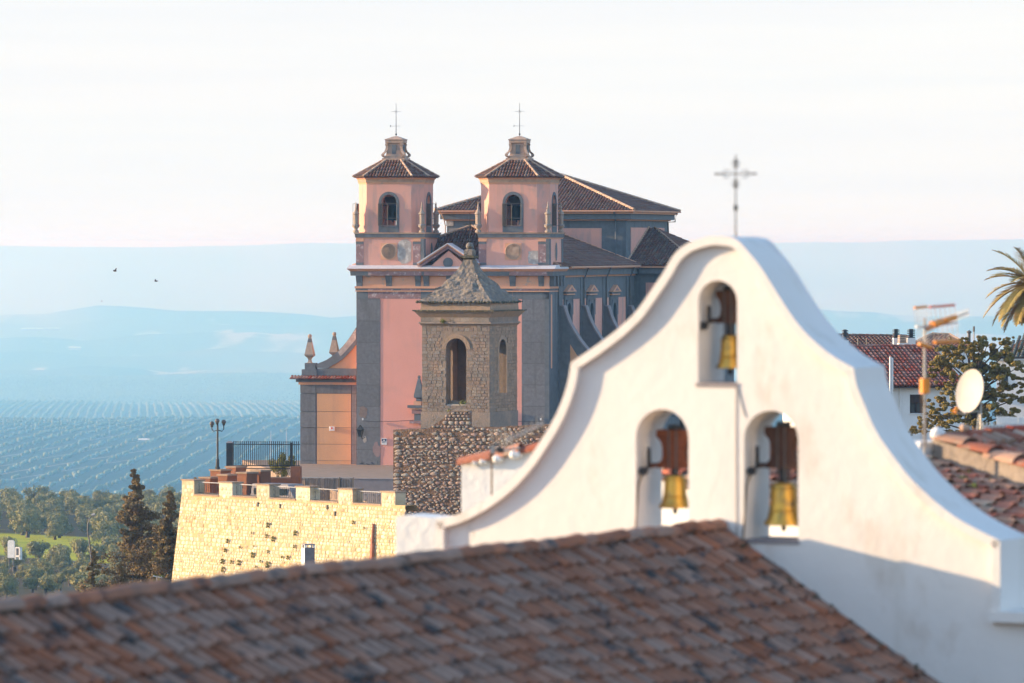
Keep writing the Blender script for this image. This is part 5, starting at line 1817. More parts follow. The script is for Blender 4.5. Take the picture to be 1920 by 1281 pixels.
# wall
tp = []
for p in inn:
    if not tp or p[0] > tp[-1][0] + 1e-4: tp.append(p)
topg = interp(tp)
uL, uR = gp(829, 990)[0], gp(1860, 1025)[0]
us = [uL + (uR - uL) * k / 110 for k in range(111)]
def opening(x0, x1, yt, yb):
    a, b_ = G.u(x0), G.u(x1)
    ws = G.w(yt, (a + b_) / 2) - (b_ - a) / 2
    f, s_ = arch(a, b_, ws)
    return (a, b_, G.w(yb, (a + b_) / 2), f), s_
h1, s1 = opening(1309, 1382, 526, 719)
h2, s2 = opening(1192, 1291, 767.5, 1013)
h3, s3 = opening(1395, 1496.5, 770, 1013)
gb = MB().slab(us + s1 + s2 + s3, topg, Wb, 0, T, [h1, h2, h3]).build('bell_gable', 'gable', chapel)
# moulding following the curve, front and back
mb = MB()
for (va, vb_) in ((-MO, T + MO),):
    for i in range(len(cur) - 1):
        a, b_, c_, d_ = cur[i], cur[i + 1], inn[i + 1], inn[i]
        vv = [(a[0], va, a[1]), (b_[0], va, b_[1]), (c_[0], va, c_[1]), (d_[0], va, d_[1]), (a[0], vb_, a[1]), (b_[0], vb_, b_[1]), (c_[0], vb_, c_[1]), (d_[0], vb_, d_[1])]
        mb.add(vv, [(0, 1, 2, 3), (4, 5, 6, 7), (0, 1, 5, 4), (3, 2, 6, 7)])
# vertical drops at both ends
eL, eR = cur[0], cur[-1]
zl = G.w(1146, eR[0], 0)
mb.box((eL[0] - .0, -MO, zl), (eL[0] + MW, T + MO, eL[1]))
mb.box((eR[0] - MW, -MO, zl), (eR[0], T + MO, eR[1]))
mb.build('moulding', 'gable', gb, smooth=False)
MB().box((eR[0] - MW - .03, -MO - .03, zl - .09), (eR[0] + .6, T + MO + .03, zl)).build('ledge', 'gable', gb)
MB().box((uR - .01, -.004, Wb), (eR[0] + .235, T + .02, zl - .09)).build('lower_wall', 'gable', gb)
# sills
for h in (h1, h3):
    MB().box((h[0] - .02, -.012, h[2] - .03), (h[1] + .01, T + .02, h[2] + .004)).build('sill', 'concrete', gb)
# cable down the wall
MB().tube([(G.u(1381), -.005, G.w(722)), (G.u(1380.5), -.005, G.w(800)), (G.u(1381.5), -.005, G.w(1010))], .0032, 5).build('cable', 'rope', gb)
MB().tube([(G.u(1385), -.004, G.w(728)), (G.u(1392), -.004, G.w(760)), (G.u(1399), -.004, G.w(782))], .004, 5).build('cable', 'iron_grey', gb)
# iron cross on top
cuu = G.u(1379.5, T * .25)
cz = G.w(440, cuu, T * .25)
sc_ = (440 - 290) / FOC * 50
mb = MB()
cv0 = T * .25
mb.tube([(cuu, cv0, cz - .08), (cuu, cv0, cz + sc_)], [.007, .005], 6)
za = cz + (440 - 326) / FOC * 50
hl_ = (1414 - 1348) / 2 / FOC * 50 / G.c
mb.tube([(cuu - hl_, cv0, za), (cuu + hl_, cv0, za)], .006, 6)
for sx2 in (-1, 1):
    mb.box((cuu + sx2 * hl_ - .028, cv0 - .012, za - .008), (cuu + sx2 * hl_ + .028, cv0 + .008, za + .008))
for z in (.055, -.055):
    mb.box((cuu - .010, cv0 - .01, za + z * 1.6 - .035), (cuu + .010, cv0 + .01, za + z * 1.6 + .035))
mb.box((cuu - .014, cv0 - .014, cz + .21), (cuu + .014, cv0 + .014, cz + .26))
for a0 in range(4):
    for sgn in (-1, 1):
        pts = []
        for k in range(10):
            t = k / 9
            a = a0 * math.pi / 2 + math.pi / 4 + sgn * (.25 + t * 1.0)
            r_ = .05 + .075 * math.sin(t * 2.6)
            pts.append((cuu + r_ * math.cos(a), cv0, za + r_ * math.sin(a)))
        mb.tube(pts, .0022, 4)
mb.build('cross', 'iron', gb)

# bells in the gable
def gable_bell(name_label, h, yt, yb, rimpx, yoke0, yoke1, pul, rope_to, wood):
    vm_ = T * .5
    uc = (h[0] + h[1]) / 2
    wt_, wb_ = G.w(yt, uc, vm_), G.w(yb, uc, vm_)
    H = wt_ - wb_
    r_ = rimpx / 2 / FOC * 50
    b = G.empty('gable_bell', name_label, 'bell', 'bells of the chapel gable', uc, vm_, wb_)
    pr = [(.10, H * 1.02), (.48, H), (.62, H * .95), (.67, H * .86), (.69, H * .6), (.74, H * .36), (.84, H * .16), (1.0, .02), (1.0, 0), (.92, -.004), (.6, H * .2)]
    MB().lathe([(a * r_, z) for a, z in pr], (0, 0, 0), 26).build('bell', 'brass', b, smooth=True)
    for z, a in ((H * .86, .67), (H * .3, .765), (H * .36, .74)):
        MB().lathe([(a * r_, z - .006), (a * r_ + .006, z), (a * r_, z + .006)], (0, 0, 0), 26).build('band', 'brass', b, smooth=True)
    MB().tube([(0, 0, H * .5), (0, 0, -.02)], .008, 6).build('clapper_rod', 'iron', b)
    MB().ball((0, 0, -.03), .024, 8, 1.3).build('clapper', 'iron', b, smooth=True)
    k = (h[1] - h[0])
    y0, y1 = G.w(yoke0, uc, vm_) - wb_, G.w(yoke1, uc, vm_) - wb_
    Ht = y0 - y1
    hw = k * .31
    MB().prism([(-hw, y0), (hw, y0), (hw * 1.05, y0 - Ht * .18), (hw * .75, y0 - Ht * .34), (hw * .62, y0 - Ht * .6), (hw * .7, y0 - Ht * .85), (hw * .95, y1 + .01), (hw * .95, y1 - .03),
                (-hw * .95, y1 - .03), (-hw * .95, y1 + .01), (-hw * .7, y0 - Ht * .85), (-hw * .62, y0 - Ht * .6), (-hw * .75, y0 - Ht * .34), (-hw * 1.05, y0 - Ht * .18)], -.05, .05).build('yoke', wood, b)
    for x in (-.035, .035):
        MB().box((x - .006, -.06, H - .01), (x + .006, -.052, y0 + .04)).build('strap', 'iron_grey', b)
        MB().box((x - .006, .052, H - .01), (x + .006, .06, y0 + .04)).build('strap', 'iron_grey', b)
        MB().box((x - .009, -.06, y0), (x + .009, .06, y0 + .045)).build('strap_bolt', 'iron', b)
    MB().box((-.03, -.03, H - .02), (.03, .03, y1)).build('crown', 'iron', b)
    MB().tube([(-k * .52, 0, y1), (k * .52, 0, y1)], .016, 7).build('axle', 'iron', b)
    # lever, wheel block and rope on the near side
    lv = -.17
    lx = -hw * 1.12
    MB().box((lx - .014, lv - .014, y1 - .03), (lx + .014, lv + .014, y1 + Ht * .5)).build('lever', 'iron', b)
    MB().tube([(lx, 0, y1 - .01), (lx, lv, y1 - .01)], .016, 6).build('lever_arm', wood, b)
    pl = (lx - .035, lv - .04, y1 - .05)
    MB(lambda a, b_, c_: (pl[0] + a, pl[1] + c_, pl[2] + b_)).lathe([(.038, -.022), (.03, 0), (.038, .022)], n=12).build('pulley', 'iron', b)
    if rope_to:
        MB().tube([(pl[0] - .005, pl[1], pl[2] - .02), (pl[0] - .03, pl[1] - .04, pl[2] - .12), (-k * .5 - .005, -T * .5 - .01, h[2] - wb_ - .02)], .009, 5).build('rope', 'rope', b)
gable_bell('golden bell in the top arch of the white gable', h1, 628, 690, 54, 545, 600, 0, False, 'yoke_dark')
gable_bell('smaller golden bell in the arch beside the roof ridge, under a red-brown yoke', h2, 891, 952, 62, 806, 872, 0, True, 'yoke')
gable_bell('largest golden bell, in the arch with a visible sill', h3, 905, 984, 74, 800, 872, 0, True, 'yoke_dark')

# ---- roof in front of the gable
RA = Frame(1345, 998, 50, 25.1)
rroot = RA                      # roof axes: u down the slope's run, -v along the ridge towards the camera
pitch_pt = (RA.u(1740), RA.w(1281, RA.u(1740)))
tanp = -pitch_pt[1] / pitch_pt[0]
pit = math.atan(tanp)
cp_, sp_ = math.cos(pit), math.sin(pit)
roof_e = RA.empty('roof', None, None)
roof_e.parent = chapel
roof_e.matrix_parent_inverse = Matrix.Identity(4)
# roof axes relative to the chapel's own axes
rel = Matrix.LocRotScale(G.o, Matrix.Rotation(-G.a, 3, 'Z').to_quaternion(), None).inverted() @ Matrix.LocRotScale(RA.o, Matrix.Rotation(-RA.a, 3, 'Z').to_quaternion(), None)
roof_e.matrix_basis = rel
LR = 16.0
drop = .0                   # the old ridge sags a little towards the camera
def rp(u, v, n=0.0, left=False):
    """point on the slope: u run from the ridge, v along the ridge, n above the slope"""
    sg = .05 * mnoise.noise(Vector((u * .35, v * .3, 7.0))) + .03 * mnoise.noise(Vector((u * .9, v * .8, 2.0)))
    w = -u * tanp + v * drop + sg * min(1, u * 1.2 + .3)
    s_ = -1 if left else 1
    return Vector((s_ * (u + n * sp_), v, w + n * cp_))
run = 4.2
mb = MB()
for left in (False, True):
    g_ = [[rp(run * i / 10, -LR + (LR + .45) * j / 24, -.03, left) for i in range(11)] for j in range(25)]
    for j in range(24):
        for i in range(10):
            mb.add([tuple(g_[j][i]), tuple(g_[j][i + 1]), tuple(g_[j + 1][i + 1]), tuple(g_[j + 1][i])], [(0, 1, 2, 3)])
mb.build('roof_deck', 'tile_pan', roof_e)
CS, EX = .185, .20              # column spacing, exposed length
def cover_mesh(seed, L=.275, q=.8):
    """tapered half-round cover tile: wide end at y=0 (low end), narrow at y=-L (up the slope); x across, z up"""
    rgc = random.Random(seed)
    n = 6
    r_lo, r_hi, th_ = .086 * q * rgc.uniform(.92, 1.08), .068 * q, .012
    def arc(r_, y_, dz):
        return [(-r_ * math.cos(math.pi * k / n), y_, r_ * .92 * math.sin(math.pi * k / n) + dz) for k in range(n + 1)]
    o0, o1 = arc(r_lo, 0, .03 * q), arc(r_hi, -L, 0)
    i0 = arc(r_lo - th_, 0.001, .03 * q)
    i1 = arc(r_lo - th_ - .003, -L * .3, .021 * q)
    mb = MB()
    mb.rings([o1, o0, i0, i1], cap=False, closed=False)
    return mb.mesh('tile', weld=False)
cms = [cover_mesh(k) for k in range(5)]
for me in cms: me.materials.append(M['tile_old'])
rgt = random.Random(12)
tiles = []
vcol = -.06
while vcol > -LR:
    for k in range(21):
        s_lo = .08 + EX * (k + 1) + rgt.uniform(-.022, .022) + (.06 * rgt.random() if rgt.random() < .04 else 0)       # distance down the slope of the low end
        u = s_lo * cp_
        v = vcol + rgt.uniform(-.012, .012)
        p = rp(u, v, .012)
        q = rp(max(u - .2 * cp_, 0.001), v, .012)
        dwn = (p - q).normalized()
        # axes: tile -y goes up the slope, x along the ridge
        yax = dwn
        xax = Vector((0, 1, 0)); xax = (xax - yax * xax.dot(yax)).normalized()
        zax = xax.cross(yax)
        if zax.z < 0: xax = -xax; zax = -zax
        m3 = Matrix((xax, yax, zax)).transposed()
        m3 = m3 @ Matrix.Rotation(rgt.gauss(0, .05), 3, 'Z') @ Matrix.Rotation(rgt.gauss(0, .035), 3, 'Y')
        tiles.append((p, m3, v, k))
    vcol -= CS
# which tiles the picture shows, nearest first
vis = []
for i, (p, m3, v, k) in enumerate(tiles):
    X = RA.o.x + p.x * RA.c + p.y * RA.s; Yw = RA.o.y - p.x * RA.s + p.y * RA.c; Z = RA.o.z + p.z
    px_, py_ = X / Yw * FOC + 960, HZ - Z / Yw * FOC
    shown = -10 < px_ < 1930 and py_ < 1290
    vis.append((0 if shown else 1, Yw, i))
vis.sort()
single = set(i for s_, y_, i in vis[:300])
rest = MB(); pans = MB()
for i, (p, m3, v, k) in enumerate(tiles):
    me = cms[(i * 7 + k) % 5]
    m4 = Matrix.Translation(p) @ m3.to_4x4()
    if i in single:
        o = link('tile', me, roof_e)
        o.matrix_basis = m4
    else:
        rest.add([tuple(m4 @ vv.co) for vv in me.vertices], [tuple(f.vertices) for f in me.polygons])
    # channel tile between this column and the next
    c0 = m4 @ Vector((CS * .5, .0, -.005))
    ring = []
    for (yy, r_) in ((.02, .085), (-.26, .08)):
        ring.append([tuple(m4 @ Vector((CS * .5 - r_ * math.cos(math.pi * q / 4), yy, -.002 - r_ * .5 * math.sin(math.pi * q / 4) + (.038 if yy > 0 else .026)))) for q in range(5)])
    pans.rings(ring, cap=False, closed=False)
rest.build('tile_field', 'tile_old', roof_e, weld=False, kind='stuff')
pans.build('channel_tiles', 'tile_pan', roof_e, weld=False, kind='stuff')
# left slope (hidden from here): the first courses
mbl = MB()
v = -.06
while v > -LR:
    for k in range(5):
        a, b_ = rp(.12 + EX * k * cp_, v, .01, True), rp(.12 + (EX * (k + 1) + .05) * cp_, v, .035, True)
        mbl.tube([a, b_], [.08, .1], 6)
    v -= CS
mbl.build('far_slope_tiles', 'tile_old', roof_e, weld=False, kind='stuff')
# ridge tiles bedded in mortar
mbm = MB()
v = .02
i = 0
rmesh = []
for k in range(3):
    n = 7
    L = .36
    def arc(r_, y_, dz): return [(-r_ * math.cos(math.pi * q / n), y_, r_ * .85 * math.sin(math.pi * q / n) + dz) for q in range(n + 1)]
    me = MB().rings([arc(.078, -L, .015 + .005 * k), arc(.09, 0, .03), arc(.078, 0.0015, .03), arc(.076, -L * .3, .022)], cap=False, closed=False).mesh('ridge_tile', weld=False)
    me.materials.append(M['tile_old']); rmesh.append(me)
while v > -LR:
    o = link('ridge_tile', rmesh[i % 3], roof_e)
    o.location = rp(0, v - .32, .02) + Vector((rgt.uniform(-.01, .01), .32, rgt.uniform(-.008, .008)))
    o.rotation_euler = (rgt.gauss(0, .015), rgt.gauss(0, .02), rgt.gauss(0, .02))
    v -= .30; i += 1
mp_ = [tuple(rp(.0, -LR + (LR - .02) * k / 60) + Vector((0, 0, .02))) for k in range(61)]
mbm.tube(mp_, [.072 + .012 * mnoise.noise(Vector((k * .7, 0, 0))) for k in range(61)], 7)
mbm.build('ridge_mortar', 'tile_pan', roof_e)
# mortar fillet where roof meets the gable
pts = [tuple(rp(.05 + run * k / 30, -.03) + Vector((0, .0, .03))) for k in range(31)]
MB().tube(pts, [.07 + .025 * mnoise.noise(Vector((k * 1.1, 5, 0))) for k in range(31)], 6).build('wall_fillet', 'tile_pan', roof_e)
mbw = MB()
for k in range(26):
    q = rp(.25 + run * rgt.random() * .95, -.07)
    leaf_cloud(mbw, [(q.x, q.y, q.z + .06, .06)], 12, .03, 3000 + k, 1.2)
mbw.build('fillet_moss', 'moss', roof_e, weld=False, kind='stuff')

# ================================================================== WHITE HOUSE BEHIND THE GABLE (with aerial)
Hs = Frame(865, 1010, 66, 20)
wh = Hs.empty('white_house', 'low white house wall with orange tile coping behind the gable', 'house')
uh = lambda x: Hs.u(x)
topw = interp([(uh(865), Hs.w(872, uh(865))), (uh(930), Hs.w(864, uh(930))), (uh(1000), Hs.w(845, uh(1000))), (uh(1160), Hs.w(846, uh(1160))), (uh(1330), Hs.w(893, uh(1330)))])
UE = uh(1325)
MB().slab([UE * k / 20 for k in range(21)], topw, -1.6, 0, 3.0).build('wall', 'white', wh)
u = -.04
k = 0
hm_ = []
for q_ in range(3):
    n = 6
    def arc(r_, x_, dz): return [(x_, -r_ * math.cos(math.pi * q / n), r_ * .7 * math.sin(math.pi * q / n) + dz) for q in range(n + 1)]
    me = MB().rings([arc(.12, 0, .0), arc(.15, .42, .03), arc(.13, .421, .03)], cap=False, closed=False).mesh('tile', weld=False); me.materials.append(M['tile_warm']); hm_.append(me)
while u < UE - .5:
    o = link('tile', hm_[k % 3], wh)
    a, b_ = topw(max(u, 0)), topw(u + .38)
    o.location = (u, .06, a + .0); o.rotation_euler = (0, -math.atan2(b_ - a, .38), rgt.uniform(-.05, .05))
    u += .37; k += 1
for k, uu in enumerate((uh(893), uh(908), uh(935), uh(968))):
    MB().ball((uu, -.03, topw(uu) + .01), .05 + .012 * k, 7, .7).build('mortar_dab', 'white_plain', wh)
# parapet block further left
pb = Frame(742, 1060, 57, 22)
o = pb.empty('white_parapet', 'plain white parapet block at the low end of the gable', 'wall')
MB().slab([pb.u(742) + (pb.u(905) - pb.u(742)) * k / 12 for k in range(13)], interp([(pb.u(742), pb.w(969)), (pb.u(752), pb.w(966)), (pb.u(775), pb.w(967)), (pb.u(810), pb.w(970)), (pb.u(905), pb.w(962))]), -1.0, 0, .5).build('wall_body', 'white', o)

# aerial on the white house
ae = empty('tv_aerial', P(922, 925, 61), R(0), 'blurred grey TV aerial before the white house wall', 'aerial')
k = 61 / FOC
MB().tube([(0, 0, -.35), (0, 0, (925 - 828) * k)], .011, 6).build('mast', 'rope', ae)
MB().box((-.015, -.02, (925 - 850) * k), (.035, .02, (925 - 835) * k)).build('clamp', 'steel', ae)
a0, a1 = Vector((.02, 0, (925 - 843) * k)), Vector((98 * k, .5, (925 - 798) * k))
for j, off in enumerate((0.0, .03)):
    MB().tube([a0 + Vector((.12, .1, .07 + off)), a1 + Vector((0, 0, off))], .009, 5).build('boom', 'steel', ae)
MB().tube([a0 + Vector((.04, 0, -.02)), a0 + Vector((.28, .2, .01))], .012, 5).build('lower_boom', 'steel', ae)
MB().box((a0.x + .04, -.04, a0.z - .035), (a0.x + .11, .04, a0.z + .02)).build('balun_box', 'iron', ae)
for j in range(9):
    p = a0.lerp(a1, .12 + j * .105)
    MB().tube([p + Vector((0, -.09, .11)), p + Vector((.01, .09, -.05))], .004, 4).build('element', 'steel', ae)
for j in range(5):
    p = a0 + Vector((.0 + j * .05, 0, .02))
    MB().tube([p + Vector((-.03, 0, .20)), p + Vector((.02, 0, -.06))], .004, 4).build('reflector_rod', 'steel', ae)

# ================================================================== ROOF AND PARAPET AT THE RIGHT, BEHIND THE GABLE
OB = Frame(1755, 872, 62, 45)          # u runs down the slope (right and nearer), v along the eave
nr_ = OB.empty('tiled_outbuilding', 'low outbuilding with loose orange clay tiles and a grey parapet', 'outbuilding')
TS = .215
def ob(u, v, n=0.0): return Vector((u, v, -u * TS + n))
U0, U9, V0 = -1.3, 3.3, -4.2
g_ = [ob(U0, V0, -.05), ob(U9, V0, -.05), ob(U9, .02, -.05), ob(U0, .02, -.05)]
MB().add([tuple(p) for p in g_] + [tuple(p - Vector((0, 0, 2.5))) for p in g_], [(0, 1, 2, 3)]).build('roof_deck', 'tile_pan', nr_)
MB().add([tuple(p - Vector((0, 0, .02))) for p in g_] + [tuple(p - Vector((0, 0, 2.5))) for p in g_], [(0, 1, 5, 4), (1, 2, 6, 5), (2, 3, 7, 6), (3, 0, 4, 7)]).build('wall', 'white', nr_)
wm = [cover_mesh(50 + k, .32, .88) for k in range(4)]
for me in wm: me.materials.append(M['tile_warm'])
rgq = random.Random(3)
ex_n = Vector((1, 0, -TS)).normalized(); ey_n = Vector((0, 1, 0)); nn_ = ex_n.cross(ey_n)
if nn_.z < 0: nn_ = -nn_
mbp = MB(); hid = MB()
v = -.12
while v > V0:
    t = U0 + .35 + rgq.uniform(0, .15)
    while t < U9:
        p = ob(t, v + rgq.gauss(0, .012), .015)
        m3 = Matrix((ey_n, ex_n, nn_)).transposed()
        if m3.determinant() < 0: m3 = Matrix((-ey_n, ex_n, nn_)).transposed()
        m3 = m3 @ Matrix.Rotation(rgq.gauss(0, .06), 3, 'Z') @ Matrix.Rotation(rgq.gauss(0, .04), 3, 'X')
        wp_ = OB.o + Vector((p.x * OB.c + p.y * OB.s, -p.x * OB.s + p.y * OB.c, p.z))
        px_ = wp_.x / wp_.y * FOC + 960
        m4 = Matrix.Translation(p) @ m3.to_4x4()
        me = wm[rgq.randrange(4)]
        if 1640 < px_ < 1945:
            o = link('tile', me, nr_); o.matrix_basis = m4
        else:
            hid.add([tuple(m4 @ q.co) for q in me.vertices], [tuple(f.vertices) for f in me.polygons])
        t += .245 + rgq.uniform(-.02, .02)
    mbp.tube([tuple(ob(U0, v - .092, -.03)), tuple(ob(U9, v - .092, -.03))], .036, 5)
    v -= .184
mbp.build('channel_tiles', 'tile_pan', nr_, kind='stuff', weld=False)
hid.build('tile_field', 'tile_warm', nr_, kind='stuff', weld=False)
for j, (u, v) in enumerate(((.2, -1.3), (.45, -1.3), (.75, -1.3), (1.05, -1.3))):
    p = ob(u, v, .09)
    MB().ball(tuple(p), .035, 7, .8).build('lime_dab', 'white_plain', nr_)
for j, (u, v) in enumerate(((.6, -.25), (1.0, -.3), (1.15, -.75), (.9, -.6))):
    p = ob(u, v, .06)
    leaf_cloud(MB(), [(p.x, p.y, p.z, .08)], 30, .03, 60 + j, .6).build('moss_tuft', 'weed', nr_, weld=False)
# parapet along the upper verge
M['cement_wall'] = mat('grey_cement_wall', (.33, .27, .22), (.25, .205, .17), scale=2.5, rough=.95, bump=.02, bscale=14, c3=(.16, .14, .12), s3=3, t3=(.6, .72))
MB(lambda x, y_, z: (x, y_, z - x * TS)).box((-.05, .0, -.2), (3.4, .22, .27)).build('parapet', 'cement_wall', nr_)
u = -.06
n = 6
def arc2(r_, x_, dz): return [(x_, -r_ * math.cos(math.pi * q / n), r_ * .55 * math.sin(math.pi * q / n) + dz) for q in range(n + 1)]
cpm = MB().rings([arc2(.14, 0, .0), arc2(.17, .44, .035), arc2(.15, .4405, .035)], cap=False, closed=False).mesh('coping_tile', weld=False)
cpm.materials.append(M['tile_warm'])
while u < 3.2:
    o = link('coping_tile', cpm, nr_)
    o.location = (u, .10, .265 - u * TS); o.rotation_euler = (rgq.gauss(0, .05), math.atan(TS), rgq.gauss(0, .05))
    u += .37
MB().ball((-.02, .05, .33), .085, 9).build('finial_ball', 'white_plain', nr_, smooth=True)
MB().box((-.5, -.15, .0), (-.1, .35, .25)).build('white_ledge', 'white_plain', nr_)
# roof behind the parapet
BR = Frame(1768, 826, 66.5, -50)
br_ = BR.empty('red_ridge_roof', 'red tiled roof ridge beyond the grey parapet', 'roof')
rl_ = lambda u, v: Vector((u, v, .035 * u + v * .42))
e0, e1, t1, t0 = rl_(0, -2.6), rl_(4, -2.6), rl_(4, 0), rl_(0, 0)
MB().add([tuple(p - Vector((0, 0, .03))) for p in (e0, e1, t1, t0)] + [tuple(p - Vector((0, 0, 2))) for p in (e0, e1, t1, t0)], [(0, 1, 2, 3), (4, 5, 6, 7), (2, 3, 7, 6), (3, 0, 4, 7)]).build('roof_deck', 'tile_pan', br_)
tiled([e0, e1, t1, t0], .22, .09, .36, rnd=.015).build('tile_field', 'tile_warm', br_, weld=False, kind='stuff')
ridge_line(MB(), t0, t1, .09, .42).build('ridge_tiles', 'tile_red', br_, weld=False, kind='stuff')
for (u, r_) in ((.42, .06), (.5, .035)):
    p = rl_(u, 0)
    MB().ball((p.x, p.y, p.z + .12), r_, 7, .8).build('mortar_lump', 'tile_ridge', br_)

# ---- orange aerial on a mast
AY = 61.5
am = empty('orange_aerial', P(1734, 838, AY), 0, 'TV aerial with orange ends and corner reflectors on a steel mast', 'aerial')
k = AY / FOC
Z = lambda y_: (838 - y_) * k
X = lambda x: (x - 1734) * k
MB().tube([(0, 0, -.3), (0, 0, Z(597))], .016, 8).build('mast', 'steel', am, smooth=True)
MB().lathe([(.055, 0), (.055, .165)], (0, 0, Z(738)), 12).build('amplifier_box', 'orange_plastic', am)
MB().tube([(-.02, -.03, Z(738)), (-.045, -.04, Z(748)), (-.02, -.04, Z(755)), (.01, -.03, Z(748)), (.012, -.03, Z(840))], .005, 5).build('cable', 'rope', am)
MB().tube([(-.035, 0, Z(742)), (-.03, 0, Z(838))], .004, 5).build('cable', 'rope', am)
d0, d1 = Vector((X(1716), -.12, Z(612.5))), Vector((X(1825), .75, Z(588)))
MB().tube([d0 + Vector((0, 0, 0)), Vector((X(1745), .1, Z(613)))], .018, 6).build('rear_boom', 'white_plain', am)
MB().tube([Vector((X(1738), .05, Z(614))), d1], .010, 6).build('boom', 'steel', am)
b0, b1 = Vector((X(1749), .12, Z(610))), Vector((X(1798), .5, Z(596)))
MB().tube([b0, b0.lerp(b1, .45)], [.045, .04], 8).build('director_head', 'orange_plastic', am)
MB().tube([b0.lerp(b1, .5), b1], [.034, .03], 8).build('director_head', 'orange_plastic', am)
MB().tube([Vector((X(1738), 0, Z(617))), Vector((X(1748), .1, Z(612)))], .03, 7).build('clamp', 'orange_plastic', am)
for j in range(12):
    p = b0.lerp(d1, .35 + j * .06)
    MB().tube([p + Vector((0, 0, -.045)), p + Vector((0, 0, .045))], .004, 4).build('element', 'steel', am)
MB().tube([(X(1748), .1, Z(612)), (X(1802), .55, Z(606))], .009, 5).build('lower_boom', 'steel', am)
# corner reflectors: two frames of rods, held by orange bars
for (x0, x1, yt, yb, v0, v1, sk) in ((1712, 1738, 575, 650, -.18, -.02, 3), (1744, 1796, 577, 648, .05, .5, 6)):
    tp0, tp1 = Vector((X(x0), v0, Z(yt + (2 if x0 < 1740 else -1)))), Vector((X(x1), v1, Z(yt - (0 if x0 < 1740 else 4))))
    bt0, bt1 = Vector((X(x0 + 9), v0, Z(yb - 6))), Vector((X(x1 + 8), v1, Z(yb + (2 if x0 < 1740 else -7))))
    MB().tube([tp0, tp1], .015, 6).build('reflector_bar', 'orange_plastic' if x0 < 1740 else 'red_plastic', am)
    MB().tube([bt0, bt1], .024, 6).build('reflector_bar', 'orange_plastic', am)
    n_ = 6
    for j in range(n_):
        t = j / (n_ - 1)
        MB().tube([tp0.lerp(tp1, t), bt0.lerp(bt1, t)], .003, 4).build('reflector_rod', 'steel', am)
# ---- satellite dish
SY = 84
sd = empty('satellite_dish', P(1839, 815, SY), 0, 'white satellite dish on a thin steel pole', 'satellite dish')
k = SY / FOC
MB().tube([(0, 0, -.4), (0, 0, (815 - 752) * k)], .018, 7).build('pole', 'steel', sd, smooth=True)
dc = Vector(((1817 - 1839) * k, -.05, (815 - 733) * k))
nrm_ = Vector((-.80, -.58, .2)).normalized()
tx = nrm_.cross(Vector((0, 0, 1))).normalized(); ty = tx.cross(nrm_)
rg_ = []
for r_, dep in ((.02, .06), (.12, .054), (.21, .036), (.28, .012), (.305, 0), (.307, .012), (.28, .028), (.12, .07), (.02, .078)):
    rg_.append([tuple(dc + (tx * math.cos(a) * r_ + ty * math.sin(a) * r_ * 1.08) - nrm_ * dep) for a in [2 * math.pi * q / 28 for q in range(28)]])
MB().rings(rg_).build('dish', 'dish', sd, smooth=True)
fp = Vector(((1786 - 1839) * k, -.35, (815 - 771) * k))
MB().tube([tuple(dc - ty * .30 * 1.05), tuple(dc - ty * .36 + nrm_ * .02), tuple(fp)], .011, 6).build('feed_arm', 'steel', sd)
MB().tube([tuple(fp), tuple(fp + (dc - fp).normalized() * .09)], [.035, .028], 8).build('feed_horn', 'orange_plastic', sd)
MB().tube([tuple(dc - nrm_ * .07), (0, 0, (815 - 745) * k)], .02, 6).build('bracket', 'steel', sd)
MB().tube([tuple(dc - ty * .33), (-.03, -.02, .35), (-.06, -.02, .05)], .008, 5).build('cable', 'white_plain', sd)
# ---- white comb aerial
ca = empty('comb_aerial', P(1862, 808, 92), 0, 'bright white comb-shaped rooftop aerial beyond the ridge', 'aerial')
k = 92 / FOC
MB().box((-.17, -.02, .03), (.42, .02, .09)).build('boom', 'white_plain', ca)
for j in range(10):
    x = -.16 + j * .058
    MB().box((x - .008, -.02, -.02), (x + .008, .02, .14)).build('element', 'white_plain', ca)
for j in range(8):
    x = .075 + j * .045
    MB().box((x - .011, .03, .10), (x + .011, .05, .245 - .003 * j)).build('tall_element', 'white_plain', ca)
MB().box((.41, .02, .08), (.47, .06, .22)).build('end_plate', 'white_plain', ca)

# ================================================================== HOUSES AT THE RIGHT
RH = Frame(1670, 800, 300, -14)       # front turned a little to the right of the camera
rh = RH.empty('red_roof_house', 'white house with red tiled roof and one dark window', 'house')
ru = lambda x, v=0.: RH.u(x, v)
rw = lambda y_, u=1., v=0.: RH.w(y_, u, v)
ul_, ur2 = ru(1560), ru(1800)
we_ = rw(723)
vr = 5.2
wrg = RH.w(650, 0, vr)
wa_, wb2 = ru(1706), ru(1732)
MB().slab([ul_, ur2], lambda u: we_, -3.5, 0, .35, [(wa_, wb2, rw(775), lambda u: rw(740))]).build('wall', 'white', rh)
MB().box((ul_, .36, -3.5), (ur2, 9, we_)).build('house_body', 'white', rh)
wd = MB().box((wa_, .14, rw(775)), (wb2, .2, rw(740))).build('window', 'glass', rh)
MB().box((wa_ + .01, .08, rw(756)), (wb2 - .01, .13, rw(740.3))).build('roller_shutter', 'wood_dark', wd)
for t in (0, .48, 1):
    x = wa_ + (wb2 - wa_) * t
    MB().box((max(wa_, x - .03), .07, rw(775)), (min(wb2, x + .03), .135, rw(756))).build('window_frame', 'wood_dark', wd)
MB().box((wa_, .07, rw(775)), (wb2, .135, rw(773))).build('window_frame', 'wood_dark', wd)
MB().box((wa_ - .06, -.05, rw(777)), (wb2 + .06, .1, rw(775.2))).build('sill', 'white_plain', wd)
A_, B_, C_, D_ = (ul_ - .2, -.45, we_ + .0), (ur2 + .3, -.45, we_ + .0), (ur2 + .3, vr, wrg), (ul_ - .2, vr, wrg)
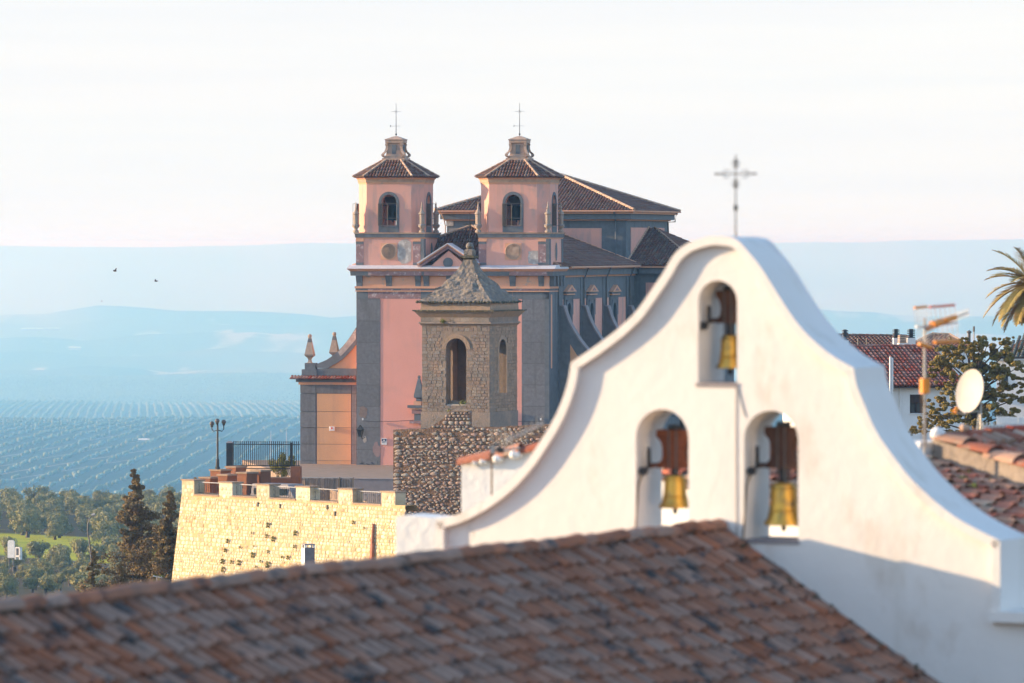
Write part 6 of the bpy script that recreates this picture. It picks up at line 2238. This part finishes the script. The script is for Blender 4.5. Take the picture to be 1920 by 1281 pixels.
rf = MB().add([(x, y_, z - .04) for x, y_, z in (A_, B_, C_, D_)] + [(ur2 + .3, 2 * vr, we_), (ul_ - .2, 2 * vr, we_)], [(0, 1, 2, 3), (3, 2, 4, 5)]).build('roof', 'tile_dark', rh)
M['tile_house'] = mat('bright_red_tile', (.33, .115, .075), (.23, .085, .06), scale=1.5, rough=.9, rnd=.25, rndhue=.01)
tiled([A_, B_, C_, D_], .235, .088, .42, lift=.25).build('tile_field', 'tile_house', rf, weld=False, kind='stuff')
ridge_line(MB(), D_, C_, .11).build('ridge_tiles', 'tile_house', rf, weld=False, kind='stuff')
MB().box((ul_, -.42, we_ - .12), (ur2, .0, we_ - .05)).build('eaves_board', 'wood_dark', rh)
MB().tube([(ru(1687), -.08, we_ - .1), (ru(1687), -.08, -3)], .045, 6).build('downpipe', 'white_plain', rh)
MB().box((ru(1685.5), -.15, rw(731)), (ru(1688.5), .0, rw(723))).build('hopper', 'white_plain', rh)
for x0, x1, y0 in ((1668, 1670.8, 669), (1671.6, 1674.5, 671)):
    MB().box((ru(x0, -1.2), -1.25, rw(737, 0, -1.2)), (ru(x1, -1.2), -1.15, rw(y0, 0, -1.2))).build('flue', 'white_plain', rh)
for x in (1609, 1625):
    MB().tube([(ru(x, vr), vr, wrg), (ru(x, vr), vr, wrg + .45)], .035, 5).build('vent_pipe', 'iron_grey', rh)

# house behind with chimneys
BH = Frame(1590, 655, 335, -10)
bh = BH.empty('brown_roof_house', 'house behind with brown tiled roof and four chimneys', 'house')
bu = lambda x, v=0.: BH.u(x, v)
bww = lambda y_, u=1., v=0.: BH.w(y_, u, v)
A_, B_ = (bu(1560), 0, bww(668)), (bu(1745), 0, bww(668))
D_, C_ = (bu(1560, 5), 5.0, BH.w(629, 0, 5)), (bu(1700, 5), 5.0, BH.w(631, 3, 5))
MB().box((bu(1562), .3, -4), (bu(1740), 9, bww(668))).build('wall', 'white', bh)
rf = MB().add([(x, y_, z - .04) for x, y_, z in (A_, B_, C_, D_)], [(0, 1, 2, 3)]).build('roof', 'tile_dark', bh)
M['tile_brown'] = mat('brown_tile', (.24, .125, .085), (.17, .10, .075), scale=1.5, rough=.9, rnd=.25, rndhue=.012)
tiled([A_, B_, C_, D_], .235, .085, .42).build('tile_field', 'tile_brown', rf, weld=False, kind='stuff')
ridge_line(MB(), D_, C_, .12).build('ridge_tiles', 'tile_brown', rf, weld=False, kind='stuff')
def chimney(x0, x1, y0, y1, v, brick=False):
    a, b_ = bu(x0, v), bu(x1, v)
    um2, hw = (a + b_) / 2, (b_ - a) / 2
    z0_, z1_ = BH.w(y1, um2, v), BH.w(y0, um2, v)
    zm = z0_ + (z1_ - z0_) * (.52 if not brick else .35)
    st = MB().box((a, v - hw, z0_ - 1), (b_, v + hw, zm)).build('chimney', 'white_plain', bh)
    n_ = 5
    for j in range(n_):
        z = zm + (z1_ - zm) * (j + .1) / n_
        MB().sq([(hw * .95, 0), (hw * .8, (z1_ - zm) / n_ * .55)], (um2, v, z)).build('cowl_ring', 'tile_ridge' if brick else 'iron', st)
    MB().sq([(hw * .45, 0), (hw * .45, z1_ - zm)], (um2, v, zm)).build('cowl_core', 'iron', st)
chimney(1674, 1686, 617, 652, 2.0)
chimney(1701.5, 1715, 617, 652, 2.0)
chimney(1684, 1700, 628, 652, 1.2, True)
chimney(1579, 1590, 618, 660, 3.0)
# third hipped roof behind the aerial
TH = Frame(1705, 665, 350, -16)
h3_ = TH.empty('hip_roof_house', 'house with a low brown hipped roof behind the orange aerial', 'house')
tu = lambda x, v=0.: TH.u(x, v)
A_, B_ = (tu(1698), 0, TH.w(652)), (tu(1822), 0, TH.w(652, 3))
D_, C_ = (tu(1748, 4), 4., TH.w(627, 2, 4)), (tu(1780, 4), 4., TH.w(628, 2, 4))
MB().box((tu(1702), .3, -5), (tu(1818), 8, TH.w(652))).build('wall', 'white', h3_)
rf = MB().add([(x, y_, z - .04) for x, y_, z in (A_, B_, C_, D_)], [(0, 1, 2, 3)]).build('roof', 'tile_dark', h3_)
tiled([A_, B_, C_, D_], .235, .085, .42).build('tile_field', 'tile_brown', rf, weld=False, kind='stuff')
mb = ridge_line(MB(), A_, D_, .12); ridge_line(mb, D_, C_, .12); ridge_line(mb, C_, B_, .12)
mb.build('hip_tiles', 'tile_ridge', rf, weld=False, kind='stuff')
MB().lathe([(.10, -1.5), (.10, .55), (.16, .6), (.16, .66), (.04, .74)], tuple(Vector((tu(1817, 3), 3, TH.w(642, 3, 3)))), 10).build('flue_pipe', 'iron_grey', h3_)
pl_ = empty('thin_pole', P(1826, 660, 340), 0, 'thin pale pole rising beside the cedar top', 'pole')
MB().tube([(0, 0, -4), (0, 0, (660 - 613) / FOC * 340)], .045, 6).build('shaft', 'steel', pl_)
MB().tube([(0, 0, (660 - 622) / FOC * 340), (0, 0, (660 - 612) / FOC * 340)], .07, 6).build('head', 'iron_grey', pl_)
# white house at the right edge
EH = Frame(1885, 790, 310, 12)
eh = EH.empty('grey_roof_house', 'white house with grey-green tiled roof at the picture edge', 'house')
eu = lambda x, v=0.: EH.u(x, v)
MB().box((eu(1868), 0, -4), (eu(2060), 8, EH.w(672))).build('wall', 'white', eh)
A_, B_ = (eu(1862), -.4, EH.w(671)), (eu(2060), -.4, EH.w(671, 6))
D_, C_ = (eu(1925, 4.2), 4.2, EH.w(629, 2, 4)), (eu(2040, 4.2), 4.2, EH.w(622, 5, 4))
M['tile_grey'] = mat('grey_green_tile', (.17, .16, .125), (.12, .115, .095), scale=1.5, rough=.9, rnd=.25)
rf = MB().add([(x, y_, z - .04) for x, y_, z in (A_, B_, C_, D_)], [(0, 1, 2, 3)]).build('roof', 'tile_dark', eh)
tiled([A_, B_, C_, D_], .24, .09, .42).build('tile_field', 'tile_grey', rf, weld=False, kind='stuff')
MB().box((eu(1864), -.35, EH.w(675)), (eu(2060), .02, EH.w(672.4))).build('eaves_board', 'white_plain', eh)
wd = MB().box((eu(1879), -.03, EH.w(723)), (eu(1890), .04, EH.w(698))).build('window', 'glass', eh)
for x in (1879, 1882.5, 1886, 1889.5):
    MB().tube([(eu(x), -.35, EH.w(724)), (eu(x), -.35, EH.w(714))], .015, 4).build('balcony_bar', 'iron_grey', wd)
# low white wall behind the dish
WFr = Frame(1880, 830, 120, 5)
wo = WFr.empty('white_yard_wall', 'white yard wall below the cedar at the picture edge', 'wall')
MB().box((WFr.u(1868), 0, -2), (WFr.u(2000), .3, WFr.w(783))).build('wall_body', 'white', wo)

# ================================================================== TREES
def conifer(name, px, pybase, pytop, Y, width, m, label, cat, seed, n=1400, droop=.0, ragged=.35, leaf=.16, group=None, clump=34):
    rgc = random.Random(seed)
    base = P(px, pybase, Y)
    H = (pybase - pytop) / FOC * Y
    W_ = width / FOC * Y / 2
    t = empty(name, base, rgc.uniform(0, 6), label, cat, group)
    MB().tube([(0, 0, -1.5), (.05, 0, H * .4), (0, .03, H * .97)], [.03 * H * .5, .014 * H * .6, .01], 7).build('trunk', 'bark', t)
    cs = []
    limbs = MB()
    for k in range(clump):
        f = (k + rgc.random()) / clump
        z = H * (.08 + .9 * f)
        prof = (1 - f) ** .85 * (.75 + .25 * math.sin(f * 21 + seed)) + .03
        a = rgc.uniform(0, 6.28)
        r_ = W_ * prof * rgc.uniform(.55, 1.0 + ragged)
        tip = (r_ * math.cos(a), r_ * math.sin(a), z + r_ * rgc.uniform(-.1, .25))
        limbs.tube([(0, 0, z - .12 * r_), tip], [.012 * H * (1 - f) + .012, .008], 4)
        for q in (.35, .7, .95):
            cs.append((tip[0] * q, tip[1] * q, (z - .12 * r_) + (tip[2] - z + .12 * r_) * q, W_ * prof * rgc.uniform(.22, .38) + .06))
    cs.append((0, 0, H * .98, .12))
    limbs.build('limbs', 'bark', t, kind='stuff')
    leaf_cloud(MB(), cs, max(6, n // len(cs)), leaf, seed, .75).build('crown', m, t, weld=False)
    return t
conifer('tall_conifer', 252, 1190, 876, 372, 190, 'conifer', 'tallest dark conifer with ragged spire left of the rampart', 'conifer', 5, 42000, leaf=.075, clump=110, ragged=.5)
conifer('dark_conifer', 318, 1190, 918, 352, 150, 'conifer', 'dense dark conifer pressed against the rampart edge', 'conifer', 6, 42000, leaf=.075, clump=110, ragged=.45)
conifer('small_conifer', 175, 1190, 1032, 300, 62, 'conifer', 'small thin conifer in front of the leaning street lamp', 'conifer', 9, 2600, leaf=.09, clump=34, ragged=.8)
conifer('young_conifer', 225, 1190, 1058, 310, 80, 'conifer', 'low bushy conifer just above the tiled roof', 'conifer', 10, 3000, leaf=.1, clump=30, ragged=.5)
conifer('tiny_conifer', 366, 915, 896, 325, 7, 'conifer', 'tiny conifer tip behind the corner merlon', 'conifer', 12, 260, leaf=.07, clump=10)
# cedar at the right: several leaders, open crown
def cedar():
    rgc = random.Random(23)
    Y = 282
    base = P(1828, 860, Y)
    k = Y / FOC
    t = empty('cedar_tree', base, 0, 'big dark cedar with golden-lit tips beside the red-roofed house', 'cedar')
    tr = MB().tube([(0, 0, -3), (.1, 0, 1.5), (0, .1, 3.2), (.25, 0, 5.2)], [.34, .26, .18, .05], 8)
    tr.build('trunk', 'bark', t)
    lim = MB(); cs = []
    blobs = [(1770, 672, 26), (1790, 655, 18), (1806, 650, 16), (1838, 640, 14), (1852, 650, 20), (1886, 640, 10), (1890, 660, 18), (1868, 668, 26), (1830, 672, 28), (1800, 690, 28), (1764, 700, 20), (1835, 705, 34), (1875, 700, 26), (1905, 690, 18),
             (1775, 722, 18), (1800, 735, 26), (1842, 742, 34), (1880, 735, 28), (1912, 745, 16), (1762, 752, 16), (1788, 765, 22), (1825, 775, 26), (1862, 778, 28), (1895, 775, 18), (1745, 772, 12), (1760, 792, 20), (1730, 800, 14), (1790, 800, 28), (1830, 806, 26), (1865, 812, 22), (1715, 806, 8),
             (1916, 716, 12), (1756, 680, 12), (1820, 655, 12)]
    for (x, y_, r_) in blobs:
        c_ = Vector(((x - 1828) * k, rgc.uniform(-.9, .9), (860 - y_) * k))
        lim.tube([(0, 0, max(.3, c_.z * .72)), tuple(c_)], [.06, .015], 5)
        for q in range(15):
            d = Vector((rgc.gauss(0, .62), rgc.gauss(0, .7), rgc.gauss(0, .48))) * r_ * k
            cs.append((c_.x + d.x, c_.y + d.y, c_.z + d.z, r_ * k * rgc.uniform(.14, .40)))
    lim.build('limbs', 'bark', t, kind='stuff')
    leaf_cloud(MB(), cs, 230, .055, 5, .6).build('crown', 'cedar', t, weld=False)
cedar()
# palm at the right edge
def palm():
    Y = 260
    base = P(1937, 1010, Y)
    k = Y / FOC
    t = empty('palm_tree', base, 0, 'date palm with feathery fronds at the picture edge', 'palm')
    ht = (1010 - 535) * k
    MB().tube([(0, 0, -1), (.1, 0, ht * .5), (0, 0, ht)], [.34, .27, .3], 10).build('trunk', 'bark', t)
    rgc = random.Random(2)
    fr = MB(); dry = MB()
    def frond(ang, elev, L, mb_, sag, seed):
        rgf = random.Random(seed)
        d = Vector((math.cos(ang) * math.cos(elev), math.sin(ang) * math.cos(elev), math.sin(elev)))
        pts = []
        p = Vector((0, 0, ht)); v = d.copy(); n = 14
        for i in range(n + 1):
            pts.append(p.copy())
            p = p + v * (L / n)
            v = (v + Vector((0, 0, -sag / n))).normalized()
        mb_.tube(pts, [.035 * (1 - i / (n + 1)) + .008 for i in range(n + 1)], 4)
        for i in range(4, n * 5):
            f = i / (n * 5)
            j = min(n - 1, int(f * n))
            q = pts[j].lerp(pts[j + 1], f * n - j)
            tg = (pts[j + 1] - pts[j]).normalized()
            sd_ = tg.cross(Vector((0, 0, 1)))
            if sd_.length < .05: sd_ = Vector((1, 0, 0))
            sd_.normalize()
            up_ = sd_.cross(tg)
            ll = .50 * math.sin(math.pi * min(1, f * .95 + .1)) ** .6 + .08
            for s_ in (-1, 1):
                e = (sd_ * s_ * .75 + tg * .75 + up_ * .25 * rgf.uniform(.3, 1.3) + Vector((0, 0, -.15))).normalized() * ll * rgf.uniform(.8, 1.15)
                wv = tg * .02
                kk = len(mb_.v)
                mb_.v.extend([tuple(q - wv), tuple(q + e * .5 - wv * .9 + Vector((0, 0, .01))), tuple(q + e), tuple(q + e * .5 + wv * .9), tuple(q + wv)])
                mb_.f.append((kk, kk + 1, kk + 2, kk + 3, kk + 4))
    for i in range(46):
        a = i * 2.399 + rgc.uniform(-.2, .2)
        e = -.75 + 1.95 * (i / 46) + rgc.uniform(-.1, .1)
        frond(a, e, rgc.uniform(2.3, 2.9), fr, .9 + .5 * rgc.random(), i)
    for i in range(12):
        a = i * .53 + rgc.uniform(-.2, .2)
        frond(a, -.9 + rgc.uniform(-.15, .2), rgc.uniform(1.8, 2.3), dry, .6, 100 + i)
    fr.build('fronds', 'palm', t, weld=False)
    dry.build('dry_fronds', 'palm_old', t, weld=False)
    MB().ball((0, 0, ht + .05), .42, 10, .9).build('crown_shaft', 'palm_old', t, smooth=True)
palm()
# shrub seen through the iron fence and bare saplings near it
def shrub(name, px, py, Y, w, h, m, label, seed, n=1500, leaf=.07):
    k = Y / FOC
    t = empty(name, P(px, py, Y), 0, label, 'shrub')
    rgc = random.Random(seed)
    cs = [(rgc.gauss(0, .28) * w * k, rgc.gauss(0, .25) * w * k, h * k * (.15 + .75 * rgc.random() ** 1.1), w * k * rgc.uniform(.14, .25)) for _ in range(16)]
    mb = MB()
    for c_ in cs: mb.tube([(0, 0, -.8), c_[:3]], [.03, .01], 4)
    mb.build('stems', 'bark', t)
    leaf_cloud(MB(), cs, n // 16, leaf, seed, 1.0).build('crown', m, t, weld=False)
shrub('yellow_shrub', 530, 900, 345, 38, 50, 'shrub', 'yellow-green shrub behind the iron fence by the church', 3)
shrub('roadside_bush', 296, 1100, 262, 22, 22, 'shrub', 'small yellow bush beside the tiny roof aerial', 4, 500)
def bare_tree(px, py, Y, h, label, seed, name='bare_sapling'):
    rgc = random.Random(seed)
    k = Y / FOC
    t = empty(name, P(px, py, Y), 0, label, 'sapling')
    mb = MB()
    def grow(p, d, L, r_, lev):
        q = p + d * L
        mb.tube([tuple(p), tuple((p + q) / 2 + Vector((rgc.gauss(0, .05), rgc.gauss(0, .05), 0)) * L), tuple(q)], [r_, r_ * .75, r_ * .5], 4)
        if lev < 4:
            for _ in range(3):
                dd = (d + Vector((rgc.gauss(0, .5), rgc.gauss(0, .5), rgc.gauss(.1, .3)))).normalized()
                grow(p.lerp(q, rgc.uniform(.5, 1)), dd, L * rgc.uniform(.5, .75), r_ * .55, lev + 1)
    grow(Vector((0, 0, -.5)), Vector((rgc.gauss(0, .1), 0, 1)).normalized(), h * k * .45, .035, 0)
    mb.build('branches', 'tree_bare', t)
bare_tree(455, 900, 345, 60, 'leafless sapling behind the iron fence beside the gate post', 1)
bare_tree(478, 905, 342, 48, 'leafless sapling behind the iron fence, nearer the shrub', 6)
bare_tree(420, 905, 340, 40, 'leafless twigs between the lamp post and gate post', 3)
for i, (x, y_, h, lab) in enumerate(((70, 1052, 60, 'brownish bare tree at the top edge of the meadow'), (130, 1040, 55, 'brownish bare tree behind the street lamp'), (45, 1045, 34, 'low brownish bare bush near the white signboards'))):
    bare_tree(x, y_, 905, h, lab, 20 + i, 'bare_tree')
bare_tree(288, 950, 1150, 50, 'pale leafless tree rising behind the tallest conifer', 33, 'bare_tree')

# ================================================================== SMALL THINGS IN THE LANDSCAPE
LY0 = 420
k = LY0 / FOC
sl_ = empty('street_lamp', P(165, 1075, LY0), 0, 'leaning street lamp with curved arm among the trees', 'street lamp')
lamp_pts = [(14, -45), (9, 0), (4, 50), (-.5, 78), (-.2, 92), (3, 103), (8, 109)]
MB().tube([(x * k, 0, z * k) for x, z in lamp_pts], [.07, .065, .06, .05, .045, .04, .035], 7).build('pole', 'iron_grey', sl_, smooth=True)
MB().tube([(7 * k, 0, 108.5 * k), (13 * k, 0, 110 * k)], [.09, .13], 8).build('lamp_head', 'steel', sl_)
for nm, x0, x1, y0, y1, Y, lab in (('signboard', 14, 27, 1013, 1046, 846, 'tall white rounded signboard above the meadow'),):
    k = Y / FOC
    s_ = empty(nm, P((x0 + x1) / 2, y1, Y), R(-18), lab, 'sign')
    w_, h_ = (x1 - x0) * k / 2 * 1.05, (y1 - y0) * k
    poly = [(-w_, 0), (w_, 0), (w_, h_ - .2), (w_ - .2, h_), (-w_ + .2, h_), (-w_, h_ - .2)]
    MB().prism(poly, 0, .2).build('board', 'white_plain', s_)
    for x in (-w_ * .6, w_ * .6):
        MB().tube([(x, .1, -4), (x, .1, .1)], .07, 6).build('post', 'iron_grey', s_)
k = 847 / FOC
s_ = empty('white_booth', P(34.5, 1043, 847), R(-30), 'small white framed booth beside the signboard', 'booth')
w_, h_ = .46, 17 * k
for x in (-w_, w_ - .16):
    MB().box((x, -.3, -.5), (x + .16, .3, h_)).build('side_frame', 'white_plain', s_)
MB().box((-w_, -.3, h_ - .16), (w_, .3, h_)).build('top_frame', 'white_plain', s_)
MB().box((-w_, -.3, -.1), (w_, .3, .14)).build('bottom_frame', 'white_plain', s_)
MB().box((-w_ + .17, .0, .14), (w_ - .17, .1, h_ - .17)).build('panel', 'concrete', s_)
# tiny roof aerial above the ridge
k = 255 / FOC
s_ = empty('small_aerial', P(294, 1094, 255), 0, 'tiny white roof aerial just above the dark ridge', 'aerial')
MB().tube([(0, 0, -.6), (0, 0, 14 * k)], .025, 6).build('mast', 'steel', s_)
MB().tube([(-7 * k, 0, 14 * k), (10 * k, .1, 10 * k)], .02, 5).build('boom', 'white_plain', s_)
for j in range(4):
    x = (-6 + j * 5) * k
    MB().tube([(x, -.1, 13.5 * k), (x, .1, (11.5 + (1 - j) * .8) * k)], .012, 4).build('element', 'white_plain', s_)
# lattice pylons in the valley
for i, (x, yb, yt, lab) in enumerate(((508, 880, 808, 'hazy lattice pylon seen behind the iron fence, farther from the church'), (537, 876, 806, 'hazy lattice pylon seen behind the iron fence, nearer the church'))):
    Y = 4700
    kk = Y / FOC
    py_ = empty('pylon', P(x, yb, Y), .3, lab, 'pylon', 'lattice pylons in the valley')
    H = (yb - yt) * kk
    mb = MB()
    nn = 9
    for s1_ in (-1, 1):
        for s2_ in (-1, 1):
            mb.tube([(s1_ * .9, s2_ * .9, -6), (s1_ * .12, s2_ * .12, H)], .09, 4)
    for j in range(nn):
        z0_, z1_ = H * j / nn, H * (j + 1) / nn
        w0_, w1_ = .9 - .78 * j / nn, .9 - .78 * (j + 1) / nn
        for s_2 in (-1, 1):
            mb.tube([(-w0_, s_2 * w0_, z0_), (w1_, s_2 * w1_, z1_)], .05, 3)
            mb.tube([(w0_, s_2 * w0_, z0_), (-w1_, s_2 * w1_, z1_)], .05, 3)
    mb.build('lattice', 'steel', py_)
    mb = MB()
    for f in (.8, .9):
        mb.tube([(-1.4, 0, H * f), (1.4, 0, H * f)], .06, 4)
    mb.build('cross_arm', 'steel', py_)
# far white farm buildings
for i, (x, y_, w_, h_, Y, lab) in enumerate(((60, 618, 42, 2.2, 22300, 'long white farm shed on the pale hills'), (98, 617, 26, 1.8, 22400, 'short white farm shed beside the long one'), (140, 654, 22, 3, 21200, 'small cluster of pale farm roofs on the hazy plain'),
                                        (268, 816, 20, 4, 6600, 'pale blue-roofed hut among the olive rows'), (497, 846, 22, 4, 5300, 'white hut seen through the fence'), (520, 845, 14, 4, 5320, 'second white hut seen through the fence'))):
    kk = Y / FOC
    p = P(x, y_, Y)
    p.z = max(p.z, land_z(p.x, Y) - .5) if Y > 9000 else land_z(p.x, Y)
    b_ = empty('farm_building', p, R(-8), lab, 'farm building')
    W2, H2 = w_ * kk / 2, h_ * kk
    MB().box((-W2, 0, -6), (W2, 10, H2 * .75)).build('wall', 'concrete', b_)
    MB(lambda a, b2_, c_: (b2_, a, c_)).prism([(-.4, H2 * .75), (10.4, H2 * .75), (5, H2 * 1.25)], -W2 * 1.02, W2 * 1.02).build('roof', 'white_plain', b_)
# birds
def bird(px, py, Y, flap, yaw, s_, label):
    b_ = empty('bird', P(px, py, Y), yaw, label, 'bird', 'birds over the plain')
    rings_ = []
    for (x, r_) in ((-.17, .004), (-.12, .022), (-.04, .045), (.04, .048), (.10, .034), (.14, .03), (.175, .018), (.20, .003)):
        rings_.append([(x * s_, r_ * s_ * math.cos(2 * math.pi * q / 8), r_ * s_ * math.sin(2 * math.pi * q / 8) + .01 * s_ * (x > .1)) for q in range(8)])
    MB().rings(rings_).build('body', 'feather', b_, smooth=True)
    MB().add([(-.12 * s_, -.02 * s_, 0), (-.26 * s_, -.06 * s_, 0), (-.27 * s_, .06 * s_, 0), (-.12 * s_, .02 * s_, 0), (-.19 * s_, 0, .012 * s_)], [(0, 1, 4), (1, 2, 4), (2, 3, 4), (3, 0, 4)]).build('tail', 'feather', b_)
    for sd_ in (-1, 1):
        f = flap if sd_ < 0 else flap * .35
        def wp(x, yv, th_): return (x * s_, sd_ * yv * math.cos(f) * s_ + sd_ * .03 * s_, (yv * math.sin(f) + th_) * s_)
        mb = MB()
        mb.rings([[wp(.09, 0, .0), wp(.0, 0, .014), wp(-.08, 0, 0), wp(.0, 0, -.008)], [wp(.11, .16, 0), wp(.04, .16, .010), wp(-.05, .16, 0), wp(.04, .16, -.005)], [wp(.03, .34, 0), wp(.0, .34, .004), wp(-.04, .34, 0), wp(.0, .34, -.002)]])
        mb.build('wing', 'feather', b_)
bird(216, 508.5, 300, .85, R(160), .62, 'dark bird with one wing raised, higher of the two over the plain')
bird(293, 527.5, 300, .55, R(200), .58, 'dark bird flapping, lower of the two over the plain')
bird(191, 565, 420, .5, R(180), .3, 'tiny speck of a bird below the two larger ones')
